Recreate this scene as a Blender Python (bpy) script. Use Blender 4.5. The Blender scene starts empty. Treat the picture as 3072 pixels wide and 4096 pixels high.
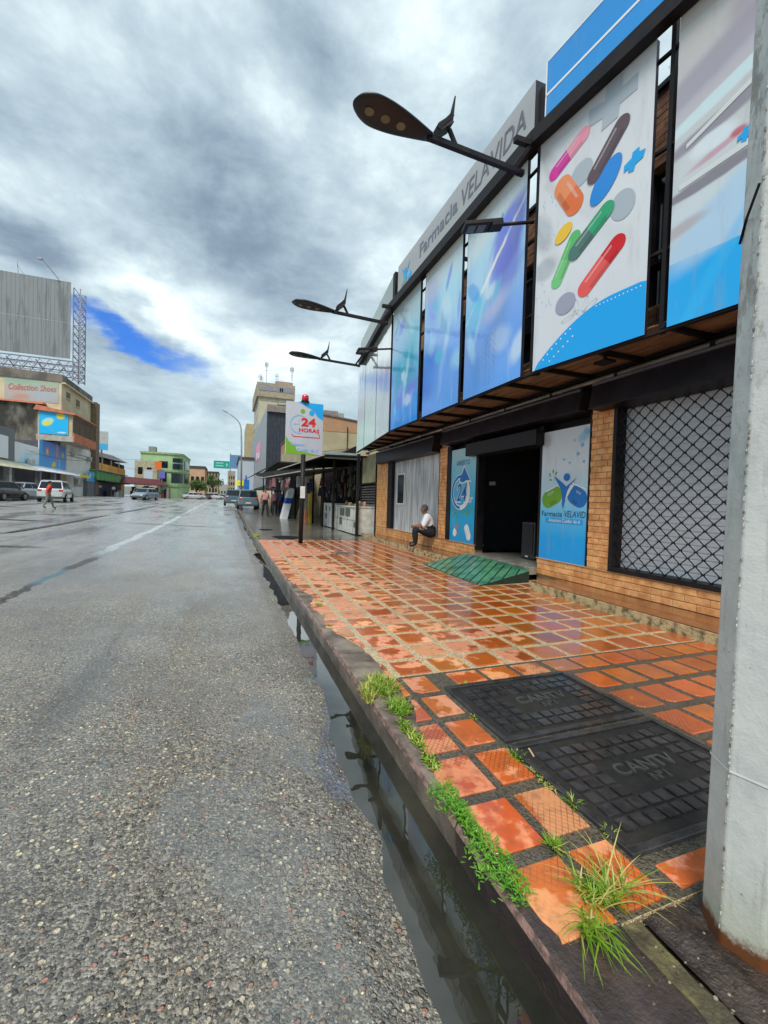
import bpy, math, random
import numpy as np
from mathutils import Vector, Matrix
random.seed(7); np.random.seed(7)
scene = bpy.context.scene
COL = scene.collection
H = 1.30

# ------------------------------------------------------------------ camera
F_PX, YAW, PITCH, ROLL = 1706.0, 0.351938, -0.0241679, 0.0299773
def cam_axes():
    f = Vector((math.sin(YAW)*math.cos(PITCH), math.cos(YAW)*math.cos(PITCH), math.sin(PITCH)))
    r = Vector((math.cos(YAW), -math.sin(YAW), 0)); u = r.cross(f)
    return r*math.cos(ROLL)+u*math.sin(ROLL), -r*math.sin(ROLL)+u*math.cos(ROLL), f
CR, CU, CF = cam_axes()
cam_d = bpy.data.cameras.new('camera'); cam = bpy.data.objects.new('camera', cam_d); COL.objects.link(cam)
cam_d.sensor_fit = 'VERTICAL'; cam_d.sensor_height = 24.0; cam_d.sensor_width = 18.0
cam_d.lens = 24.0*F_PX/4096.0; cam_d.clip_start = 0.05; cam_d.clip_end = 3000
cam.matrix_world = Matrix(((CR.x, CU.x, -CF.x, 0), (CR.y, CU.y, -CF.y, 0), (CR.z, CU.z, -CF.z, H), (0, 0, 0, 1)))
scene.camera = cam
def skydir(px, py):        # direction in the sky of a feature seen in the photograph
    return (CR*(px-1536)-CU*(py-2048)+CF*F_PX).normalized()

scene.view_settings.view_transform = 'Standard'; scene.view_settings.look = 'None'
scene.view_settings.gamma = 1.0; scene.view_settings.use_curve_mapping = False
scene.view_settings.exposure = 1.35

# ------------------------------------------------------------------ node helper
class NT:
    def __init__(s, tree): s.t = tree; s.n = tree.nodes; s.l = tree.links
    def node(s, ty, **kw):
        n = s.n.new(ty)
        for k, v in kw.items(): setattr(n, k, v)
        return n
    def put(s, sock, v):
        if v is None: return
        if isinstance(v, bpy.types.NodeSocket): s.l.new(v, sock)
        else:
            if isinstance(v, (tuple, list)) and sock.type == 'RGBA': v = (*v[:3], 1)
            sock.default_value = v
    def m(s, op, a, b=None, c=None, clamp=False):
        n = s.node('ShaderNodeMath', operation=op, use_clamp=clamp)
        s.put(n.inputs[0], a); s.put(n.inputs[1], b); s.put(n.inputs[2], c); return n.outputs[0]
    def vm(s, op, a, b=None, sc=None):
        n = s.node('ShaderNodeVectorMath', operation=op)
        s.put(n.inputs[0], a)
        if b is not None: s.put(n.inputs[1], b)
        if sc is not None: s.put(n.inputs[3], sc)
        return n.outputs['Value'] if op in ('DOT_PRODUCT', 'LENGTH', 'DISTANCE') else n.outputs[0]
    def mix(s, fac, a, b, blend='MIX'):
        n = s.node('ShaderNodeMix', data_type='RGBA', blend_type=blend)
        s.put(n.inputs[0], fac); s.put(n.inputs[6], a); s.put(n.inputs[7], b); return n.outputs[2]
    def ss(s, v, a, b, lo=0.0, hi=1.0):          # smoothstep a..b
        n = s.node('ShaderNodeMapRange', interpolation_type='SMOOTHSTEP')
        s.put(n.inputs[0], v); n.inputs[1].default_value = a; n.inputs[2].default_value = b
        s.put(n.inputs[3], lo); s.put(n.inputs[4], hi); return n.outputs[0]
    def noise(s, vec, scale, detail=3, rough=.55, dist=0, color=False):
        n = s.node('ShaderNodeTexNoise'); s.put(n.inputs['Vector'], vec)
        n.inputs['Scale'].default_value = scale; n.inputs['Detail'].default_value = detail
        n.inputs['Roughness'].default_value = rough; n.inputs['Distortion'].default_value = dist
        return n.outputs[1] if color else n.outputs[0]
    def voro(s, vec, scale, feature='F1', rnd=1.0):
        n = s.node('ShaderNodeTexVoronoi', feature=feature); s.put(n.inputs['Vector'], vec)
        n.inputs['Scale'].default_value = scale; n.inputs['Randomness'].default_value = rnd; return n
    def ramp(s, v, stops, interp='LINEAR'):
        n = s.node('ShaderNodeValToRGB'); cr = n.color_ramp; cr.interpolation = interp
        while len(cr.elements) < len(stops): cr.elements.new(.5)
        for e, (p, c) in zip(cr.elements, stops):
            e.position = p; e.color = (*c, 1) if len(c) == 3 else c
        s.put(n.inputs[0], v); return n.outputs[0]
    def xyz(s, v):
        n = s.node('ShaderNodeSeparateXYZ'); s.put(n.inputs[0], v); return n.outputs
    def comb(s, x, y, z=0.0):
        n = s.node('ShaderNodeCombineXYZ'); s.put(n.inputs[0], x); s.put(n.inputs[1], y); s.put(n.inputs[2], z); return n.outputs[0]
    def pos(s): return s.node('ShaderNodeNewGeometry').outputs['Position']

# ------------------------------------------------------------------ world: broken cloud over a Nishita sky
SUN_EL, SUN_AZ = math.radians(54), math.radians(214)
world = bpy.data.worlds.new('World'); scene.world = world; world.use_nodes = True
w = NT(world.node_tree); w.n.clear()
out = w.node('ShaderNodeOutputWorld'); bg = w.node('ShaderNodeBackground'); w.l.new(bg.outputs[0], out.inputs[0])
sky = w.node('ShaderNodeTexSky', sky_type='NISHITA'); sky.sun_disc = False
sky.sun_elevation = SUN_EL; sky.sun_rotation = SUN_AZ; sky.ozone_density = 2.0; sky.air_density = 1.2
d0 = w.vm('NORMALIZE', w.node('ShaderNodeTexCoord').outputs['Generated'])
x, y, z = w.xyz(d0)[:3]
zz = w.m('ADD', w.m('MAXIMUM', z, 0.0), 0.16)
pl = w.comb(w.m('DIVIDE', x, zz), w.m('DIVIDE', y, zz), 0.0)
warp = w.noise(pl, 1.1, 3, .5, color=True)
plw = w.vm('ADD', pl, w.vm('SCALE', w.vm('SUBTRACT', warp, (.5, .5, .5)), sc=0.55))
n1 = w.noise(plw, 0.75, 9, .56)
n2 = w.noise(w.vm('ADD', plw, (7.3, 2.1, 4)), 2.3, 8, .58)
n3 = w.noise(w.vm('ADD', pl, (3.3, 9.1, 1)), 0.33, 2, .5)
n4 = w.noise(w.vm('MULTIPLY', w.vm('ADD', d0, w.vm('SCALE', w.vm('SUBTRACT', warp, (.5, .5, .5)), sc=.12)), (1, 1, 1.8)), 4.6, 10, .60)
dens = w.m('ADD', w.m('MULTIPLY', w.m('SUBTRACT', n4, .5), .50), w.m('ADD', w.m('ADD', w.m('MULTIPLY', n1, .50), w.m('MULTIPLY', n2, .34)), w.m('MULTIPLY', n3, .14)))
dwarp = w.vm('ADD', d0, w.vm('SCALE', w.vm('SUBTRACT', w.noise(pl, 2.6, 5, .6, color=True), (.5, .5, .5)), sc=.13))
def blob(px, py, hl, hw, ang, soft=.5, inner=.2):
    c = skydir(px, py)
    a = math.radians(ang)
    p2 = skydir(px+60*math.cos(a), py+60*math.sin(a)); A = (p2-c).normalized(); B = c.cross(A).normalized()
    qa = w.m('DIVIDE', w.vm('DOT_PRODUCT', w.vm('SUBTRACT', dwarp, tuple(c)), tuple(A)), hl/1900.0)
    qb = w.m('DIVIDE', w.vm('DOT_PRODUCT', w.vm('SUBTRACT', dwarp, tuple(c)), tuple(B)), hw/1900.0)
    r2 = w.m('SQRT', w.m('ADD', w.m('MULTIPLY', qa, qa), w.m('MULTIPLY', qb, qb)))
    return w.ss(r2, inner, 1.0+soft, 1.0, 0.0)
tot = dens
for args, amt in [((430, 1050, 400, 75, 28), .10), ((720, 1325, 140, 50, 42), .15), ((560, 1170, 210, 70, 22), .08), ((1560, 90, 260, 130, 20), .10),
                  ((60, 650, 260, 90, 30), .10), ((850, 1640, 600, 200, 0), .03), ((300, 1500, 420, 90, 25), .03), ((1150, 1400, 260, 130, -20), .05), ((1000, 960, 210, 80, -30), -.05), ((930, 780, 420, 240, 20), -.09),
                  ((120, 950, 240, 60, 20), -.10), ((1230, 1180, 260, 120, -10), -.10), ((350, 350, 600, 260, 10), -.03),
                  ((1400, 520, 300, 160, 10), .03), ((900, 330, 400, 90, 12), .05)]:
    tot = w.m('ADD', tot, w.m('MULTIPLY', blob(*args), amt))
cloud = w.ramp(tot, [(.27, (.095, .130, .178)), (.37, (.150, .200, .255)), (.45, (.220, .285, .335)), (.53, (.305, .380, .42)), (.61, (.43, .505, .535)), (.74, (.70, .75, .77))])
hor = w.ss(z, 0.02, .33, 1.0, 0.0)
cloud = w.mix(w.m('MULTIPLY', hor, .50), cloud, (.32, .415, .44, 1))
cl10 = w.vm('SCALE', cloud, sc=7.6)
blue = w.m('MULTIPLY', blob(500, 1352, 215, 30, 27, .9, .3), .97, clamp=True)
nish = w.mix(1.0, sky.outputs[0], (.13, .33, .72, 1), 'MULTIPLY')
skycol = w.mix(blue, cl10, nish)
w.l.new(skycol, bg.inputs[0]); bg.inputs[1].default_value = 0.1

sun_d = bpy.data.lights.new('sun', 'SUN'); sun = bpy.data.objects.new('sun', sun_d); COL.objects.link(sun)
sun_d.energy = 1.5; sun_d.angle = math.radians(22); sun_d.color = (1, .96, .9)
# light comes from the open sky over the street (left, slightly behind the camera)
sdir = Vector((math.sin(SUN_AZ)*math.cos(SUN_EL), math.cos(SUN_AZ)*math.cos(SUN_EL), math.sin(SUN_EL)))
sun.rotation_euler = sdir.to_track_quat('Z', 'Y').to_euler()

# ------------------------------------------------------------------ materials
MATS = {}
def principled(name):
    m = bpy.data.materials.new(name); m.use_nodes = True
    t = NT(m.node_tree); b = m.node_tree.nodes['Principled BSDF']
    return m, t, b
def mat(name, col, rough=.6, metal=0.0, col2=None, vs=2.5, var=1.0, bump=.0, bs=40, rnd=.0, coat=0, spec=.5, stretch=None, rvar=.1, lo=.35, hi=.65):
    if name in MATS: return MATS[name]
    m, t, b = principled(name)
    p = t.pos()
    if stretch: p = t.vm('MULTIPLY', p, stretch)
    c2 = col2 or tuple(c*.68 for c in col)
    n = t.noise(p, vs, 5, .6)
    f = t.m('MULTIPLY', t.ss(n, lo, hi), var)
    c = t.mix(f, col, c2)
    if rnd:
        oi = t.node('ShaderNodeObjectInfo').outputs['Random']
        hsv = t.node('ShaderNodeHueSaturation'); t.put(hsv.inputs['Color'], c)
        t.put(hsv.inputs['Value'], t.m('ADD', t.m('MULTIPLY', oi, rnd*2), 1-rnd))
        t.put(hsv.inputs['Hue'], t.m('ADD', t.m('MULTIPLY', t.m('FRACT', t.m('MULTIPLY', oi, 7.7)), rnd*.06), .5-rnd*.03)); c = hsv.outputs[0]
    t.put(b.inputs['Base Color'], c)
    t.put(b.inputs['Roughness'], t.m('ADD', t.m('MULTIPLY', n, rvar), rough-rvar*.5, clamp=True))
    b.inputs['Specular IOR Level'].default_value = spec; b.inputs['Metallic'].default_value = metal; b.inputs['Coat Weight'].default_value = coat; b.inputs['Coat Roughness'].default_value = .08
    if bump:
        bn = t.node('ShaderNodeBump'); bn.inputs['Strength'].default_value = bump; bn.inputs['Distance'].default_value = .01
        t.put(bn.inputs['Height'], t.noise(p, bs, 4, .6)); t.put(b.inputs['Normal'], bn.outputs[0])
    MATS[name] = m; return m
def flat(name, col, rough=.35, emit=0):
    if name in MATS: return MATS[name]
    m, t, b = principled(name)
    n = t.noise(t.pos(), 3, 3); c = t.mix(t.m('MULTIPLY', n, .25), col, tuple(x*.8 for x in col)); t.put(b.inputs['Base Color'], c)
    b.inputs['Roughness'].default_value = rough
    if emit: b.inputs['Emission Color'].default_value = (*col, 1); b.inputs['Emission Strength'].default_value = emit
    MATS[name] = m; return m
def art(name, aspect, stops, blobs, warp=.05, rough=.16, axis='v', streak=0, coat=0):
    """printed vinyl: a vertical gradient with soft-edged shapes, laid out over the panel's own UV map"""
    m, t, b = principled(name)
    uv = t.node('ShaderNodeUVMap').outputs[0]; u_, v_ = t.xyz(uv)[:2]
    p = t.comb(t.m('MULTIPLY', u_, aspect), v_, 0)
    wp = t.vm('ADD', p, t.vm('SCALE', t.vm('SUBTRACT', t.noise(p, 3.0, 4, .6, color=True), (.5, .5, .5)), sc=warp*2))
    wx, wy = t.xyz(wp)[:2]
    c = t.ramp(wy if axis == 'v' else wx, stops)
    if streak:
        s_ = t.noise(t.vm('MULTIPLY', wp, (9, 1.3, 1)), 2.2, 3, .5)
        c = t.mix(t.m('MULTIPLY', t.ss(s_, .55, .75), streak), c, (.75, .9, 1, 1))
    for (bu, bv, ru, rv, ang, colr, soft) in blobs:
        a = math.radians(ang); ca, sa = math.cos(a), math.sin(a)
        dx = t.m('SUBTRACT', wx, bu*aspect); dy = t.m('SUBTRACT', wy, bv)
        ax = t.m('DIVIDE', t.m('ADD', t.m('MULTIPLY', dx, ca), t.m('MULTIPLY', dy, sa)), ru)
        ay = t.m('DIVIDE', t.m('SUBTRACT', t.m('MULTIPLY', dy, ca), t.m('MULTIPLY', dx, sa)), rv)
        r = t.m('SQRT', t.m('ADD', t.m('MULTIPLY', ax, ax), t.m('MULTIPLY', ay, ay)))
        f = t.m('MULTIPLY', t.ss(r, 1-soft, 1+soft, 1.0, 0.0), colr[3] if len(colr) > 3 else 1.0)
        c = t.mix(f, c, (*colr[:3], 1))
    gp = t.pos(); dn = t.noise(t.vm('MULTIPLY', gp, (1.5, 1.5, .25)), 4, 5, .65); c = t.mix(t.m('MULTIPLY', t.ss(dn, .52, .75), .28), c, (.30, .31, .30, 1))
    t.put(b.inputs['Base Color'], c); b.inputs['Roughness'].default_value = rough; b.inputs['Coat Weight'].default_value = coat
    bn = t.node('ShaderNodeBump'); bn.inputs['Strength'].default_value = .30; bn.inputs['Distance'].default_value = .02
    t.put(bn.inputs['Height'], t.noise(t.vm('MULTIPLY', gp, (1, 1, .5)), 2.4, 2, .4)); t.put(b.inputs['Coat Normal'], bn.outputs[0]); t.put(b.inputs['Normal'], bn.outputs[0])
    b.inputs['Coat Roughness'].default_value = .03
    MATS[name] = m; return m

M_DARK = mat('dark_steel', (.008, .007, .010), .50, col2=(.018, .014, .014), vs=6, rvar=.3, spec=.25)
M_STEEL = mat('grey_steel', (.22, .22, .23), .4, .3, vs=5)
M_BLACK = mat('black_void', (.004, .004, .006), .7, spec=.15)
M_GLASSD = mat('dark_glass', (.012, .016, .022), .06, rvar=.04)
M_WHITEP = mat('white_paint', (.72, .72, .70), .5, col2=(.55, .55, .52), vs=4)
M_RUST = mat('rust', (.16, .06, .025), .85, col2=(.05, .025, .015), vs=14, bump=.5)

# ------------------------------------------------------------------ mesh helper
WL = {}
def setp(o, label=None, cat=None, group=None, kind=None):
    if label: o['label'] = label
    if cat: o['category'] = cat
    if group: o['group'] = group
    if kind: o['kind'] = kind
    return o
def empty(name, loc, label, cat, group=None, rz=0):
    o = bpy.data.objects.new(name, None); COL.objects.link(o); o.location = loc; o.rotation_euler = (0, 0, rz); o.empty_display_size = .2
    WL[o.name] = Vector(loc); return setp(o, label, cat, group)
class MB:
    def __init__(s): s.v = []; s.f = []; s.m = []; s.uv = {}
    def add(s, vs, fs, mi=0):
        k = len(s.v); s.v += [tuple(v) for v in vs]
        for f in fs: s.f.append(tuple(k+i for i in f)); s.m.append(mi)
        return s
    def box(s, x0, x1, y0, y1, z0, z1, mi=0):
        x0, x1 = sorted((x0, x1)); y0, y1 = sorted((y0, y1)); z0, z1 = sorted((z0, z1))
        return s.add([(x0, y0, z0), (x1, y0, z0), (x1, y1, z0), (x0, y1, z0), (x0, y0, z1), (x1, y0, z1), (x1, y1, z1), (x0, y1, z1)],
                     [(0, 3, 2, 1), (4, 5, 6, 7), (0, 1, 5, 4), (1, 2, 6, 5), (2, 3, 7, 6), (3, 0, 4, 7)], mi)
    def bar(s, p, q, w, h=None, mi=0, up=(0, 0, 1)):
        p, q = Vector(p), Vector(q); h = h or w; d = (q-p).normalized(); U = Vector(up)
        if abs(d.dot(U)) > .98: U = Vector((1, 0, 0))
        S = d.cross(U).normalized()*w/2; T = S.cross(d).normalized()*h/2
        vs = [p-S-T, p+S-T, p+S+T, p-S+T, q-S-T, q+S-T, q+S+T, q-S+T]
        return s.add(vs, [(0, 3, 2, 1), (4, 5, 6, 7), (0, 1, 5, 4), (1, 2, 6, 5), (2, 3, 7, 6), (3, 0, 4, 7)], mi)
    def tube(s, pts, r, n=8, mi=0, sx=1.0):
        pts = [Vector(p) for p in pts]; k = len(pts); rs = r if isinstance(r, (list, tuple)) else [r]*k; rings = []
        U = None
        for i, p in enumerate(pts):
            d = (pts[min(i+1, k-1)]-pts[max(i-1, 0)]).normalized()
            if U is None or abs(d.dot(U)) > .99: U = Vector((0, 0, 1)) if abs(d.z) < .9 else Vector((1, 0, 0))
            S = d.cross(U).normalized(); T = S.cross(d).normalized()
            rings.append([p+(S*math.cos(a)*sx+T*math.sin(a))*rs[i] for a in [2*math.pi*j/n for j in range(n)]])
        vs = [v for ring in rings for v in ring]; fs = []
        for i in range(k-1):
            for j in range(n): a, b = i*n+j, i*n+(j+1) % n; fs.append((a, b, b+n, a+n))
        fs.append(tuple(range(n-1, -1, -1))); fs.append(tuple(range((k-1)*n, k*n)))
        return s.add(vs, fs, mi)
    def prism(s, poly, z0, z1, mi=0):
        n = len(poly); a = sum(poly[i][0]*poly[(i+1) % n][1]-poly[(i+1) % n][0]*poly[i][1] for i in range(n))
        if a < 0: poly = poly[::-1]
        zf0 = z0 if callable(z0) else (lambda x, y: z0); zf1 = z1 if callable(z1) else (lambda x, y: z1)
        vs = [(x, y, zf0(x, y)) for x, y in poly]+[(x, y, zf1(x, y)) for x, y in poly]
        return s.add(vs, [tuple(range(n-1, -1, -1)), tuple(range(n, 2*n))]+[(i, (i+1) % n, (i+1) % n+n, i+n) for i in range(n)], mi)
    def hexa(s, P, mi=0):   # 8 points: bottom 4, top 4
        return s.add(P, [(0, 3, 2, 1), (4, 5, 6, 7), (0, 1, 5, 4), (1, 2, 6, 5), (2, 3, 7, 6), (3, 0, 4, 7)], mi)
    def ell(s, c, r, n=10, k=6, mi=0, M=None):
        vs = []; fs = []; c = Vector(c)
        for i in range(k+1):
            th = math.pi*i/k
            for j in range(n):
                a = 2*math.pi*j/n; v = Vector((r[0]*math.sin(th)*math.cos(a), r[1]*math.sin(th)*math.sin(a), r[2]*math.cos(th)))
                vs.append(c+(M @ v if M else v))
        for i in range(k):
            for j in range(n): fs.append((i*n+j, (i+1)*n+j, (i+1)*n+(j+1) % n, i*n+(j+1) % n))
        return s.add(vs, fs, mi)
    def mesh(s, name, mats, smooth=False):
        me = bpy.data.meshes.new(name); me.from_pydata([tuple(v) for v in s.v], [], s.f)
        for m in (mats if isinstance(mats, (list, tuple)) else [mats]): me.materials.append(m)
        if len(me.materials) > 1: me.polygons.foreach_set('material_index', s.m)
        if smooth: me.polygons.foreach_set('use_smooth', [True]*len(s.f))
        me.validate(); me.update(); return me
    def build(s, name, mats, parent=None, label=None, cat=None, group=None, kind=None, smooth=False, bevel=0, local=False):
        o = bpy.data.objects.new(name, s.mesh(name, mats, smooth)); COL.objects.link(o)
        if parent is not None:
            o.parent = parent
            if not local: o.location = -WL[parent.name]
        WL[o.name] = Vector((0, 0, 0))
        if bevel:
            b = o.modifiers.new('bevel', 'BEVEL'); b.width = bevel; b.segments = 2; b.limit_method = 'ANGLE'
        return setp(o, label, cat, group, kind)
def inst(me, name, parent, loc, rot=(0, 0, 0)):
    o = bpy.data.objects.new(name, me); COL.objects.link(o); o.parent = parent
    o.location = Vector(loc)-WL[parent.name]; o.rotation_euler = rot; return o
def copy_tree(o, parent=None):
    c = o.copy(); COL.objects.link(c); c.parent = parent
    for ch in list(o.children): copy_tree(ch, c)
    return c
def clip(poly, a, b, c):       # keep a*x+b*y <= c
    o = []
    for i in range(len(poly)):
        p, q = poly[i], poly[(i+1) % len(poly)]; dp = a*p[0]+b*p[1]-c; dq = a*q[0]+b*q[1]-c
        if dp <= 0: o.append(p)
        if (dp < 0 < dq) or (dq < 0 < dp):
            t = dp/(dp-dq); o.append((p[0]+(q[0]-p[0])*t, p[1]+(q[1]-p[1])*t))
    return o
def text_mesh(body, size, bold=0, shear=0, align='CENTER', extrude=0.0):
    cu = bpy.data.curves.new('lettering', 'FONT'); cu.body = body; cu.size = size; cu.offset = bold*size; cu.shear = shear
    cu.align_x = align; cu.align_y = 'CENTER'; cu.resolution_u = 3; cu.extrude = extrude
    o = bpy.data.objects.new('lettering', cu); me = bpy.data.meshes.new_from_object(o); bpy.data.objects.remove(o); return me
def SHEEN(w_=1):
    nm = 'sheen%d' % w_
    if nm in MATS: return MATS[nm]
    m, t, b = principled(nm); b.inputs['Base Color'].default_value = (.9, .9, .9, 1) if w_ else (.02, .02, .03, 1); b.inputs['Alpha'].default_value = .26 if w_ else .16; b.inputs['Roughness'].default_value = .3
    MATS[nm] = m; return m
class Pl:
    """an upright panel plane; u runs left to right as seen from the front, v upwards"""
    def __init__(s, a, b, z0, z1):
        s.a = Vector((a[0], a[1], z0)); s.U = Vector((b[0]-a[0], b[1]-a[1], 0)); s.V = Vector((0, 0, z1-z0))
        s.n = s.U.normalized().cross(Vector((0, 0, 1))); s.W = s.U.length; s.Hh = z1-z0
    def at(s, u, v, off=0): return s.a+s.U*u+s.V*v+s.n*off
    def board(s, name, m, edge, thick, parent, **kw):
        mb = MB(); P = [s.at(0, 0, -thick), s.at(1, 0, -thick), s.at(1, 0), s.at(0, 0), s.at(0, 1, -thick), s.at(1, 1, -thick), s.at(1, 1), s.at(0, 1)]
        mb.hexa(P, 1); mb.m[3] = 1
        for i, f in enumerate(mb.f):
            if set(f) == {2, 3, 6, 7}: mb.m[i] = 0
        o = mb.build(name, [m, edge], parent, **kw)
        uvl = o.data.uv_layers.new(name='UVMap')
        uvd = {2: (1, 0), 3: (0, 0), 6: (1, 1), 7: (0, 1)}
        for lp in o.data.loops: uvl.data[lp.index].uv = uvd.get(lp.vertex_index, (0, 0))
        return o
    def poly(s, pts, m, name, parent, off=.003, uvm=False, **kw):
        mb = MB(); mb.add([s.at(u, v, off) for u, v in pts], [tuple(range(len(pts)))])
        o = mb.build(name, m, parent, **kw); return o
    def ellipse(s, u, v, ru, rv, m, name, parent, ang=0, off=.003, n=24, a0=0, a1=360, r_in=0):
        a = math.radians(ang); pts = []; k = n; vs = []; 
        full = (a1-a0) >= 360
        for i in range(k+(0 if full else 1)):
            t_ = math.radians(a0+(a1-a0)*i/k); ex, ey = ru*math.cos(t_), rv*math.sin(t_)
            pts.append((ex*math.cos(a)-ey*math.sin(a), ex*math.sin(a)+ey*math.cos(a)))
        mb = MB(); c = s.at(u, v, off); Un = s.U.normalized(); Vn = Vector((0, 0, 1))
        if r_in:
            N = len(pts); out_ = [c+Un*p[0]+Vn*p[1] for p in pts]; in_ = [c+Un*p[0]*r_in+Vn*p[1]*r_in for p in pts]
            mb.add(out_+in_, [(i, (i+1) % N, (i+1) % N+N, i+N) for i in range(N if full else N-1)])
        else: mb.add([c+Un*p[0]+Vn*p[1] for p in pts], [tuple(range(len(pts)))])
        return mb.build(name, m, parent)
    def capsule(s, u, v, L, W, ang, m1, m2, parent, off=.004, name='printed_capsule', split=0.0):
        """a pill drawn L long and W wide (metres), two colours"""
        a = math.radians(ang); Un = s.U.normalized(); Vn = Vector((0, 0, 1)); c = s.at(u, v, off); r = W/2; h = L/2-r; mb = MB()
        def P(x, y): return c+Un*(x*math.cos(a)-y*math.sin(a))+Vn*(x*math.sin(a)+y*math.cos(a))
        s0 = split*h
        right = [P(s0, -r), P(h, -r)]+[P(h+r*math.sin(math.pi*i/10), -r*math.cos(math.pi*i/10)) for i in range(1, 10)]+[P(h, r), P(s0, r)]
        left = [P(s0, r), P(-h, r)]+[P(-h-r*math.sin(math.pi*i/10), r*math.cos(math.pi*i/10)) for i in range(1, 10)]+[P(-h, -r), P(s0, -r)]
        mb.add(right, [tuple(range(len(right)))], 0); mb.add(left, [tuple(range(len(left)))], 1)
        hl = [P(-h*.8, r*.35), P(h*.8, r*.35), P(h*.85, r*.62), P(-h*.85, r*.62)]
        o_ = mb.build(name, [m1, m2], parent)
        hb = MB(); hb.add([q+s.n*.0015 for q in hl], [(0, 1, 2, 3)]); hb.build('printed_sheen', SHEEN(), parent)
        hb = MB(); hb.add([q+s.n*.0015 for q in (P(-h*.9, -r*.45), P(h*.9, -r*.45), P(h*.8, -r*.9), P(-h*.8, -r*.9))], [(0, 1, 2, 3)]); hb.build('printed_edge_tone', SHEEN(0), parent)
        return o_
    def text(s, body, u, v, size, m, parent, bold=0, shear=0, align='CENTER', off=.004, sx=1.0, name='lettering', rot=0, fit=None):
        me = text_mesh(body, size, bold, shear, align)
        if fit:
            lo_ = min(q.co.x for q in me.vertices); hi_ = max(q.co.x for q in me.vertices); u = (fit[0]+fit[1])/2
            for q in me.vertices: q.co.x = (q.co.x-(lo_+hi_)/2)*(fit[1]-fit[0])*s.W/(hi_-lo_)
        else: pass
        me.update(); Un = s.U.normalized(); c = s.at(u, v, off); R = math.radians(rot)
        for vv in me.vertices:
            x, y = vv.co.x*sx, vv.co.y; x, y = x*math.cos(R)-y*math.sin(R), x*math.sin(R)+y*math.cos(R)
            vv.co = c+Un*x+Vector((0, 0, y))
        me.materials.clear(); me.materials.append(m)
        o = bpy.data.objects.new(name, me); COL.objects.link(o); o.parent = parent
        if parent is not None: o.location = -WL[parent.name]
        WL[o.name] = Vector((0, 0, 0)); return o

# ------------------------------------------------------------------ ground
def gy(y): 
    if y <= 20: return 0.0
    if y <= 62: return (y-20)*.0135
    return .567+(min(y, 400)-62)*.0006
def cx(x):
    if x > .80: return -.20
    if x > .40: return -.20+(.80-x)/.40*.075
    if x > -11: return -.125+(.40-x)*.021
    if x > -15.5: return .115+(-11-x)*.033
    return .2635
def ground_z(x, y): return gy(y)+cx(x)

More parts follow.
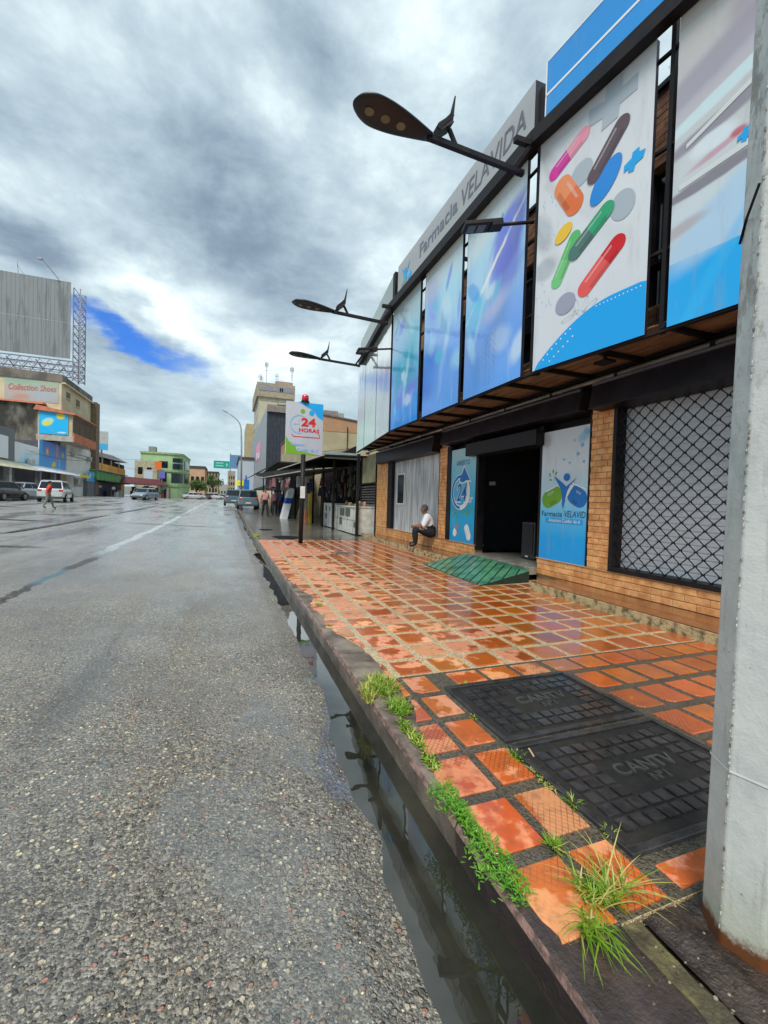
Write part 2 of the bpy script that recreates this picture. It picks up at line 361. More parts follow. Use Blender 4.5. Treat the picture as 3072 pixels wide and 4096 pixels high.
def road_material():
    m, t, b = principled('wet_asphalt'); p = t.pos(); px, py, pz = t.xyz(p)[:3]
    wob = t.vm('ADD', p, t.vm('SCALE', t.noise(p, 18, 3, color=True), sc=.018))
    v = t.voro(wob, 46); v2 = t.voro(wob, 120)
    rndc = t.xyz(v.outputs['Color'])[0]
    stone = t.ramp(t.xyz(v.outputs['Color'])[1], [(0, (.05, .042, .032)), (.18, (.18, .155, .12)), (.34, (.31, .27, .21)), (.50, (.13, .095, .06)), (.62, (.42, .37, .28)), (.76, (.26, .17, .11)), (.84, (.58, .52, .38)), (.91, (.34, .15, .11)), (.96, (.70, .60, .36))], 'CONSTANT')
    fine = t.ramp(t.xyz(v2.outputs['Color'])[0], [(0, (.045, .042, .036)), (.6, (.14, .13, .112)), (1, (.32, .30, .26))])
    big = t.noise(p, .55, 4, .6); med = t.noise(t.vm('MULTIPLY', p, (1, .35, 1)), 1.1, 5, .6)
    exposed = t.ss(t.m('ADD', rndc, t.m('MULTIPLY', t.m('SUBTRACT', med, .5), 1.2)), .34, .44)
    near = t.ss(v.outputs['Distance'], .30, .52, 1.0, 0.0)
    c = t.mix(t.m('MULTIPLY', exposed, near), fine, stone)
    c = t.mix(t.m('MULTIPLY', t.ss(big, .42, .62), .35), c, (.24, .235, .225, 1))
    # dark wet seams and patches running along the street
    tar = t.m('MULTIPLY', t.ss(t.noise(t.vm('MULTIPLY', p, (1, .12, 1)), .8, 4, .6), .60, .68), .5)
    c = t.mix(tar, c, (.03, .03, .033, 1))
    # pale worn stripe
    ln = t.m('ABSOLUTE', t.m('ADD', px, t.m('ADD', 2.70, t.m('MULTIPLY', t.m('SUBTRACT', t.noise(p, .6, 3), .5), .25))))
    lm = t.m('MULTIPLY', t.m('MULTIPLY', t.ss(ln, .07, .15, 1, 0), t.ss(py, 10.6, 11.6)), t.ss(t.noise(p, 5, 4, .7), .35, .55, .3, .95))
    c = t.mix(lm, c, (.50, .50, .49, 1))
    sx_ = t.m('ABSOLUTE', t.m('ADD', t.m('ADD', px, 2.62), t.m('MULTIPLY', t.m('SUBTRACT', t.noise(p, 3.2, 5, .65), .5), .34)))
    wdt = t.m('ADD', t.ss(py, 4.2, 7.2, .36, .07), t.ss(py, 8.8, 9.4, 0.0, .07))
    sm = t.m('MULTIPLY', t.ss(t.m('DIVIDE', sx_, wdt), .55, 1.0, 1.0, 0.0), t.m('MULTIPLY', t.ss(py, 3.4, 4.4), t.ss(py, 10.3, 10.9, 1.0, 0.0)))
    sm = t.m('MULTIPLY', sm, t.ss(t.noise(p, 14, 4, .7), .30, .55, .45, 1.0))
    oil = t.m('MULTIPLY', t.ss(py, 7.3, 7.8), t.ss(py, 8.7, 9.1, 1.0, 0.0))
    sc_ = t.mix(oil, (.030, .020, .014, 1), (.05, .15, .19, 1))
    wet = t.ss(t.noise(t.vm('MULTIPLY', p, (1, .22, 1)), .9, 5, .62), .40, .60)
    edge = t.m('MULTIPLY', t.ss(px, -.5, .45), .7)
    wet2 = t.m('MAXIMUM', wet, edge)
    fn = t.m('ADD', t.noise(t.vm('MULTIPLY', p, (1, .55, 1)), 1.7, 5, .6), t.m('SUBTRACT', t.ss(px, -1.1, .45, 0.0, .15), t.ss(py, 2.0, 5.0, 0.0, .2)))
    film = t.m('MULTIPLY', t.ss(fn, .585, .64), t.ss(v.outputs['Distance'], .10, .26, .25, 1.0))
    c = t.mix(t.m('MULTIPLY', film, .35), c, (.06, .06, .055, 1))
    tone = t.noise(p, .9, 4, .6)
    c = t.mix(1.0, c, t.ramp(tone, [(.3, (.74, .71, .66)), (.7, (1.38, 1.33, 1.22))]), 'MULTIPLY')
    c = t.mix(t.ss(py, 3.2, 13.0, 0.0, .55), c, (.29, .295, .30, 1))  # stones fade with distance into a pale sky sheen painted into the base colour
    c = t.mix(t.m('MULTIPLY', lm, .45), c, (.56, .66, .65, 1)); c = t.mix(sm, c, sc_)
    t.put(b.inputs['Base Color'], c)
    b.inputs['Coat IOR'].default_value = 1.9
    t.put(b.inputs['Roughness'], t.m('SUBTRACT', .60, t.m('MULTIPLY', wet2, .22)))
    t.put(b.inputs['Coat Weight'], t.m('MULTIPLY', t.m('SUBTRACT', 1.0, t.m('MULTIPLY', sm, .75)), t.m('MAXIMUM', t.m('ADD', t.m('MULTIPLY', wet2, .62), t.ss(py, 2.2, 7.0, .06, .5)), film)))
    t.put(b.inputs['Coat Roughness'], t.m('SUBTRACT', t.m('SUBTRACT', .32, t.m('MULTIPLY', wet2, .18)), t.m('MULTIPLY', film, .12), clamp=True))
    far = t.ss(py, 2.0, 26.0, 1.0, .10)
    hgt = t.m('ADD', t.m('MULTIPLY', t.m('MULTIPLY', near, exposed), .9), t.m('MULTIPLY', t.noise(p, 120, 3, .6), .5))
    hgt = t.m('ADD', hgt, t.m('MULTIPLY', t.ss(v2.outputs['Distance'], .1, .6, 1, 0), .35))
    bn = t.node('ShaderNodeBump'); bn.inputs['Distance'].default_value = .009; t.put(bn.inputs['Strength'], t.m('MULTIPLY', far, .95)); t.put(bn.inputs['Height'], hgt)
    t.put(b.inputs['Normal'], bn.outputs[0])
    b2 = t.node('ShaderNodeBump'); b2.inputs['Distance'].default_value = .008
    t.put(b2.inputs['Strength'], t.m('MULTIPLY', far, t.m('MULTIPLY', t.m('SUBTRACT', .62, t.m('MULTIPLY', wet2, .22)), t.m('SUBTRACT', 1.0, t.m('MULTIPLY', film, .9))))); t.put(b2.inputs['Height'], hgt)
    t.put(b.inputs['Coat Normal'], b2.outputs[0])
    return m
M_ROAD = road_material()
def sheet(name, xs, ys, zf, m, **kw):
    X, Y = len(xs), len(ys); mb = MB(); mb.v = [(x, y, zf(x, y)) for y in ys for x in xs]
    for j in range(Y-1):
        for i in range(X-1): k = j*X+i; mb.f.append((k, k+1, k+1+X, k+X)); mb.m.append(0)
    return mb.build(name, m, smooth=True, **kw)
from mathutils import noise as mn
def vn(x, y, s, k=0): return mn.noise(Vector((x*s, y*s, k)))
xs = [-500, -250, -120, -60, -35, -25, -20, -17, -15.5, -14, -12.5, -11, -9, -7.5, -6, -5, -4, -3.3, -2.7, -2.2, -1.8, -1.4, -1.1, -.8, -.6, -.4, -.25, -.1]+[round(0+i*.03, 3) for i in range(31)]+[.92, 1.0, 3, 6, 12, 30, 80, 200, 500]
ys = [-60, -20, -6, -2, -.5, 0, .3]+[.45+i*.045 for i in range(90)]+[4.6+i*.1 for i in range(60)]+[10.7+i*.3 for i in range(32)]+[20.5+i*1.5 for i in range(30)]+[66, 72, 80, 95, 120, 160, 220, 300, 400, 700, 1200]
def road_z(x, y):
    z = ground_z(x-(.015+.115*min(1, max(0, (y-1)/2.2))*(1 if x > .2 else max(0, (x+.6)/.8))), y)
    if x > .9: return z-.02
    if -6 < x <= .9 and y < 25:
        z += .012*vn(x, y*.6, 1.3)+.006*vn(x, y, 5, 3)+(.0025*vn(x, y, 17, 5) if x > -.5 else 0)
        if x > -.2: z += .010*vn(x*.7, y, 2.6, 9)
    return z
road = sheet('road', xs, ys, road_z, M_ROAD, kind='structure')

def water_mat():
    m, t, b = principled('puddle_water'); p = t.pos()
    t.put(b.inputs['Base Color'], t.ramp(t.noise(p, 2.2, 4), [(.3, (.009, .010, .008)), (.7, (.038, .036, .026))]))
    b.inputs['Roughness'].default_value = .015; b.inputs['IOR'].default_value = 1.40; b.inputs['Coat Weight'].default_value = 1.0; b.inputs['Coat IOR'].default_value = 1.5; b.inputs['Coat Roughness'].default_value = .01
    bn = t.node('ShaderNodeBump'); bn.inputs['Strength'].default_value = .10; bn.inputs['Distance'].default_value = .004
    t.put(bn.inputs['Height'], t.noise(t.vm('MULTIPLY', p, (1, .5, 1)), 9, 2)); t.put(b.inputs['Normal'], bn.outputs[0]); t.put(b.inputs['Coat Normal'], bn.outputs[0])
    return m
M_WATER = water_mat()
wys = [-1, .2]+[.4+i*.2 for i in range(100)]+[22+i*2 for i in range(30)]
sheet('gutter_water', [.2, .5, .7, .9, .915], wys, lambda x, y: gy(y)-.154-(.02 if y > 12 else 0), M_WATER, kind='structure')

# loose aggregate standing proud of the near asphalt
def pebbles():
    V = []; Fc = []; Mi = []; rnd = random.Random(3)
    base = [(1, 0, 0), (0, 1, 0), (-1, 0, 0), (0, -1, 0), (0, 0, .8), (.7, .7, .35), (-.7, .7, .35), (-.7, -.7, .35), (.7, -.7, .35)]
    fs = [(4, 5, 1), (4, 1, 6), (4, 6, 2), (4, 2, 7), (4, 7, 3), (4, 3, 8), (4, 8, 0), (4, 0, 5), (5, 0, 1), (6, 1, 2), (7, 2, 3), (8, 3, 0)]
    n = 0
    while n < 17000:
        y = .55+(rnd.random()**1.9)*5.2; x = .62-rnd.random()*(1.0+y*1.05)
        if vn(x, y, 1.4, 2)+rnd.random()*.55 < .05: continue
        s = rnd.uniform(.0026, .0062)*(1.0 if rnd.random() > .05 else rnd.uniform(1.3, 2.0)); a = rnd.random()*6.28; e = rnd.uniform(.6, 1)
        z = road_z(x, y)-.001; k = len(V)
        for bx, by, bz in base:
            X = bx*s*e; Y = by*s; j = rnd.uniform(.8, 1.15)
            V.append((x+(X*math.cos(a)-Y*math.sin(a))*j, y+(X*math.sin(a)+Y*math.cos(a))*j, z+bz*s*.75))
        q = rnd.choices([0, 1, 2, 3, 4], [6, 6, 2.5, 2.5, .8])[0]
        for f in fs: Fc.append(tuple(k+i for i in f)); Mi.append(q)
        n += 1
    mb = MB(); mb.v = V; mb.f = Fc; mb.m = Mi
    cs = [(.13, .118, .10), (.24, .22, .19), (.32, .18, .12), (.46, .43, .36), (.75, .64, .40)]
    mb.build('road_pebbles', [mat('pebble%d' % i, c, .22, vs=40, coat=.4) for i, c in enumerate(cs)], kind='stuff', smooth=True)
pebbles()

# dark standing wet seams on the carriageway
M_SEAM = mat('wet_tar', (.035, .026, .022), .30, col2=(.09, .08, .07), vs=9, coat=.2, bump=.6)
M_OIL = mat('oily_film', (.05, .12, .17), .08, col2=(.06, .14, .10), vs=6, coat=1)
def seam(pts, wd, m, name='wet_seam', jag=.16):
    mb = MB(); L = []; R = []
    segs = []
    for i in range(len(pts)-1):
        p, q = Vector(pts[i]), Vector(pts[i+1]); n = max(2, int((q-p).length/.06))
        for k in range(n): segs.append(p.lerp(q, k/n))
    segs.append(Vector(pts[-1])); N = len(segs)
    for i, p in enumerate(segs):
        d = (segs[min(i+1, N-1)]-segs[max(0, i-1)]).normalized(); nrm = Vector((-d.y, d.x)); ta = min(1, 4*i/N, 4*(N-1-i)/N)
        a = wd*.5*ta*(1+jag*2*vn(p.x, p.y, 2.5, 1)); b_ = wd*.5*ta*(1+jag*2*vn(p.x, p.y, 2.5, 8))
        for lst, q in ((L, p+nrm*a), (R, p-nrm*b_)): lst.append((q.x, q.y, road_z(q.x, q.y)+.013+.01*(q.x < -2)))
    mb.add(L+R, [(i, i+1, N+i+1, N+i) for i in range(N-1)])
    return mb.build(name, m, kind='structure')
seam([(-6.4, 12.9), (-4.95, 12.36), (-3.85, 12.1)], .16, M_SEAM); seam([(-7.5, 13.5), (-6.2, 16), (-6.2, 21), (-6.1, 28)], .2, M_SEAM)
seam([(-9.5, 21.9), (-6.8, 21.6)], .3, M_SEAM); seam([(-4.7, 22.0), (.2, 20.6)], .16, M_SEAM); seam([(-6.1, 28), (-5.9, 44)], .25, M_SEAM)
seam([(-16, 31), (-11, 32)], .4, M_SEAM); seam([(-9, 26), (-7, 26.2)], .3, M_SEAM)

# ------------------------------------------------------------------ sidewalk
def pebble_mortar(name, a, b_, c_, scale=115, dark=0):
    m, t, b = principled(name); p = t.pos(); v = t.voro(p, scale)
    c = t.ramp(t.xyz(v.outputs['Color'])[0], [(0, a), (.35, b_), (.7, c_), (1, (.80, .70, .50) if not dark else c_)])
    c = t.mix(t.m('MULTIPLY', t.ss(v.outputs['Distance'], .45, .75), .6), c, (.14, .10, .06, 1))
    c = t.mix(t.m('MULTIPLY', t.ss(t.noise(p, 3, 4, .6), .5, .66), .4), c, tuple(q*.55 for q in a)+(1,))
    t.put(b.inputs['Base Color'], c); b.inputs['Roughness'].default_value = .42; b.inputs['Coat Weight'].default_value = .35; b.inputs['Coat Roughness'].default_value = .15
    bn = t.node('ShaderNodeBump'); bn.inputs['Strength'].default_value = .8; bn.inputs['Distance'].default_value = .005
    t.put(bn.inputs['Height'], t.ss(v.outputs['Distance'], 0, .6, 1, 0)); t.put(b.inputs['Normal'], bn.outputs[0]); MATS[name] = m; return m
M_MORT = pebble_mortar('pebble_mortar', (.36, .25, .12), (.54, .40, .21), (.68, .54, .33))
M_MORTD = pebble_mortar('dark_mortar', (.035, .032, .024), (.05, .045, .032), (.10, .09, .062), 90, 1)
M_CONC = mat('wet_concrete', (.17, .165, .14), .30, col2=(.10, .095, .08), vs=1.2, bump=.25, bs=60, coat=.5)
M_KERB = mat('kerb_concrete', (.24, .19, .145), .6, col2=(.07, .048, .036), vs=3.2, bump=.7, bs=70, coat=.25)
M_KERBW = mat('kerb_soaked', (.075, .050, .040), .5, col2=(.030, .020, .018), vs=4, bump=.8, bs=60, coat=.3)
M_KERBR = mat('kerb_worn_edge', (.30, .18, .15), .6, col2=(.09, .06, .05), vs=22, bump=.6, bs=90)
M_SOIL = mat('wet_soil', (.034, .026, .013), .55, col2=(.012, .010, .006), vs=8, bump=1.0, bs=45, coat=.2)

side = MB(); side.box(1.19, 5.6, .96, 13.82, -.24, -.008, 0)
sidewalk = side.build('sidewalk', [M_MORT], kind='structure')
MB().box(1.191, 5.3, .963, 2.905, -.05, -.0065).build('dark_mortar_bed', M_MORTD, sidewalk, local=True)
# concrete pavement further on
xs2 = [.99, 1.5, 2.5, 3.5, 4.6, 6, 9]; ys2 = [13.821]+[15+i*1.25 for i in range(60)]+[100, 130, 170, 260]
sheet('pavement', xs2, ys2, lambda x, y: gy(y)+.001*vn(x, y, 1), M_CONC, kind='structure')
MB().box(5.6, 30, -6, 60, -.3, -.02).build('ground', M_CONC, kind='structure')

def jag_x(y):
    pts = [(-1, .96), (.95, .975), (1.1, .945), (1.26, .956), (1.55, .95), (1.8, .965), (2.03, 1.0), (2.3, 1.10), (2.49, 1.15), (2.95, 1.15), (3.2, 1.185), (3.6, 1.16), (3.95, 1.08), (4.2, .99), (4.42, .975), (4.69, 1.067), (5.04, .97), (5.3, 1.0), (5.6, 1.12), (5.85, 1.10), (6.08, 1.03), (6.8, .96), (7.48, .925), (9, .92), (11.7, .92), (14, .92)]
    for (a, b), (c, d) in zip(pts, pts[1:]):
        if a <= y <= c: return b+(d-b)*(y-a)/(c-a)+.012*vn(y, 0, 6)+(.022*vn(y, 3, 16)+.012*vn(y, 5, 41) if y > 2.9 else .006*vn(y, 3, 20))
    return .95
ysj = [.96+i*.04 for i in range(49)]
MB().prism([(jag_x(y)+.012*vn(y, 9, 15), y) for y in ysj]+[(1.19, ysj[-1]), (1.19, .96)], -.05, -.0065).build('dark_mortar_edge', M_MORTD, sidewalk, local=True)
ysj = [2.9+i*.06 for i in range(182)]
MB().prism([(jag_x(y)-.006+.014*vn(y, 9, 15), y) for y in ysj]+[(1.19, ysj[-1]), (1.19, 2.9)], -.05, -.008).build('mortar_edge', M_MORT, sidewalk, local=True)
# kerb: separate concrete lengths, worn top arris
kerb_root = empty('kerb', (0, 0, 0), None, None); kerb_root['kind'] = 'structure'
yk = -1.5; rk = random.Random(4)
while yk < 60:
    L = 1.0 if yk < 14 else 3.0; y0, y1 = yk+.004, yk+L-.004; n = 14 if yk < 10 else 5
    mb = MB(); prof = []
    for i in range(n+1):
        y = y0+(y1-y0)*i/n; g = gy(y); e = .003*vn(y, 3, 4)+.002*vn(y, 7, 13); xi = 1.19 if y < 14 else 1.0
        e2 = .004*vn(y, 5, 3)
        prof.append([(.925+e, y, g-.30), (.915+e, y, g-.16), (.902+e, y, g-.035+e2), (.912+e, y, g-.008+e2), (.93+e, y, g-.004+e2*.3), (xi, y, g-.016), (xi, y, g-.30)])
    k = len(prof[0])
    vs = [v for r in prof for v in r]; fs = []; ms = []
    for i in range(n):
        for j in range(k): fs.append((i*k+j, i*k+(j+1) % k, (i+1)*k+(j+1) % k, (i+1)*k+j)); ms.append(1 if j == 2 else 0)
    fs.append(tuple(range(k-1, -1, -1))); fs.append(tuple(range(n*k, n*k+k))); ms += [0, 0]
    mb.v = vs; mb.f = [tuple(reversed(f)) for f in fs]; mb.m = ms
    mb.build('kerb_stone', [M_KERBW if yk < 1.4 else M_KERB, M_KERBR], kerb_root, local=True); yk += L

# terracotta tiles
def tile_mat(name, dry, wetc, groove):
    m, t, b = principled(name); p = t.pos(); oi = t.node('ShaderNodeObjectInfo').outputs['Random']
    px, py, pz = t.xyz(p)[:3]
    n = t.noise(p, 4.6, 4, .58); nb = t.noise(p, .45, 2, .5)
    f = t.m('ADD', t.m('ADD', t.m('MULTIPLY', n, .7), t.m('MULTIPLY', nb, .5)), t.m('MULTIPLY', oi, .16))
    f = t.m('ADD', f, t.ss(px, 1.4, 3.6, 0.0, .24))
    f = t.m('ADD', f, t.ss(py, 3.0, 10.0, 0.0, -.05))
    wet = t.ss(f, .63, .695)
    cd = t.mix(t.m('MULTIPLY', t.noise(p, 9, 5, .7), .7), dry, tuple(c*.62 for c in dry)+(1,))
    cw = t.mix(t.noise(p, 6, 4, .6), wetc, tuple(c*.62 for c in wetc)+(1,))
    c = t.mix(wet, cd, cw)
    c = t.mix(t.m('MULTIPLY', t.ss(t.noise(p, 30, 4, .7), .60, .70), .6), c, (.05, .03, .018, 1))
    c = t.mix(t.m('MULTIPLY', t.ss(t.noise(p, 11, 6, .72), .50, .68), .45), c, (.16, .075, .035, 1))
    ck = t.m('ABSOLUTE', t.m('SUBTRACT', t.noise(p, 3.1, 6, .7), .5)); c = t.mix(t.m('MULTIPLY', t.ss(ck, .006, .0, 0, 1), .0), c, (.05, .03, .02, 1))
    hsv = t.node('ShaderNodeHueSaturation'); t.put(hsv.inputs['Color'], c)
    t.put(hsv.inputs['Value'], t.m('ADD', t.m('MULTIPLY', oi, .42), .80)); t.put(hsv.inputs['Hue'], t.m('ADD', t.m('MULTIPLY', t.m('FRACT', t.m('MULTIPLY', oi, 9.3)), .018), .491))
    t.put(b.inputs['Base Color'], hsv.outputs[0])
    t.put(b.inputs['Roughness'], t.m('SUBTRACT', .50, t.m('MULTIPLY', wet, .22)))
    t.put(b.inputs['Coat Weight'], t.m('ADD', .25, t.m('MULTIPLY', wet, .55))); t.put(b.inputs['Coat Roughness'], t.m('SUBTRACT', .28, t.m('MULTIPLY', wet, .19)))
    h = t.m('MULTIPLY', t.noise(p, 55, 4, .6), .25)
    if groove:
        a = t.m('ADD', t.m('MULTIPLY', px, groove), t.m('MULTIPLY', py, groove*.85)); c_ = t.m('SUBTRACT', t.m('MULTIPLY', px, groove), t.m('MULTIPLY', py, groove*.85))
        g1 = t.m('ABSOLUTE', t.m('SUBTRACT', t.m('FRACT', a), .5)); g2 = t.m('ABSOLUTE', t.m('SUBTRACT', t.m('FRACT', c_), .5))
        gm = t.ss(t.m('MINIMUM', g1, g2), .03, .10)
        gm2 = t.m('MULTIPLY', t.m('SUBTRACT', 1.0, gm), t.ss(t.noise(p, 2.3, 2), .40, .52))
        h = t.m('SUBTRACT', h, gm2)
        c2 = t.mix(t.m('MULTIPLY', gm2, .6), hsv.outputs[0], (.10, .03, .008, 1)); t.put(b.inputs['Base Color'], c2)
    bn = t.node('ShaderNodeBump'); bn.inputs['Strength'].default_value = .7; bn.inputs['Distance'].default_value = .0028; t.put(bn.inputs['Height'], h); t.put(b.inputs['Normal'], bn.outputs[0])
    b3 = t.node('ShaderNodeBump'); b3.inputs['Strength'].default_value = .25; b3.inputs['Distance'].default_value = .0025; t.put(b3.inputs['Height'], h); t.put(b.inputs['Coat Normal'], b3.outputs[0])
    MATS[name] = m; return m
M_TILE = tile_mat('terracotta_tile', (.76, .33, .165, 1), (.46, .115, .013, 1), 0)
M_TILEG = tile_mat('terracotta_grooved', (.78, .31, .13, 1), (.62, .135, .013, 1), 33)
M_TILES = tile_mat('terracotta_salmon', (.78, .30, .17, 1), (.60, .15, .03, 1), 0)
TX, TY = [], []
tiles = []   # (x0,x1,y0,y1,matindex)
rt = random.Random(11)
def addtile(x0, x1, y0, y1, mi): tiles.append([x0, x1, y0, y1, mi])
# zone round the covers
for k in range(-1, 5):
    y0 = 1.306+.327*k
    addtile(.955, 1.186, y0-.01, y0+.252, 1 if k < 3 else 2)
    if k < 4 or True: addtile(1.234, 1.418, y0, y0+.252, 1 if k < 2 else 2)
    for c in range(9):
        xx = 2.572+.277*c
        if k == 4: continue
        addtile(xx, xx+.215, y0+.04, y0+.292, 1)
addtile(.99, 1.186, 2.614, 2.86, 2)
for i, xx in enumerate([1.593, 1.885, 2.18]): addtile(xx, xx+.25, 2.672, 2.862, 1)
for c in range(8): addtile(2.50+.29*c, 2.50+.29*c+.24, 2.655, 2.862, 0 if c < 1 else 1)
addtile(1.50, 1.80, .985, 1.085, 2); addtile(1.86, 2.1, .985, 1.085, 1); addtile(2.15, 2.4, .985, 1.085, 1)
# main field
for r in range(33):
    y0 = 2.93+.33*r
    for c in range(-1, 11):
        x0 = 1.252+.33*c
        if x0 > 4.62: continue
        addtile(x0, min(x0+.262, 4.72), y0, y0+.252, 0)
tl = []
for x0, x1, y0, y1, mi in tiles:
    if y0 > 5.83 and y1 < 8.1 and x0 > 3.95: continue
    if 1.42 < x0 < 2.5 and 1.12 < y0 < 2.62: continue
    jy = [jag_x(y0), jag_x((y0+y1)/2), jag_x(y1)]
    if min(jy) > x1-.03: continue
    poly = [(x0, y0), (x1, y0), (x1, y1), (x0, y1)]
    cut = max(jy) > x0+.004
    if cut:
        n = 10; poly = [(x1, y0), (x1, y1)]+[(max(x0, jag_x(y1+(y0-y1)*i/n)+.01*rt.uniform(-1, 1)), y1+(y0-y1)*i/n) for i in range(n+1)]
    elif rt.random() < .26:   # a chipped corner
        q = rt.uniform(.02, .05); poly = [(x0+q, y0), (x1, y0), (x1, y1), (x0, y1), (x0, y0+q*.8)]
    tl.append((x0*x0+y0*y0, poly, mi, cut or len(poly) > 4, x0, y0))
tl.sort(key=lambda q: q[0])
def tile_mb(poly, mb=None, tilt=True):
    mb = mb or MB(); cxm = sum(p[0] for p in poly)/len(poly); cym = sum(p[1] for p in poly)/len(poly)
    n = len(poly); ta, tb = (rt.uniform(-.005, .005), rt.uniform(-.005, .005)) if tilt else (0, 0); dz = rt.uniform(-.002, .003)
    def q(p, z, ins): x, y = p; dx, dy = cxm-x, cym-y; l = math.hypot(dx, dy) or 1; x += dx/l*ins; y += dy/l*ins; return (x, y, z+(x-cxm)*ta+(y-cym)*tb)
    vs = [q(p, -.02, 0) for p in poly]+[q(p, -.004+dz, 0) for p in poly]+[q(p, .001+dz, .006) for p in poly]
    a = sum(poly[i][0]*poly[(i+1) % n][1]-poly[(i+1) % n][0]*poly[i][1] for i in range(n))
    fs = [(i, (i+1) % n, (i+1) % n+n, i+n) for i in range(n)]+[(i+n, (i+1) % n+n, (i+1) % n+2*n, i+2*n) for i in range(n)]+[tuple(range(2*n, 3*n))]
    if a < 0: fs = [tuple(reversed(f)) for f in fs]
    mb.add(vs, fs); return mb
TM = [M_TILE, M_TILEG, M_TILES]
shared = {}
rest = MB()
for i, (d, poly, mi, uniq, x0, y0) in enumerate(tl):
    if i < 298:
        if uniq: tile_mb(poly).build('tile', TM[mi], sidewalk, local=True)
        else:
            wdt = round(poly[1][0]-poly[0][0], 3); hgt = round(poly[2][1]-poly[1][1], 3); key = (wdt, hgt, mi, rt.randrange(3))
            if key not in shared: shared[key] = tile_mb([(0, 0), (wdt, 0), (wdt, hgt), (0, hgt)]).mesh('tile', TM[mi])
            inst(shared[key], 'tile', sidewalk, (x0, y0, rt.uniform(-.001, .001)))
    else: tile_mb(poly, rest)
rest.build('distant_tile', M_TILE, sidewalk, local=True, kind='stuff')

# earth strip in front of the sidewalk, round the foot of the pole
sheet('earth', [.95+i*.03 for i in range(60)]+[3, 4, 6], [-3, -1, 0, .3]+[.4+i*.025 for i in range(24)],
      lambda x, y: -.035+.018*vn(x, y, 6)+.008*vn(x, y, 20, 3)-(.03 if x < 1.17 else 0), M_SOIL, kind='structure')
M_MOSS = mat('mossy_concrete', (.15, .135, .055), .6, col2=(.045, .036, .02), vs=9, bump=.9, bs=60, coat=.2)
mb = MB(); prev = None
for i in range(70):
    y = .98-.03*i; a = 1.186+.012*vn(y, 1, 14); b_ = 1.262+.022*vn(y, 4, 12)
    r = [(a, y, -.10), (a, y, -.012+.004*vn(y, 2, 14)), (b_, y, -.016+.005*vn(y, 6, 11)), (b_+.01, y, -.10)]
    if prev: mb.add(prev+r, [(0, 1, 5, 4), (1, 2, 6, 5), (2, 3, 7, 6)])
    prev = r
mb.build('mossy_edging', M_MOSS, kind='structure')
M_RIDGE = mat('broken_concrete', (.055, .038, .028), .4, col2=(.016, .010, .008), vs=16, bump=1.0, bs=70, coat=.35)
ridge = sheet('broken_slab', [1.275+i*.012 for i in range(26)], [.955-i*.05 for i in range(30)], lambda x, y: -.014+.010*vn(x*9, y*3.5, 1)+.009*vn(x*22, y*12, 1, 4), M_RIDGE, kind='structure')
ridge.data.flip_normals()

rg = random.Random(31); q = MB()
for i in range(420):
    x, y = rg.uniform(1.0, 1.75), rg.uniform(.35, .975)
    if math.hypot(x-1.562, y-.806) < .13: continue
    s_ = rg.uniform(.002, .008); q.ell((x, y, -.016+rg.uniform(-.01, .006)), (s_, s_*rg.uniform(.6, 1), s_*.6), 6, 4, rg.randrange(3))
q.build('soil_grit', [mat('grit_dark', (.04, .03, .02), .7), mat('grit_brown', (.12, .085, .055), .7), mat('grit_pale', (.30, .26, .20), .7)], kind='stuff')
# ------------------------------------------------------------------ telephone manhole covers
M_CAST = mat('wet_cast_iron', (.020, .019, .020), .22, col2=(.045, .042, .040), vs=11, bump=.35, bs=80, coat=.7, rvar=.25)
M_CASTD = mat('cast_iron_dirt', (.008, .0075, .006), .75, col2=(.018, .014, .010), vs=18, bump=.8, bs=60, coat=.15)
def cover(x0, x1, y0, y1, label):
    r = empty('manhole_cover', (x0, y0, 0), label, 'manhole cover', 'manhole covers side by side in the sidewalk')
    f = MB(); f.box(x0, x1, y0, y0+.035, -.03, .012); f.box(x0, x1, y1-.035, y1, -.03, .012); f.box(x0, x0+.03, y0+.035, y1-.035, -.03, .012); f.box(x1-.03, x1, y0+.035, y1-.035, -.03, .012)
    f.build('frame', M_CAST, r, bevel=.003)
    MB().box(x0+.031, x1-.031, y0+.036, y1-.036, -.03, -.002).build('plate', M_CASTD, r)
    t_ = MB(); px = .082; nx = int((x1-x0-.1)/px); ny = int((y1-y0-.11)/px); ox = (x1-x0-nx*px)/2; oy = (y1-y0-ny*px)/2
    rr = random.Random(int(y0*100))
    for i in range(nx):
        for j in range(ny):
            cxx, cyy = x0+ox+(i+.5)*px, y0+oy+(j+.5)*px
            u, v = (cxx-x0)/(x1-x0), (cyy-y0)/(y1-y0)
            if .34 < u < .75 and .35 < v < .64: continue
            h = .0315; zt = .009+rr.uniform(-.0015, .001); ax, ay = rr.uniform(-.0015, .0015), rr.uniform(-.0015, .0015)
            t_.hexa([(cxx-h-.002, cyy-h-.002, -.003), (cxx+h+.002, cyy-h-.002, -.003), (cxx+h+.002, cyy+h+.002, -.003), (cxx-h-.002, cyy+h+.002, -.003),
                     (cxx-h, cyy-h, zt-ax-ay), (cxx+h, cyy-h, zt+ax-ay), (cxx+h, cyy+h, zt+ax+ay), (cxx-h, cyy+h, zt-ax+ay)])
    t_.build('tread_pattern', M_CAST, r)
    for body, sz, dy in (('CANTV', .118, .03), ('Nº1', .075, -.058)):
        me = text_mesh(body, sz, .018, 0, 'CENTER', .006); cx_, cy_ = x0+(x1-x0)*.545, y0+(y1-y0)*.50+dy
        for v in me.vertices: v.co = Vector((cx_+v.co.x, cy_+v.co.y, .002+v.co.z))
        me.materials.clear(); me.materials.append(mat('cast_letter', (.075, .074, .072), .45))
        o = bpy.data.objects.new('lettering', me); COL.objects.link(o); o.parent = r; o.location = -WL[r.name]
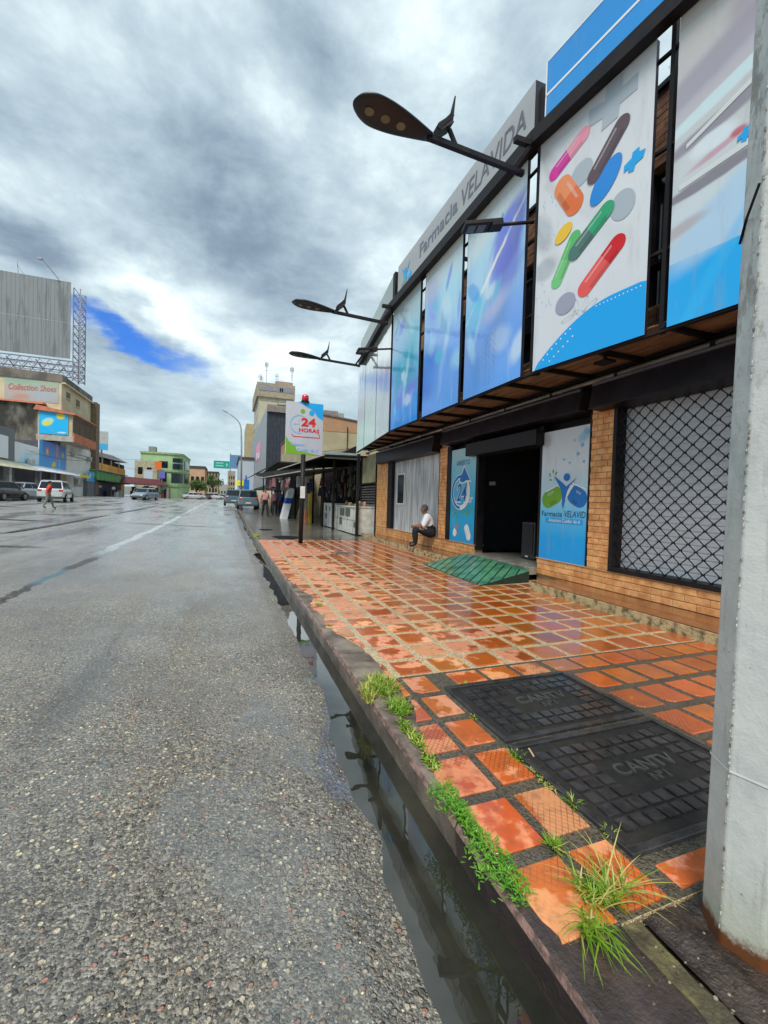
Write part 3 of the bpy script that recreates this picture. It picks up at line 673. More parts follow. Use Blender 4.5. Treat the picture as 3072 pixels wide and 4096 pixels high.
cover(1.445, 2.50, 1.13, 1.885, 'black cast iron manhole cover nearer the camera, beside the grey pole')
cover(1.455, 2.50, 1.92, 2.635, 'black cast iron manhole cover behind the other, farther from the grey pole')
r = MB().box(2.5, 3.0, 10.0, 10.35, -.01, .005).build('drain_cover', mat('grey_cover', (.12, .11, .11), .3, coat=.5), None, label='small flat grey metal cover set in the wet red tiles', cat='drain cover', bevel=.004)

# ------------------------------------------------------------------ green ramp
M_RAMP = mat('green_painted_wood', (.085, .26, .14), .32, col2=(.03, .11, .07), vs=4, bump=.4, bs=40, coat=.35, rnd=.12)
ramp = empty('door_ramp', (4.4, 7, 0), 'green wooden boarded ramp in front of the pharmacy door', 'ramp')
def rz(x, y): return .012+max(0, min(1, (x-3.85)/1.0))*.215-max(0, (6.2-y))*.12*max(0, (x-3.85))
quad = [(3.82, 5.86), (4.86, 5.95), (4.92, 8.02), (3.90, 8.08)]
MB().prism(quad, 0.0, lambda x, y: rz(x, y)-.016).build('ramp_base', mat('ramp_under', (.012, .03, .02), .6), ramp)
dx, dy = .76, .65; nx_, ny_ = -dy, dx
offs = [nx_*p[0]+ny_*p[1] for p in quad]; o0, o1 = min(offs), max(offs); k = o0
while k < o1:
    pc = clip(clip(quad, nx_, ny_, k+.155), -nx_, -ny_, -(k+.012))
    if len(pc) >= 3: MB().prism(pc, lambda x, y: rz(x, y)-.015, lambda x, y: rz(x, y)+.004).build('board', M_RAMP, ramp, bevel=.006)
    k += .167

# ------------------------------------------------------------------ the pharmacy
M_BRICK = mat('tan_brick', (.82, .43, .17), .55, col2=(.60, .25, .08), vs=7, bump=.5, bs=60, rnd=.13)
M_BRICKU = mat('upper_brick', (.30, .15, .075), .7, col2=(.15, .07, .04), vs=7, bump=.5, rnd=.1)
M_MORTAR = mat('brick_mortar', (.50, .33, .19), .8, col2=(.32, .19, .10), vs=9, bump=.5)
M_STEP = mat('step_top_tile', (.20, .07, .025), .22, col2=(.11, .045, .02), vs=4, bump=.3, bs=30, coat=.6)
M_STEPF = mat('step_face', (.46, .36, .19), .75, col2=(.10, .085, .04), vs=9, bump=1.0, bs=45, lo=.42, hi=.66)
ph = empty('pharmacy_building', (5.1, 2, 0), 'brick pharmacy with black shutter boxes and an open dark doorway', 'shop building')
brick_me = {}
def bricks(y0, y1, z0, z1, bh, bl, X=5.1, dep=.05, mort=.008, obj=True, m=None, name='brick'):
    """courses of bricks proud of a mortar bed, facing the street"""
    MB().box(X+.006, X+.05, y0+.002, y1-.002, z0, z1).build('mortar_bed', M_MORTAR, ph)
    row = 0; z = z0+mort*.5; big = MB()
    while z+bh <= z1+.01:
        y = y0 - (bl*.5 if row % 2 else 0)
        while y < y1-.01:
            a, b_ = max(y, y0)+mort*.5, min(y+bl, y1)-mort*.5
            if b_-a > .03:
                pr = random.uniform(-.003, .003)
                if obj:
                    key = (round(b_-a, 2), bh)
                    if key not in brick_me:
                        q = MB(); L = key[0]; e = .004
                        q.add([(0, 0, 0), (0, L, 0), (0, L, bh), (0, 0, bh), (-.008, e, e), (-.008, L-e, e), (-.008, L-e, bh-e), (-.008, e, bh-e)],
                              [(4, 5, 6, 7)[::-1], (0, 1, 5, 4)[::-1], (1, 2, 6, 5)[::-1], (2, 3, 7, 6)[::-1], (3, 0, 4, 7)[::-1]])
                        brick_me[key] = q.mesh('brick', m or M_BRICK)
                    inst(brick_me[key], name, ph, (X+.004+pr, a, z))
                else: big.box(X-.003+pr, X+.02, a, b_, z, z+bh-mort*.3)
            y += bl
        z += bh+mort; row += 1
    if not obj: big.build('upper_brick', m or M_BRICK, ph, kind='stuff')
# step
M1 = MB(); M1.box(4.46, 5.15, 1.2, 5.42, -.02, .118, 1); M1.box(4.62, 5.15, 8.06, 14.95, -.02, .118, 1); M1.build('step', [M_STEP, M_STEPF], ph, bevel=.006)
MB().box(4.465, 5.09, 1.2, 5.415, .119, .130).build('step_tread', M_STEP, ph); MB().box(4.625, 5.09, 8.065, 14.945, .119, .130).build('step_tread', M_STEP, ph)
# base walls and brick piers
MB().box(5.15, 5.32, 2.0, 6.10, -.02, .385).build('base_wall', M_MORTAR, ph); MB().box(5.15, 5.32, 8.09, 14.7, -.02, .385).build('base_wall', M_MORTAR, ph)
bricks(2.2, 6.06, .13, .395, .081, .285); bricks(8.09, 13.58, .13, .395, .076, .33)
M_SILL = mat('sill_tile', (.62, .36, .17), .4, col2=(.5, .25, .1), coat=.3)
MB().box(5.085, 5.33, 2.2, 6.08, .396, .412).build('sill', M_SILL, ph, bevel=.003); MB().box(5.085, 5.33, 8.07, 13.6, .396, .412).build('sill', M_SILL, ph, bevel=.003)
for a, b_, zt in ((4.56, 4.965, 3.09), (9.44, 9.83, 2.70)):
    MB().box(5.15, 5.4, a, b_, .41, 3.2).build('pier_core', M_MORTAR, ph); bricks(a, b_, .413, zt, .080, .20)
MB().box(5.15, 5.4, 13.6, 14.72, .13, 3.2).build('pier_core', M_MORTAR, ph); bricks(13.6, 14.72, .413, 2.8, .080, .25, obj=False)
bricks(13.6, 14.72, .13, .413, .080, .25, obj=False)
# right-hand opening: shutter behind diamond grille
M_SHUT = mat('shutter_grey', (.62, .66, .71), .42, .0, col2=(.50, .54, .58), vs=70, bump=.15, bs=120, rvar=.2)
M_SHUT2 = mat('shutter_streaked', (.62, .66, .68), .5, col2=(.30, .33, .345), vs=3.2, stretch=(1, 4, .35), bump=.2, rvar=.25)
sh = MB()
for i in range(27): 
    z = .47+i*.0825; sh.hexa([(5.27, 1.6, z), (5.252, 1.6, z+.01), (5.252, 4.5, z+.01), (5.27, 4.5, z), (5.27, 1.6, z+.078), (5.252, 1.6, z+.07), (5.252, 4.5, z+.07), (5.27, 4.5, z+.078)])
sh.box(5.262, 5.28, 1.6, 4.5, .45, 2.72)
sh.build('shutter', M_SHUT, ph)
fr = MB(); fr.box(5.07, 5.3, 4.50, 4.556, .415, 2.72); fr.box(5.075, 5.24, 1.6, 4.5, .413, .475); fr.build('opening_frame', M_DARK, ph)
gr = MB(); pw, phh = .182, .168
Y0, Y1, Z0, Z1 = 1.62, 4.49, .48, 2.70
n = int((Y1-Y0)/pw)+1; mrow = int((Z1-Z0)/phh)+1
for i in range(-mrow, n+mrow+1):
    for s_ in (1, -1):
        pts = []
        for j in range(mrow+1):
            y = Y1-(i*pw)-(s_*j*pw/2*1.0); z = Z0+j*phh/1.0*.5*1.0
            pts.append((y, z))
        # straight diagonal wire clipped to the opening
        ya = Y1-i*pw; slope = s_*phh/pw
        seg = []
        for (yy) in (Y0, Y1):
            zz_ = Z0+(yy-ya)*slope
            if Z0-1e-6 <= zz_ <= Z1: seg.append((yy, zz_))
        for zz_ in (Z0, Z1):
            yy = ya+(zz_-Z0)/slope
            if Y0 < yy < Y1: seg.append((yy, zz_))
        if len(seg) >= 2: gr.bar((5.13+.006*s_, *seg[0]), (5.13+.006*s_, *seg[1]), .010, .010)
for i in range(0, n+1):
    for j in range(0, int((Z1-Z0)/(phh/2))+1):
        y = Y1-i*pw-(j % 2)*pw/2; z = Z0+j*phh/2
        if y > Y0 and z < Z1: gr.bar((5.13, y-.017, z), (5.13, y+.017, z), .024, .016)
gr.build('security_grille', M_DARK, ph)
# shutter boxes and the pale conduit above them
for a, b_, zb, zt in ((1.5, 4.82, 2.72, 3.06), (5.0, 9.42, 2.74, 3.04), (9.86, 14.3, 2.62, 3.0)):
    q = MB(); q.prism([(a, 0), (b_, 0), (b_, 1), (a, 1)], 0, 1)
    q = MB(); q.hexa([(4.86, a, zb), (5.35, a, zb-.02), (5.35, b_, zb-.02), (4.86, b_, zb), (4.93, a, zt), (5.35, a, zt+.05), (5.35, b_, zt+.05), (4.93, b_, zt)])
    q.build('shutter_box', mat('shutter_box_black', (.008, .006, .009), .45, col2=(.018, .013, .017), vs=3, spec=.25), ph, bevel=.01)
    MB().box(4.90, 4.93, a+.03, b_-.02, zt-.005, zt+.028).build('box_trim', mat('trim_grey', (.12, .11, .14), .4), ph)
MB().box(5.3, 5.36, 2.0, 14.8, 2.6, 3.3).build('lintel', M_DARK, ph)
y = 2.0; k = 0
while y < 14.9:
    L = 1.25; MB().tube([(4.99, y, 3.145), (4.99, y+L-.06, 3.145)], .026, 8).build('conduit', mat('pale_conduit', (.42, .38, .33), .45, .1, col2=(.28, .25, .22)), ph, smooth=True)
    MB().box(4.97, 5.1, y+L-.06, y+L, 3.10, 3.18).build('conduit_clip', M_DARK, ph); y += L; k += 1
# doorway
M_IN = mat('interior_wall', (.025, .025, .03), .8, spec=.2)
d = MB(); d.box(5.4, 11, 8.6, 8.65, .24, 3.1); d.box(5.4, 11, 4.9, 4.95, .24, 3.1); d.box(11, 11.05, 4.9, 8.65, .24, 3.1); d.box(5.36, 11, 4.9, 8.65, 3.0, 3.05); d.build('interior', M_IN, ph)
MB().box(4.95, 11, 6.07, 8.07, .10, .235).build('threshold', mat('threshold_slab', (.30, .29, .24), .45, col2=(.18, .17, .14), vs=5, coat=.3), ph, bevel=.006)
d = MB(); d.box(5.12, 5.3, 6.04, 6.10, .4, 2.7); d.box(5.12, 5.3, 8.05, 8.12, .3, 2.7); d.box(4.93, 5.3, 6.0, 8.3, 2.36, 2.62); d.build('door_frame', M_DARK, ph)
dc = MB()
for i in range(7): dc.box(7.0+.4*(i % 3), 7.3+.4*(i % 3), 5.2+i*.45, 5.5+i*.45, .24, .9+.25*(i % 4))
dc.build('shop_counter', mat('counter_dark', (.02, .03, .035), .3), ph)
spk = empty('loudspeaker', (5.75, 7.0, .24), 'black loudspeaker box standing just inside the dark doorway', 'loudspeaker')
MB().box(5.62, 5.98, 6.76, 7.16, .245, .98).build('cabinet', mat('speaker_black', (.035, .035, .04), .4), spk, bevel=.02)
MB().box(5.605, 5.622, 6.80, 7.12, .36, .94).build('grille', mat('speaker_grille', (.02, .02, .022), .6, bump=.6, bs=200), spk); MB().box(5.598, 5.606, 6.92, 7.0, .285, .315).build('badge', M_WHITEP, spk)
for yy, zz0, hh in ((5.6, .24, 1.5), (7.8, .24, 1.2)):
    sf = empty('shop_shelf', (8.2, yy, .24), 'dim stocked shelf deep inside the pharmacy, '+('right side' if yy < 6 else 'left side'), 'shelf'); q = MB(); q.box(8.2, 8.6, yy, yy+.7, .24, .24+hh); q.build('cabinet', mat('shelf_grey', (.18, .2, .22), .5), sf)
    for k_ in range(12): MB().box(8.12, 8.2, yy+.05+(k_ % 4)*.16, yy+.16+(k_ % 4)*.16, .5+(k_//4)*.38, .7+(k_//4)*.38).build('carton', mat('carton%d' % (k_ % 3), [(.5, .5, .5), (.1, .3, .5), (.4, .12, .1)][k_ % 3], .5), sf)
m_dim = mat('dim_label', (.10, .10, .12), .5)
MB().box(5.32, 5.34, 7.70, 7.92, 1.72, 1.80).build('door_sticker', m_dim, ph)
# left window wall: dark frame, streaked metal sheet, slot window
MB().box(5.2, 5.26, 9.84, 13.2, .40, 2.66).build('shutter', M_SHUT2, ph)
for bx_ in ((5.09, 5.3, 13.20, 13.59, .41, 2.68), (5.12, 5.3, 9.832, 9.90, .41, 2.60), (5.1, 5.3, 9.24, 9.435, .41, 2.7), (5.1, 5.3, 4.97, 5.0, .41, 2.75)): MB().box(*bx_).build('opening_frame', M_DARK, ph)
wf = MB(); wf.box(5.175, 5.198, 12.30, 12.36, 1.22, 2.22); wf.box(5.175, 5.198, 12.90, 12.96, 1.22, 2.22); wf.box(5.175, 5.198, 12.36, 12.90, 1.22, 1.27); wf.box(5.175, 5.198, 12.36, 12.90, 2.17, 2.22)
win = wf.build('slot_window', M_WHITEP, ph)
o = MB().box(5.185, 5.195, 12.36, 12.90, 1.27, 2.17).build('pane', M_GLASSD, win, local=True)
# upper wall behind the sign panels: brick, dark glazing, brick
MB().box(5.2, 5.4, 1.0, 15.0, 3.2, 3.95).build('upper_wall', M_MORTAR, ph); MB().box(5.2, 5.4, 1.0, 15.0, 5.72, 6.72).build('upper_wall', M_MORTAR, ph)
bricks(1.2, 11.0, 3.45, 3.95, .085, .27, X=5.15, obj=False, m=M_BRICKU); bricks(1.2, 11.0, 5.74, 6.70, .085, .27, X=5.15, obj=False, m=M_BRICKU)
MB().box(5.27, 5.3, 1.0, 15.0, 3.95, 5.72).build('upper_window', M_GLASSD, ph)
q = MB()
for i in range(14): q.box(5.2, 5.27, 1.2+i*1.0, 1.25+i*1.0, 3.95, 5.72)
q.box(5.18, 5.27, 1.0, 15, 4.5, 4.54); q.build('window_frame', M_DARK, ph)
MB().box(5.1, 9.5, 1.0, 15.0, 6.70, 6.76).build('roof', M_DARK, ph)
MB().box(5.36, 9.6, 1.0, 15.0, 3.2, 3.24).build('floor_slab', M_DARK, ph)
MB().box(9.4, 9.6, 1.0, 15.0, 0, 6.7).build('back_wall', M_MORTAR, ph); MB().box(5.4, 9.4, 14.8, 15.0, -.02, 6.7).build('side_wall', M_MORTAR, ph); MB().box(5.4, 9.4, 1.0, 1.2, -.02, 6.7).build('side_wall', M_MORTAR, ph)
# canopy: bowed edge beam, rafters, plank soffit
A_, B_, C_, D_ = (4.555, 1.2), (4.035, 5.06), (4.054, 10.8), (4.725, 16.281)
def bowx(y):
    for (x0, y0), (x1, y1) in ((A_, B_), (B_, C_), (C_, D_)):
        if y <= y1: return x0+(x1-x0)*(y-y0)/(y1-y0)
    return D_[0]
eb = MB()
for p, q_ in ((A_, B_), (B_, C_), (C_, D_)): eb.bar((p[0]+.05, p[1], 3.205), (q_[0]+.05, q_[1], 3.205), .05, .025); 
eb.bar((5.12, 1.2, 3.27), (5.12, 15.9, 3.27), .05, .05)
eb.build('canopy_beam', M_DARK, ph)
y = 1.6
while y < 15.9:
    MB().bar((bowx(y)+.06, y, 3.27), (5.12, y, 3.27), .05, .055).build('rafter', M_DARK, ph); y += .86
M_PLANK = mat('soffit_plank', (.30, .17, .095), .6, col2=(.15, .085, .05), vs=3, stretch=(3, .5, 1), rnd=.15, bump=.3)
soff = [(q_[0]+.09, q_[1]) for q_ in (A_, B_, C_)]+[(D_[0]+.09, 16.25), (5.15, 16.2), (5.15, 1.2)]
k = 4.0
while k < 5.15:
    pc = clip(clip(soff, 1, 0, min(k+.17, 5.15)), -1, 0, -(k+.008))
    if len(pc) > 2: MB().prism(pc, 3.305, 3.32).build('soffit_plank', M_PLANK, ph)
    k += .175
MB().prism([(x+.03, y) for x, y in soff], 3.322, 3.34).build('canopy_deck', M_DARK, ph)
# hanging soffit lamp bracket seen under the pill panel
q = MB(); q.box(4.45, 4.62, 4.15, 4.35, 3.17, 3.20); q.bar((4.5, 4.2, 3.2), (4.35, 4.2, 3.36), .03); q.build('soffit_bracket', M_DARK, ph)
# steel posts behind the panels
q = MB()
for y in (1.6, 3.35, 5.17, 7.07, 8.9, 10.78): q.bar((bowx(y)+.10, y, 3.2), (bowx(y)+.10, y, 7.3), .05)
q.bar((B_[0]+.14, B_[1]+.06, 3.2), (B_[0]+.14, B_[1]+.06, 6.5), .07)
for z in (4.1, 5.2, 6.2):
    for p, q_ in ((A_, B_), (B_, C_), (C_, D_)): q.bar((p[0]+.1, p[1], z), (q_[0]+.1, q_[1], z), .035)
q.build('panel_rack', M_DARK, ph)
for y in (2.2, 5.0, 8.0, 10.8, 13.5): MB().bar((bowx(y)+.1, y, 6.45), (5.3, y, 6.45), .06).build('roof_tie', M_DARK, ph)

# ------------------------------------------------------------------ door posters
def lerp(a, b, t): return (a[0]+(b[0]-a[0])*t, a[1]+(b[1]-a[1])*t)
M_EDGE = mat('panel_edge', (.02, .02, .03), .4)
CB = (.005, .33, .78); WH = (.78, .80, .82)
mWhite = flat('print_white', (.80, .82, .84)); mNavy = flat('print_navy', (.05, .07, .16)); mBlue = flat('print_blue', (.004, .16, .52)); mCyan = flat('print_cyan', (.01, .36, .78))
mGreen = flat('print_green', (.16, .38, .02)); mRedP = flat('print_red', (.62, .012, .012)); mGreyP = flat('print_grey', (.25, .27, .33)); mLblue = flat('print_lightblue', (.20, .45, .75))
P = Pl((5.115, 6.035), (5.115, 5.005), .412, 2.57)
po = empty('logo_poster', (5.1, 5.5, .41), 'tall door poster with blue figure and two capsules, right of the dark doorway', 'poster')
P.board('panel', art('art_logo', P.W/P.Hh, [(0, (.002, .33, .80)), (.18, (.002, .37, .85)), (.36, (.12, .55, .90)), (.52, (.45, .70, .85)), (.72, (.66, .74, .80)), (1, (.55, .58, .62))], [(.9, .93, .06, .035, 30, (.1, .4, .7, .6), .5), (.1, .93, .05, .05, 0, (.45, .44, .45, .7), .4)], .02, .2), M_EDGE, .02, po)
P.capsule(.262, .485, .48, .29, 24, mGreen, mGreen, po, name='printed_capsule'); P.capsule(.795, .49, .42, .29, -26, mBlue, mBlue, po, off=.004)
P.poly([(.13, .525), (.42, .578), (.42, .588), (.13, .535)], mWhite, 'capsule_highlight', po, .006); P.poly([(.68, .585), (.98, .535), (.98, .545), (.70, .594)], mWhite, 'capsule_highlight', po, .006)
P.ellipse(.575, .635, .067, .062, mBlue, 'printed_head', po, off=.008)
P.poly([(.30, .645), (.36, .632), (.50, .590), (.57, .565), (.66, .590), (.78, .628), (.66, .575), (.60, .53), (.52, .40), (.50, .42), (.49, .50), (.44, .56), (.36, .61)], mBlue, 'printed_figure', po, .008)
P.poly([(.62, .58), (.74, .575), (.66, .53), (.58, .47), (.555, .46)], mWhite, 'printed_figure', po, .007)
for du, dv, a_ in ((.20, .66, 120), (.27, .685, 90), (.34, .67, 60), (.22, .62, 170)): P.ellipse(du, dv, .036, .014, mGreen, 'printed_leaf', po, a_, .006, 10)
for du, dv, q_ in ((.62, .74, .02), (.78, .80, .03), (.86, .86, .035), (.5, .77, .022), (.7, .9, .018), (.9, .74, .024), (.93, .955, .05)): P.ellipse(du, dv, q_, q_, mLblue, 'printed_dot', po, 0, .005, 10)
P.text('Farmacia', .285, .355, .125, mNavy, po, bold=.008, fit=(.044, .503)); P.text('VELAVID', .77, .358, .145, mNavy, po, shear=.15, bold=.004, fit=(.55, .975))
P.poly([(.14, .288), (.92, .288), (.92, .325), (.14, .325)], mCyan, 'print_band', po, .004)
P.text('Amamos Cuidar de ti', .53, .307, .082, mWhite, po, bold=.008, off=.007, fit=(.21, .88))
P = Pl((5.115, 9.235), (5.115, 8.14), .412, 2.59)
po = empty('hours_poster', (5.1, 8.7, .41), 'blue ABIERTO 24 hr door poster with round arrow, left of the dark doorway', 'poster')
P.board('panel', art('art_hours', P.W/P.Hh, [(0, (.005, .33, .66)), (.4, (.01, .42, .74)), (.7, (.16, .56, .76)), (1, (.42, .66, .72))], [(.45, .35, .3, .05, 0, (.05, .30, .25, .5), .6)], .03, .2), M_EDGE, .02, po)
P.text('ABIERTO', .47, .845, .16, mNavy, po, fit=(.224, .765))
P.ellipse(.42, .535, .42, .42, mWhite, 'clock_ring', po, 0, .004, 40, 75, 395, .74); P.ellipse(.42, .535, .40, .40, mBlue, 'clock_ring', po, 0, .006, 40, 80, 270, .84)
P.poly([(.38, .66), (.56, .80), (.80, .655), (.66, .66), (.5, .635)], mBlue, 'arrow_head', po, .008); P.poly([(.34, .655), (.56, .825), (.85, .64), (.66, .64), (.5, .62)], mWhite, 'arrow_outline', po, .005)
P.text('24', .47, .52, .58, mBlue, po, bold=.02, shear=.2, off=.008, fit=(.265, .69)); P.text('24', .475, .518, .60, mWhite, po, bold=.05, shear=.2, off=.005, fit=(.235, .72))
P.text('hr', .83, .46, .26, mWhite, po, bold=.02, shear=.2, off=.008, sx=.8)
P.capsule(.28, .125, .36, .17, 55, mGreyP, mWhite, po); P.capsule(.76, .115, .38, .19, -62, mWhite, mWhite, po)
for du, dv in ((.16, .29), (.3, .27), (.7, .31)): P.ellipse(du, dv, .06, .03, mGreen, 'printed_leaf', po, 40, .005, 10)

# ------------------------------------------------------------------ upper sign panels
def onln(p, q, y): t = (y-p[1])/(q[1]-p[1]); return (p[0]+(q[0]-p[0])*t, y)
def rblobs(seed, n=12):
    g = random.Random(seed); pal_ = [(.05, .55, .78), (.12, .20, .78), (.45, .80, .90), (.25, .30, .85), (.70, .85, .92), (.02, .30, .80)]
    return [(g.random(), g.uniform(.12, .85), g.uniform(.02, .09), g.uniform(.01, .06), g.uniform(0, 180), (*pal_[g.randrange(6)], g.uniform(.35, .75)), g.uniform(.2, .6)) for _ in range(n)]
def panel(sec, yf, yn, z0, z1, label, stops, blobs, warp=.05, rough=.14, streak=0, name='sign_panel', thick=.05, coat=.5, group='tall sign panels over the pharmacy'):
    p, q = sec; a, b_ = onln(p, q, yf), onln(p, q, yn); P = Pl(a, b_, z0, z1)
    r = empty(name, (a[0], (yf+yn)/2, z0), label, 'sign panel', group)
    P.board('panel', art('art_'+str(len(MATS)), P.W/P.Hh, stops, blobs, warp, rough, streak=streak, coat=coat), M_EDGE, thick, r)
    return P, r
SA, SB, SC = (A_, B_), (B_, C_), (C_, D_)
ZB, ZT = 3.215, 6.375
# P2 : pills
P, r = panel(SA, 5.04, 3.47, ZB, ZT, 'white sign panel printed with coloured pills over a blue wave', [(0, (.60, .65, .70)), (.5, (.66, .70, .74)), (1, (.60, .63, .66))],
             [(.05, .6, .05, .09, 30, (.42, .47, .52, .8), .4), (.1, .43, .06, .05, 0, (.40, .45, .50, .8), .3)], .02)
mp = lambda n, c: flat('pill_'+n, c, .25)
wave = [(0.02, 0), (1, 0), (1, .185)]+[(.02+.98*t, .19*math.sin(min(1, (.02+.98*t)/.78)*math.pi*.5)**.9) for t in [.96-.04*i for i in range(24)]]
P.poly(wave, flat('wave_blue', (.002, .36, .84), .16), 'printed_wave', r, .004)
for i in range(7): P.ellipse(.12+.045*i, .035+.018*i*(1-.03*i), .011, .011, mWhite, 'printed_dot', r, 0, .006, 8)
for i in range(6): P.ellipse(.19+.045*i, .020+.014*i, .011, .011, mWhite, 'printed_dot', r, 0, .006, 8)
for i in range(12): P.ellipse(.62+.031*i, .172+.0003*i, .008, .008, mWhite, 'printed_dot', r, 0, .006, 8)
pg = flat('pill_pale_grey', (.40, .46, .52), .3)
P.poly([(.484, .895), (.61, .885), (.60, .838), (.735, .842), (.745, .885), (.875, .885), (.875, .945), (.755, .94), (.765, .99), (.63, .99), (.62, .945), (.484, .962)], pg, 'printed_cross', r, .004)
def cap(u0, v0, u1, v1, W_, m1, m2, off=.005, split=0.0):
    dx_, dy_ = (u1-u0)*P.W, (v1-v0)*P.Hh; P.capsule((u0+u1)/2, (v0+v1)/2, math.hypot(dx_, dy_), W_, math.degrees(math.atan2(dy_, dx_)), m1, m2, r, off=off, split=split)
cap(.115, .812, .495, .895, .19, mp('rose', (.80, .30, .40)), mp('magenta', (.66, .03, .34)))
cap(.515, .665, .812, .825, .20, mp('brown', (.11, .07, .085)), mp('brown', (.11, .07, .085)), off=.009)
P.ellipse(.655, .637, .27, .145, mp('azure', (.02, .24, .70)), 'printed_capsule', r, 51, .007)
cap(.215, .775, .425, .592, .27, mp('orange', (.74, .17, .05)), mp('orange2', (.80, .27, .11)))
P.ellipse(.435, .735, .165, .15, pg, 'printed_disc', r, 20, .004); P.ellipse(.80, .503, .15, .175, pg, 'printed_disc', r, 20, .004); P.ellipse(.33, .238, .155, .135, flat('disc_lilac', (.32, .34, .44), .3), 'printed_disc', r, 0, .006)
P.poly([(.80, .615), (.83, .62), (.835, .605), (.875, .60), (.885, .62), (.94, .625), (.955, .65), (.91, .655), (.91, .672), (.86, .668), (.855, .65), (.80, .64)], mCyan, 'printed_cross', r, .006)
P.ellipse(.285, .537, .145, .095, mp('yellow', (.82, .52, .03)), 'printed_disc', r, 28, .009)
cap(.205, .325, .425, .515, .18, mp('green', (.10, .48, .14)), mp('lightgreen', (.16, .56, .20)))
cap(.355, .412, .728, .538, .20, mp('dkgreen', (.03, .36, .17)), mp('slate', (.07, .17, .15)), off=.010)
cap(.462, .242, .822, .392, .21, mp('red', (.60, .01, .015)), mp('coral', (.76, .09, .08)), split=.3)
mLeaf = flat('leaf_line', (.36, .42, .46), .3)
for a_, du, dv in ((70, .52, .20), (100, .44, .205), (30, .57, .185), (10, .36, .17), (150, .47, .175)): P.ellipse(du, dv, .10, .028, mLeaf, 'printed_leaf', r, a_, .003, 20, 0, 360, .90)
rr = random.Random(5)
for i in range(26): P.ellipse(rr.uniform(.02, .2), rr.uniform(.2, .75), .008, .008, mLblue, 'printed_dot', r, 0, .005, 6)
# P1 : blurred shelves
P, r = panel(SA, 3.24, 1.66, ZB, ZT, 'sign panel with blurred shelves above flat blue, nearest the grey pole', [(0, (.002, .38, .84)), (.200, (.002, .38, .84)), (.202, (.46, .58, .68)), (.5, (.55, .60, .62)), (.8, (.50, .48, .50)), (1, (.58, .56, .52))],
             [(.24, .775, .26, .05, 22, (.33, .31, .38, .85), .4), (.26, .71, .26, .03, 22, (.44, .42, .48, .6), .5), (.28, .665, .22, .022, 18, (.58, .76, .80, .9), .35), (.25, .583, .17, .024, 14, (.24, .22, .28, .9), .3), (.22, .53, .06, .028, 8, (.66, .74, .80, .9), .3), (.26, .492, .08, .010, 12, (.52, .22, .32, .7), .5), (.35, .51, .02, .012, 10, (.50, .04, .08, .8), .4),
              (.22, .418, .16, .020, 6, (.18, .16, .20, .9), .25), (.14, .36, .10, .03, 10, (.58, .66, .70, .8), .4), (.34, .30, .20, .07, 35, (.40, .60, .80, .85), .35), (.05, .30, .08, .018, 10, (.40, .30, .30, .6), .5), (.2, .08, .25, .02, 60, (.02, .46, .90, .5), .5), (.42, .87, .08, .06, 30, (.34, .30, .36, .7), .4)], .018)
for (u0, v0, u1, v1, h_) in ((.072, .553, .46, .632, .018), (.041, .430, .46, .452, .020)): P.poly([(u0, v0), (u1, v1), (u1, v1+h_), (u0, v0+h_*.8)], flat('shelf_edge', (.64, .67, .68), .3), 'printed_shelf', r, .004)
P.poly([(.35, .488), (.375, .494), (.38, .506), (.405, .502), (.402, .49), (.43, .484), (.428, .470), (.40, .474), (.395, .462), (.37, .466), (.372, .478), (.35, .474)], mCyan, 'printed_cross', r, .006)
# P3..P5 : blue laboratory pictures
bl = [(0, (.10, .36, .90)), (.3, (.15, .36, .88)), (.55, (.26, .50, .88)), (.75, (.36, .64, .86)), (.90, (.56, .70, .74)), (1, (.64, .68, .64))]
P, r = panel(SB, 6.955, 5.31, ZB, ZT, 'blue sign panel with a violet shape and diagonal light streaks', bl,
             [(.72, .72, .20, .12, 50, (.12, .14, .70, .85), .25), (.75, .58, .12, .09, 70, (.14, .16, .72, .7), .35), (.5, .90, .3, .06, 25, (.66, .74, .76, .8), .8), (.25, .60, .10, .22, -25, (.50, .78, .88, .5), .6), (.45, .62, .35, .010, 40, (.92, .92, .84, .9), .8), (.35, .5, .02, .2, -20, (.72, .88, .95, .6), .6),
              (.2, .45, .12, .10, 0, (.08, .48, .78, .7), .6), (.55, .42, .12, .05, 20, (.58, .56, .82, .5), .7)]+rblobs(3, 9), .04, streak=.15)
for i in range(16):
    for j in range(3): P.ellipse(.42+.07*j+.02*(i % 2), .04+.017*i, .012, .012, mLblue, 'printed_dot', r, 0, .005, 6)
P, r = panel(SB, 8.75, 7.15, ZB, ZT, 'blue sign panel with hazy pale top, the middle one of the three blue ones', bl,
             [(.15, .28, .16, .14, 70, (.01, .14, .72, .8), .5), (.25, .74, .10, .16, 10, (.22, .38, .88, .7), .5), (.15, .85, .16, .07, 0, (.60, .56, .66, .5), .6), (.70, .70, .18, .16, 0, (.42, .76, .86, .6), .6), (.6, .35, .03, .20, -15, (.60, .85, .92, .5), .7), (.7, .25, .3, .12, 0, (.12, .38, .92, .6), .6)]+rblobs(5, 12), .05, streak=.2)
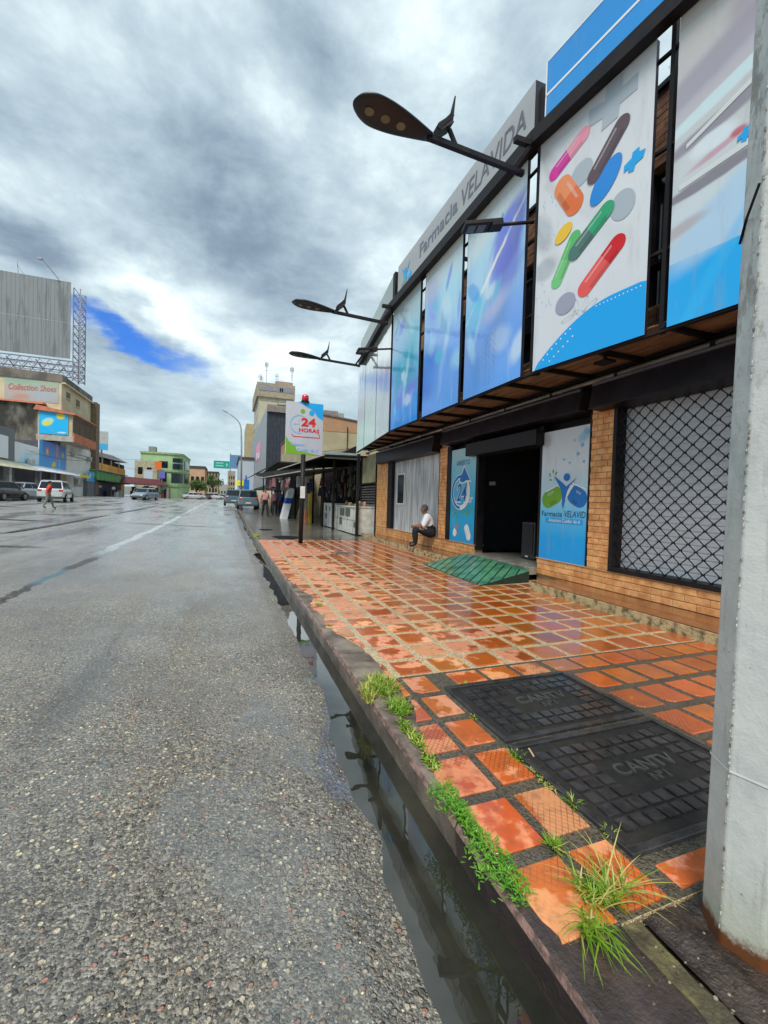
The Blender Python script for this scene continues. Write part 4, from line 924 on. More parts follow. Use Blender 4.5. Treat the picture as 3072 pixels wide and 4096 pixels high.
P, r = panel(SB, 10.74, 9.02, ZB, ZT, 'blue and turquoise sign panel, last before the pale silvery ones', [(0, (.01, .25, .80)), (.15, (.02, .30, .84)), (.3, (.12, .36, .76)), (.55, (.22, .55, .78)), (.8, (.38, .62, .72)), (1, (.50, .58, .55))],
             [(.45, .42, .16, .24, 80, (.005, .33, .55, .85), .5), (.62, .60, .2, .14, 20, (.02, .45, .62, .6), .6), (.3, .68, .2, .12, 0, (.34, .56, .84, .6), .6), (.45, .22, .3, .04, 12, (.14, .18, .72, .6), .5), (.55, .35, .03, .18, -12, (.5, .8, .9, .6), .6)]+rblobs(9, 16), .08, streak=.35)
for i in range(5):
    for j in range(9): P.ellipse(.2+.07*j, .16+.02*i+.012*j, .012, .012, mLblue, 'printed_dot', r, 0, .005, 6)
pal = [(0, (.34, .46, .36)), (.35, (.46, .50, .46)), (.7, (.46, .52, .52)), (1, (.42, .50, .48))]  # pale grey-green stands for reflected sky, painted into the panel colour
for (yf, yn, lab, bb) in ((16.15, 14.66, 'narrow pale sign panel with green and pink lower corner, farthest down the street', [(.4, .15, .5, .22, 20, (.14, .38, .12, .85), .5), (.4, .42, .4, .12, 10, (.50, .24, .26, .8), .5), (.2, .65, .3, .12, 0, (.44, .36, .42, .5), .6)]),
                          (14.60, 12.72, 'pale sign panel with a faint green tint, between two silvery ones', [(.15, .2, .4, .3, 50, (.24, .44, .22, .7), .5), (.6, .55, .4, .2, 0, (.50, .50, .50, .6), .6)]),
                          (12.66, 10.92, 'silvery sign panel with a faint reddish patch, beside the turquoise one', [(.6, .55, .3, .05, 0, (.50, .22, .24, .6), .6), (.4, .3, .6, .3, 0, (.42, .40, .44, .6), .6)])):
    panel(SC, yf, yn, ZB, ZT-.01, lab, pal, bb, .06, .12, coat=1.0)
# header boards
P, r = panel(SB, 10.50, 5.20, 6.56, 7.42, 'long grey header board lettered Farmacia VELAVIDA', [(0, (.40, .42, .41)), (.6, (.36, .38, .39)), (1, (.40, .41, .42))], [], .02, .35, name='header_sign', thick=.20, coat=.1, group='header boards on the roof edge')
P.text('Farmacia', .42, .60, .42, flat('letter_blue_grey', (.14, .15, .20)), r, bold=.012, fit=(.255, .584), off=.006); P.text('VELAVIDA', .76, .56, .48, flat('letter_dark', (.13, .13, .16)), r, bold=.004, shear=.12, fit=(.610, .965), off=.006)
P.ellipse(.09, .62, .07, .07, mCyan, 'printed_head', r, 0, .006); P.poly([(.05, .78), (.085, .45), (.10, .2), (.115, .45), (.15, .78), (.10, .52)], mCyan, 'printed_figure', r, .008); P.capsule(.14, .35, .34, .20, -40, mCyan, mLblue, r); P.capsule(.07, .32, .3, .16, 40, mp('green', (.1, .4, .1)), mGreyP, r)
P, r = panel(SA, 4.99, 1.4, 6.60, 7.47, 'blue header board with one thin white line', [(0, (.005, .28, .72)), (1, (.005, .25, .68))], [], .02, .2, name='header_sign', thick=.06, coat=.4, group='header boards on the roof edge')
P.poly([(0, .445), (1, .445), (1, .485), (0, .485)], mWhite, 'print_line', r, .004)
e = .02
for pts in ([(0, 0), (1, 0), (1, e), (0, e)], [(0, 1-e), (1, 1-e), (1, 1), (0, 1)], [(0, e), (.006, e), (.006, 1-e), (0, 1-e)]): P.poly(pts, mWhite, 'white_border', r, .004)
P, r = panel(SC, 15.85, 10.90, 6.54, 7.38, 'blank grey-green header board at the far end of the roof', [(0, (.30, .38, .33)), (1, (.32, .38, .34))], [], .02, .35, name='header_sign', thick=.12, coat=.2, group='header boards on the roof edge')
# dark truss beam in front of the panel tops
tb = MB()
for (p, q_) in ((A_, B_), (B_, C_), (C_, (4.62, 15.4))):
    d_ = (Vector((*q_, 0))-Vector((*p, 0))).normalized()*.04
    tb.bar((p[0]-.08, p[1], 6.46), (q_[0]-.08, q_[1]+.0, 6.46), .14, .19)
tb.build('roof_beam', M_DARK, ph)
q = MB(); q.box(4.05, 4.25, 10.70, 10.86, 6.5, 7.4); q.build('roof_post', M_DARK, ph)

# ------------------------------------------------------------------ lamps on the roof edge
M_LENS = mat('lamp_lens', (.20, .17, .09), .25, coat=.5)
def arm_lamp(x_root, y, z, tilt, label):
    r = empty('street_lamp', (x_root, y, z), label, 'street lamp', 'street lamps on arms over the kerb')
    X = x_root
    q = MB(); q.bar((X+.06, y, z-.01), (X-1.42, y, z+.03), .065, .065); q.tube([(X+.05, y, z-.01), (X-.02, y, z-.01)], .048, 10); q.build('arm', M_DARK, r)
    q = MB(); q.bar((X-.10, y, z+.02), (X+.16, y, z+.41), .055, .055); q.bar((X-.10, y, z+.42), (X+.24, y, z+.43), .075, .075); q.build('bracket', M_DARK, r)
    secs = []; n = 22
    for i in range(n+1):
        t = math.sin(i/n*math.pi/2)**.9; wv = .055+.185*math.sin(min(1, (t*.80+.02))*math.pi)**.8*(.55+.6*t); 
        if t > .72: wv *= math.sqrt(max(0, 1-((t-.72)/.28)**2))*.99+.01
        th = .04+.045*math.sin(math.pi*min(1, t*.8+.1)); th *= (1 if t < .93 else max(.1, 1-(t-.93)/.07))
        xx = X-1.38-1.04*t; zz = z+.03+tilt*t
        secs.append([(xx, y+wv*math.cos(a), zz+(th*math.sin(a) if math.sin(a) > 0 else th*.35*math.sin(a))) for a in [2*math.pi*j/14 for j in range(14)]])
    q = MB(); q.v = [v for s_ in secs for v in s_]
    for i in range(n):
        for j in range(14): a, b_ = i*14+j, i*14+(j+1) % 14; q.f.append((a, b_, b_+14, a+14)); q.m.append(0)
    q.f += [tuple(range(13, -1, -1)), tuple(range(n*14, n*14+14))]; q.m += [0, 0]
    hd = q.build('lamp_head', mat('lamp_shell', (.006, .004, .006), .35, col2=(.009, .007, .009), vs=6), r, smooth=True)
    for k_, t in enumerate((.40, .60, .80)):
        xx = X-1.38-1.04*t; o = MB().tube([(xx, y, z+.03+tilt*t-.035), (xx, y, z+.03+tilt*t-.015)], .058, 14).build('lens', M_LENS, hd, local=True)
    q = MB(); bx = X-1.12; q.bar((bx+.10, y, z+.05), (bx, y, z+.22), .035, .05); q.bar((bx-.20, y-.09, z+.10), (bx+.0, y-.09, z+.34), .02, .05); q.bar((bx-.20, y+.09, z+.10), (bx+.0, y+.09, z+.34), .02, .05)
    fl = q.build('floodlight_bracket', M_DARK, r)
    M3 = Matrix.Rotation(math.radians(-42), 3, 'Y'); c = Vector((bx-.10, y, z+.20)); q = MB()
    q.hexa([c+M3 @ Vector(v) for v in [(-.12, -.10, -.045), (.12, -.10, -.045), (.12, .10, -.045), (-.12, .10, -.045), (-.08, -.08, .05), (.08, -.08, .05), (.08, .08, .05), (-.08, .08, .05)]])
    q.build('floodlight', M_DARK, r)
    q = MB(); q.hexa([(bx-.03, y-.05, z+.30), (bx+.03, y-.05, z+.30), (bx+.05, y+.05, z+.30), (bx-.01, y+.05, z+.30), (bx+.06, y-.015, z+.66), (bx+.075, y-.015, z+.66), (bx+.08, y+.015, z+.66), (bx+.065, y+.015, z+.66)])
    q.v[4:8] = [(v[0], v[1], v[2]) for v in q.v[4:8]]; q.build('sensor_fin', M_DARK, r)
    return r
arm_lamp(3.74, 5.10, 5.965, .10, 'dark street lamp with three lenses on the nearest roof arm, largest in view')
arm_lamp(3.78, 10.62, 5.98, .06, 'street lamp on the second roof arm, above the turquoise panel end')
arm_lamp(4.22, 14.55, 6.06, .05, 'smallest street lamp, on the farthest roof arm past the silvery panels')
def box_lamp(p0, p1, label):
    p0, p1 = Vector(p0), Vector(p1); r = empty('wall_lamp', p0, label, 'wall lamp', 'box shaped lamps between the sign panels')
    d_ = (p1-p0).normalized(); L = (p1-p0).length; q = MB(); q.tube([p0, p0+d_*(L*.52)], .024, 10); q.build('arm', M_DARK, r, smooth=True)
    q = MB(); q.bar(p0+d_*(L*.46), p0+d_*(L*.64), .17, .10); q.bar(p0+d_*(L*.62), p1, .24, .055); hd = q.build('lamp_head', M_DARK, r, bevel=.008)
    q = MB()
    for t in (.70, .84): q.bar(p0+d_*(L*t)-Vector((0, 0, .032)), p0+d_*(L*(t+.11))-Vector((0, 0, .032)), .17, .008)
    q.build('lens', mat('lens_dark', (.10, .09, .10), .2), hd, local=True)
box_lamp((4.03, 5.12, 5.36), (3.05, 5.40, 5.20), 'black box lamp on a short arm under the nearest street lamp')
box_lamp((4.12, 10.88, 5.44), (3.14, 10.95, 5.28), 'black box lamp on a short arm beside the silvery panels, farther one')

# ------------------------------------------------------------------ 24 HORAS sign post
sp = empty('post_sign', (2.045, 12.62, 0), 'board lettered 24 HORAS with a red beacon on a dark post', 'post sign')
MB().tube([(2.045, 12.65, -.02), (2.065, 12.65, 2.62)], .066, 12).build('post', M_DARK, sp, smooth=True)
P = Pl((1.54, 12.60), (2.612, 12.60), 2.61, 4.125)
P.board('board', art('art_24', P.W/P.Hh, [(0, (.42, .44, .52)), (.4, (.46, .47, .52)), (1, (.50, .52, .55))], [], .02, .25), M_WHITEP, .12, sp)
for pts, m_ in (([(.30, 1), (1, 1), (1, .68), (.86, .74), (.72, .86), (.5, .94)], mCyan), ([(0, 0), (0, .34), (.08, .24), (.26, .16), (.30, .07), (.7, .03), (.95, 0)], mGreen)): P.poly(pts, m_, 'printed_corner', sp, .004)
P.ellipse(.44, .83, .065, .065, mGreen, 'printed_dot', sp, 0, .006); P.ellipse(.68, .81, .075, .075, mCyan, 'printed_dot', sp, 0, .007)
P.ellipse(.36, .575, .275, .275, mLblue, 'clock_ring', sp, 0, .006, 36, 60, 285, .90); P.poly([(.19, .57), (.35, .57), (.35, .68), (.335, .68), (.335, .58), (.19, .58)], mLblue, 'clock_hand', sp, .006)
P.text('24', .62, .615, .32, mRedP, sp, bold=.04, off=.008, fit=(.40, .80)); P.text("HORAS", .62, .465, .15, mRedP, sp, bold=.025, off=.008, fit=(.345, .90))
P.poly([(.14, .385), (.20, .33), (.92, .33), (.92, .40), (.86, .42), (.86, .415), (.905, .39), (.905, .345), (.21, .345), (.15, .392)], mRedP, 'print_line', sp, .006)
P.text('Amamos', .32, .185, .12, mLblue, sp, bold=.012, shear=.2, off=.008, fit=(.13, .50)); P.text('Cuidar de ti', .62, .085, .13, mLblue, sp, bold=.012, shear=.2, off=.008, fit=(.30, .88))
q = MB(); q.tube([(2.08, 12.66, 4.13), (2.08, 12.66, 4.17)], .13, 14); q.build('beacon_base', M_DARK, sp)
MB().tube([(2.08, 12.66, 4.17), (2.08, 12.66, 4.33), (2.08, 12.66, 4.36)], [.105, .10, .07], 14).build('beacon', mat('red_beacon', (.62, .01, .03), .2, coat=.6), sp, smooth=True)
MB().box(1.99, 2.13, 12.572, 12.582, 1.33, 1.68).build('paper_notice', M_WHITEP, sp)

# ------------------------------------------------------------------ grey octagonal pole
def pole_mat():
    m, t, b = principled('pole_paint'); p = t.pos(); z = t.xyz(p)[2]
    n = t.noise(p, 6, 6, .65); c = t.mix(t.ss(n, .35, .7), (.56, .575, .55, 1), (.44, .465, .46, 1))
    st = t.noise(t.vm('MULTIPLY', p, (8, 8, .9)), 3, 4, .6); c = t.mix(t.m('MULTIPLY', t.ss(st, .56, .72), .4), c, (.22, .22, .20, 1))
    sp_ = t.noise(p, 42, 5, .7); c = t.mix(t.m('MULTIPLY', t.ss(sp_, .66, .72), .8), c, (.10, .08, .06, 1))
    up = t.m('MULTIPLY', t.ss(z, 1.2, 2.2), t.ss(t.noise(t.vm('MULTIPLY', p, (1, 1, .5)), 12, 6, .75), .50, .60)); c = t.mix(t.m('MULTIPLY', up, .65), c, (.12, .10, .06, 1))
    mo = t.m('MULTIPLY', t.ss(z, .30, .0), .5); c = t.mix(mo, c, (.34, .35, .20, 1))
    jag = t.m('ADD', z, t.m('MULTIPLY', t.m('SUBTRACT', t.noise(p, 16, 4, .7), .5), .12))
    c = t.mix(t.ss(jag, .055, .02), c, (.13, .045, .014, 1))
    t.put(b.inputs['Base Color'], c); b.inputs['Roughness'].default_value = .42
    bn = t.node('ShaderNodeBump'); bn.inputs['Strength'].default_value = .5; bn.inputs['Distance'].default_value = .004
    t.put(bn.inputs['Height'], t.m('ADD', t.noise(p, 30, 5, .65), t.m('MULTIPLY', t.noise(p, 110, 3), .4))); t.put(b.inputs['Normal'], bn.outputs[0]); return m
pole = empty('utility_pole', (1.556, .815, 0), 'thick grey painted flat-sided steel pole with a white tie at the right edge', 'pole')
M_POLE = pole_mat()
PCX, PCY = 1.562, .806
def octo(R, z, a0=112.0): return [(PCX+R*math.cos(math.radians(a0+45*i)), PCY+R*math.sin(math.radians(a0+45*i)), z) for i in range(8)]
q = MB(); rings = []
for i in range(41):
    z = -.08+i*.2; rings.append(octo(.131-.0085*z, z, 127.0))
q.v = [v for r_ in rings for v in r_]
for i in range(40):
    for j in range(8): a, b_ = i*8+j, i*8+(j+1) % 8; q.f.append((a, b_, b_+8, a+8)); q.m.append(0)
q.f.append(tuple(range(320, 328))); q.m.append(0)
q.build('shaft', M_POLE, pole, bevel=.006)
# weld bead down one arris
rw = random.Random(2); q = MB(); c0 = octo(.131, 0, 127.0); 
for i in range(230):
    z = i*.02; p = octo(.1325-.0085*z, z, 127.0)[1]
    if rw.random() < .55: q.ell((p[0]+rw.uniform(-.002, .001), p[1]+rw.uniform(-.002, .002), p[2]), (.003, .003, rw.uniform(.004, .011)), 6, 3)
q.build('weld_bead', mat('weld', (.50, .49, .44), .5, col2=(.12, .08, .04), vs=30), pole, kind='stuff')
q = MB(); p0 = octo(.1335-.0085*.52, .517, 127.0); p1 = octo(.1335-.0085*.52, .525, 127.0)
q.v = p0+p1; q.f = [(j, (j+1) % 8, (j+1) % 8+8, j+8) for j in range(8)]; q.m = [0]*8
q.build('cable_tie', mat('white_tie', (.82, .82, .80), .4), pole)
q = MB(); pw_ = octo(.135-.0085*2.2, 2.2, 127.0); q.tube([(pw_[0][0]-.002, pw_[0][1], 2.14), (pw_[0][0]-.01, pw_[0][1]-.02, 2.2), (pw_[1][0]-.012, pw_[1][1]+.03, 2.17), (pw_[1][0]-.01, pw_[1][1], 2.26)], .004, 5); q.build('wire_end', M_BLACK, pole)

# ------------------------------------------------------------------ plants in the kerb
def leaf_mat(name, a, b_): 
    m, t, b = principled(name); p = t.pos(); c = t.ramp(t.noise(p, 26, 3), [(.3, a), (.7, b_)]); t.put(b.inputs['Base Color'], c)
    b.inputs['Roughness'].default_value = .45; b.inputs['Subsurface Weight'].default_value = 0.0
    tr = t.node('ShaderNodeBsdfTranslucent'); t.put(tr.inputs[0], c); mx = t.node('ShaderNodeMixShader'); mx.inputs[0].default_value = .3
    t.l.new(b.outputs[0], mx.inputs[1]); t.l.new(tr.outputs[0], mx.inputs[2]); t.l.new(mx.outputs[0], m.node_tree.nodes['Material Output'].inputs[0]); MATS[name] = m; return m
M_GR = leaf_mat('grass_green', (.09, .24, .012), (.30, .46, .04)); M_GRY = leaf_mat('grass_straw', (.50, .50, .10), (.60, .48, .18)); M_FERN = leaf_mat('fern_green', (.05, .25, .012), (.22, .48, .03))
def tuft(cx_, cy_, n, h, spread, label, cat='grass tuft', rx=.02, ry=.02, name='grass_tuft', wd=.0035, group='weeds growing along the kerb and covers', lean=(0, 0), straw=.15, z0=-.015):
    rg = random.Random(int(cx_*1000+cy_*377)); q = MB()
    for i in range(n):
        a = rg.random()*6.283; rr_ = math.sqrt(rg.random()); x, y = cx_+rx*rr_*math.cos(a), cy_+ry*rr_*math.sin(a); a = rg.random()*6.283
        L = h*rg.uniform(.45, 1.15); sp_ = spread*rg.uniform(.2, 1.2); w_ = wd*rg.uniform(.6, 1.3); d_ = Vector((math.cos(a), math.sin(a), 0)); s_ = Vector((-d_.y, d_.x, 0)); vs = []
        droop = rg.uniform(.1, 1.0); N = 5
        for k_ in range(N+1):
            t = k_/N; c = Vector((x, y, z0))+d_*(sp_*t**1.4)+Vector((lean[0]*t*t, lean[1]*t*t, 0))+Vector((0, 0, L*(t-droop*.62*t**2.3)))
            c.z = max(c.z, .004 if c.x > .93 else -.15)
            ww = w_*(1-t)**.6+.0002; vs += [c-s_*ww, c+s_*ww]
        k0 = len(q.v); q.v += [tuple(v) for v in vs]; mi = 1 if rg.random() < straw else 0
        for k_ in range(N): q.f.append((k0+2*k_, k0+2*k_+1, k0+2*k_+3, k0+2*k_+2)); q.m.append(mi)
    return q.build(name, [M_GR, M_GRY], None, label, cat, group)
tuft(1.04, 2.78, 620, .085, .10, 'dense bright grass clump on the kerb left of the manhole covers', rx=.09, ry=.14, wd=.0045, straw=.34)
tuft(.90, 2.66, 160, .10, .06, 'yellowish grass tuft at the kerb face beside the dense clump', rx=.03, ry=.09, straw=.5)
tuft(1.045, 2.46, 260, .07, .08, 'lower grass clump trailing along the kerb towards the camera', rx=.07, ry=.11, wd=.0045)
tuft(.995, 2.16, 160, .05, .05, 'thin line of small weeds along the broken tile edge', rx=.03, ry=.17, wd=.006)
tuft(.985, 1.88, 80, .05, .04, 'small weed patch at the tile edge before the feathery plant', rx=.03, ry=.08, wd=.007)
tuft(1.185, 1.055, 100, .11, .12, 'long spreading grass tuft at the last tile near the pole', rx=.06, ry=.05, wd=.0035, straw=.15)
tuft(1.085, .975, 60, .13, .12, 'long bladed grass tuft hanging over the kerb nearest the camera', rx=.05, ry=.035, lean=(-.05, -.09), wd=.004)
tuft(1.255, 1.045, 40, .16, .20, 'sparse straw coloured grass blades beside the long tuft', rx=.06, ry=.03, wd=.003, straw=.7)
tuft(1.43, 1.80, 75, .045, .05, 'mixed weed between the two covers at their left edge', rx=.02, ry=.05)
tuft(1.435, 1.62, 60, .03, .05, 'dry straggly weed beside the left edge of the nearer cover', rx=.015, ry=.10, straw=.7)
tuft(1.45, 1.43, 55, .055, .05, 'small star shaped weed at the middle of the nearer cover edge', rx=.012, ry=.02)
tuft(1.46, 1.25, 45, .045, .045, 'small yellow-green weed low on the nearer cover edge', rx=.012, ry=.012, straw=.4)
tuft(1.20, 1.27, 80, .055, .05, 'small weed in the joint between four big tiles', rx=.02, ry=.02)
tuft(1.62, 2.645, 60, .035, .04, 'low weed at the far left corner of the farther cover', rx=.05, ry=.012)
tuft(1.43, 2.22, 40, .03, .03, 'tiny weed halfway along the farther cover edge', rx=.01, ry=.03, straw=.5)
tuft(1.09, 5.18, 70, .06, .05, 'small green weed in the broken kerb notch farther up', rx=.03, ry=.08)
tuft(.95, 15.2, 150, .12, .12, 'yellow-green weed patch on the kerb beyond the red tiles', rx=.12, ry=.4, wd=.01, straw=.4)
tuft(1.02, 4.3, 40, .05, .04, 'tiny weed in the kerb crack beyond the dense clump', rx=.02, ry=.05)
# feathery moss-like plant spilling over the kerb
rg = random.Random(8); q = MB()
for i in range(1500):
    t = rg.random(); y = 1.70-.58*t; x0 = .935-.0*t; w_ = .05+.025*math.sin(t*9+1)
    c = Vector((x0+rg.gauss(0, w_*.55), y+rg.gauss(0, .015), -.015+rg.random()*.055)); 
    if c.x > .985: c.x = .985-(c.x-.985)*.5
    a = rg.random()*6.283; d_ = Vector((math.cos(a), math.sin(a), rg.uniform(.1, .8))).normalized(); L = rg.uniform(.012, .024)
    s_ = Vector((-d_.y, d_.x, 0)).normalized()
    for k_ in range(7):
        b0 = c+d_*(L*k_/7); 
        for sg in (-1, 1):
            tip = b0+s_*sg*(.0048*(1-k_/9))+d_*.004+Vector((0, 0, .002)); k0 = len(q.v); q.v += [tuple(b0-d_*.0016), tuple(b0+d_*.0022), tuple(tip)]; q.f.append((k0, k0+1, k0+2)); q.m.append(0)
q.build('fern_clump', [M_FERN], None, 'feathery bright green plant spilling over the kerb above the water', 'plant', 'weeds growing along the kerb and covers')
MB().bar((1.515, 1.765, .004), (1.535, 1.83, .007), .008, .005).build('wood_sliver', mat('pale_wood', (.55, .42, .26), .7), None, label='pale wood sliver lying on the corner of the nearer cover', cat='wood sliver')
rg = random.Random(9)
for i, (x, y) in enumerate([(1.10, .945), (1.42, 1.86)]):
    q = MB(); q.ell((x, y, .0), (.018, .012, .006), 8, 4); q.build('dry_leaf', mat('dry_leaf', (.42, .25, .13), .7), None, label=['crumpled pinkish dry leaf at the broken end of the last tile', 'small pale dry leaf at the corner between the two covers'][i], cat='dry leaf')

# ------------------------------------------------------------------ people
def human(name, loc, rz, J, mats, label, group=None, hair=True, scale=1.0, bulk=1.0):
    """J: joint table in body space (x right, y forward, z up, metres); one continuous skinned body"""
    R = Matrix.Rotation(rz, 3, 'Z'); base = Vector(loc)
    root = empty(name, loc, label, 'person', group)
    V = []; Ed = []; Rr = []; Lab = []
    idx = {}
    def jt(k, p, r): idx[k] = len(V); V.append(Vector(p)*scale); Rr.append(r*scale*(1.16*bulk if k[:2] in ('pe', 'be', 'ch', 'sh', 'el', 'hi', 'kn') else 1.05))
    def ed(a, b, lab): Ed.append((idx[a], idx[b])); Lab.append(lab)
    for k, (p, r) in J.items(): jt(k, p, r)
    ed('pelvis', 'belly', 'top'); ed('belly', 'chest', 'top'); ed('chest', 'neck', 'top'); ed('neck', 'head', 'skin'); ed('head', 'crown', 'skin'); ed('head', 'nose', 'skin')
    for s in 'LR':
        ed('chest', 'sh'+s, 'top'); ed('sh'+s, 'el'+s, 'top'); ed('el'+s, 'wr'+s, 'sleeve'); ed('wr'+s, 'ha'+s, 'skin')
        ed('pelvis', 'hip'+s, 'pants'); ed('hip'+s, 'kn'+s, 'pants'); ed('kn'+s, 'an'+s, 'pants'); ed('an'+s, 'toe'+s, 'shoe')
        h = V[idx['ha'+s]]; w_ = V[idx['wr'+s]]; d_ = (h-w_).normalized(); side_ = d_.cross(Vector((0, 1, 0)) if abs(d_.y) < .8 else Vector((0, 0, 1))).normalized()
        for f in range(4):
            o_ = side_*(.026-.0175*f)*scale; L = (.062, .072, .066, .052)[f]*scale; k1, k2 = 'f%d%sa' % (f, s), 'f%d%sb' % (f, s)
            idx[k1] = len(V); V.append(h+o_+d_*L*.5); Rr.append(.009*scale); idx[k2] = len(V); V.append(h+o_*1.1+d_*L*.9+Vector((0, 0, -L*.35))); Rr.append(.0075*scale)
            ed('ha'+s, k1, 'skin'); ed(k1, k2, 'skin')
        k1 = 'th'+s; idx[k1] = len(V); V.append(w_+(h-w_)*.6+side_*.045*scale+d_*.02); Rr.append(.010*scale); ed('ha'+s, k1, 'skin')
    me = bpy.data.meshes.new('body'); me.from_pydata([tuple(v) for v in V], Ed, []); o = bpy.data.objects.new('body_src', me); COL.objects.link(o)
    m = o.modifiers.new('skin', 'SKIN'); m.use_smooth_shade = True
    sv = me.skin_vertices[0].data if me.skin_vertices else None
    if sv is None:
        bpy.context.view_layer.objects.active = o; bpy.ops.mesh.customdata_skin_add(); sv = me.skin_vertices[0].data
    for i, r_ in enumerate(Rr): sv[i].radius = (r_, r_); sv[i].use_root = (i == idx['pelvis'])
    sb = o.modifiers.new('sub', 'SUBSURF'); sb.levels = 2; sb.render_levels = 2
    bpy.context.view_layer.update(); dg = bpy.context.evaluated_depsgraph_get()
    nm = bpy.data.meshes.new_from_object(o.evaluated_get(dg)); bpy.data.objects.remove(o)
    nm.materials.clear(); order = ['top', 'pants', 'skin', 'shoe', 'sleeve']
    for k in order: nm.materials.append(mats[k])
    segs = [(V[a], V[b], l) for (a, b), l in zip(Ed, Lab)]
    for p in nm.polygons:
        c = p.center; best = 9; bl_ = 'top'
        for a, b, l in segs:
            ab = b-a; t = max(0, min(1, (c-a).dot(ab)/max(1e-9, ab.length_squared))); d_ = (c-(a+ab*t)).length-(.02 if l == 'pants' else 0)
            if d_ < best: best = d_; bl_ = l
        p.material_index = order.index(bl_); p.use_smooth = True
    for v in nm.vertices: v.co = R @ v.co
    ob = bpy.data.objects.new('body', nm); COL.objects.link(ob); ob.parent = root; WL[ob.name] = Vector((0, 0, 0))
    hd = V[idx['head']]; cr = V[idx['crown']]; up = (cr-hd).normalized(); fw = (V[idx['nose']]-hd); fw = (fw-up*fw.dot(up)).normalized(); sd = fw.cross(up)
    q = MB(); M3 = Matrix((sd, fw, up)).transposed()
    if hair:
        q.ell(R @ (hd+up*.035*scale-fw*.016*scale), (.088*scale, .097*scale, .098*scale), 14, 9, 0, R @ M3)
        q.f = [f for f in q.f if not (lambda c: (c.dot(R @ fw) > .02 and c.dot(R @ up) < .055) or c.dot(R @ up) < -.03)(sum((Vector(q.v[i]) for i in f), Vector())/4-(R @ hd))]; q.m = [0]*len(q.f)
        q.build('hair', mats['hair'], root, smooth=True, local=True)
    q = MB()
    for s in (-1, 1): q.ell(R @ (hd+sd*s*.034*scale+fw*.086*scale+up*.012*scale), (.012, .007, .007), 8, 4, 0, R @ M3)
    q.build('eyes', M_BLACK, root, local=True)
    q = MB()
    for s in (-1, 1): q.ell(R @ (hd+sd*s*.088*scale+up*.0), (.010, .018, .028), 8, 5, 0, R @ M3)
    q.build('ear', mats['skin'], root, smooth=True, local=True)
    q = MB(); q.ell(R @ (hd+fw*.088*scale-up*.043*scale), (.022, .008, .006), 8, 4, 0, R @ M3); q.build('mouth', mat('lips', (.16, .05, .04), .5), root, local=True)
    return root
def stand(stepL=.0, stepR=.0, armL=.0, armR=.0, lean=0):
    J = dict(pelvis=((0, 0, .96), .135), belly=((0, .0+lean*.3, 1.10), .135), chest=((0, lean*.7, 1.30), .145), neck=((0, lean, 1.47), .055), head=((0, lean+.02, 1.60), .088), crown=((0, lean+.0, 1.685), .066), nose=((0, lean+.115, 1.59), .012))
    for s, sg, st, am in (('L', -1, stepL, armL), ('R', 1, stepR, armR)):
        J['sh'+s] = ((sg*.175, lean*.9, 1.40), .066); J['el'+s] = ((sg*.235, -.03+am*.45, 1.13), .048); J['wr'+s] = ((sg*.235, .06+am, .90), .032); J['ha'+s] = ((sg*.23, .08+am*1.1, .84), .030)
        lift = max(0, -st)*.25
        J['hip'+s] = ((sg*.085, 0, .90), .10); J['kn'+s] = ((sg*.095, st*.5+.05, .50+lift*.4), .066); J['an'+s] = ((sg*.095, st, .095+lift), .046); J['toe'+s] = ((sg*.105, st+.15, .040+lift*.4), .040)
    return J
def cloth(n, c, c2=None): return mat('cloth_'+n, c, .85, col2=c2 or tuple(x*.6 for x in c), vs=9, bump=.3, bs=30)
SK = mat('skin_brown', (.25, .11, .06), .5, col2=(.19, .08, .045), vs=12); HA = mat('hair_black', (.012, .01, .01), .7); HG = mat('hair_grey', (.10, .095, .09), .8)
SHOE = mat('shoe_black', (.012, .011, .012), .4)
# seated man: body space forward = -X (towards the street), he sits on the base wall
J = dict(pelvis=((0, 0, .50), .14), belly=((0, .045, .62), .145), chest=((0, .10, .80), .145), neck=((0, .175, .965), .055), head=((0, .215, 1.075), .086), crown=((0, .20, 1.155), .064), nose=((0, .30, 1.055), .012))
for s, sg in (('L', -1), ('R', 1)):
    J['sh'+s] = ((sg*.185, .13, .90), .072); J['el'+s] = ((sg*.245, .22, .66), .05); J['wr'+s] = ((sg*.09, .42, .64), .032); J['ha'+s] = ((sg*.045, .475, .645), .031)
    J['hip'+s] = ((sg*.10, .03, .50), .105); J['kn'+s] = ((sg*(.19 if s == 'R' else .17), .42, .60), .075); J['an'+s] = ((sg*(.22 if s == 'R' else .13), .40, .21), .05); J['toe'+s] = ((sg*(.25 if s == 'R' else .14), .55, .172), .043)
human('person', (5.07, 10.12, 0), math.radians(68), J, dict(top=cloth('white', (.78, .79, .84), (.66, .68, .74)), pants=cloth('black', (.012, .012, .018)), skin=SK, shoe=SHOE, sleeve=SK, hair=HG),
      'seated man in white shirt and black trousers on the pharmacy base wall, hands together', scale=1.05, bulk=1.18)
human('person', (-10.3, 31.5, ground_z(-10.3, 31.5)-.01), math.radians(-62), stand(.30, -.24, .10, -.10, .10),
      dict(top=cloth('redjacket', (.55, .055, .03), (.40, .03, .02)), pants=cloth('greygreen', (.16, .20, .17)), skin=SK, shoe=SHOE, sleeve=cloth('redjacket', (.55, .055, .03)), hair=HA), 'person in a red jacket and grey-green trousers crossing the wide road')
human('person', (2.2, 27.6, gy(27.6)), math.radians(200), stand(.18, -.15, .1, -.1), dict(top=cloth('pink', (.55, .27, .27), (.42, .20, .2)), pants=cloth('black', (.012, .012, .018)), skin=SK, shoe=SHOE, sleeve=SK, hair=HA), 'pedestrian in a pink top and black trousers under the market awning', scale=1.06)
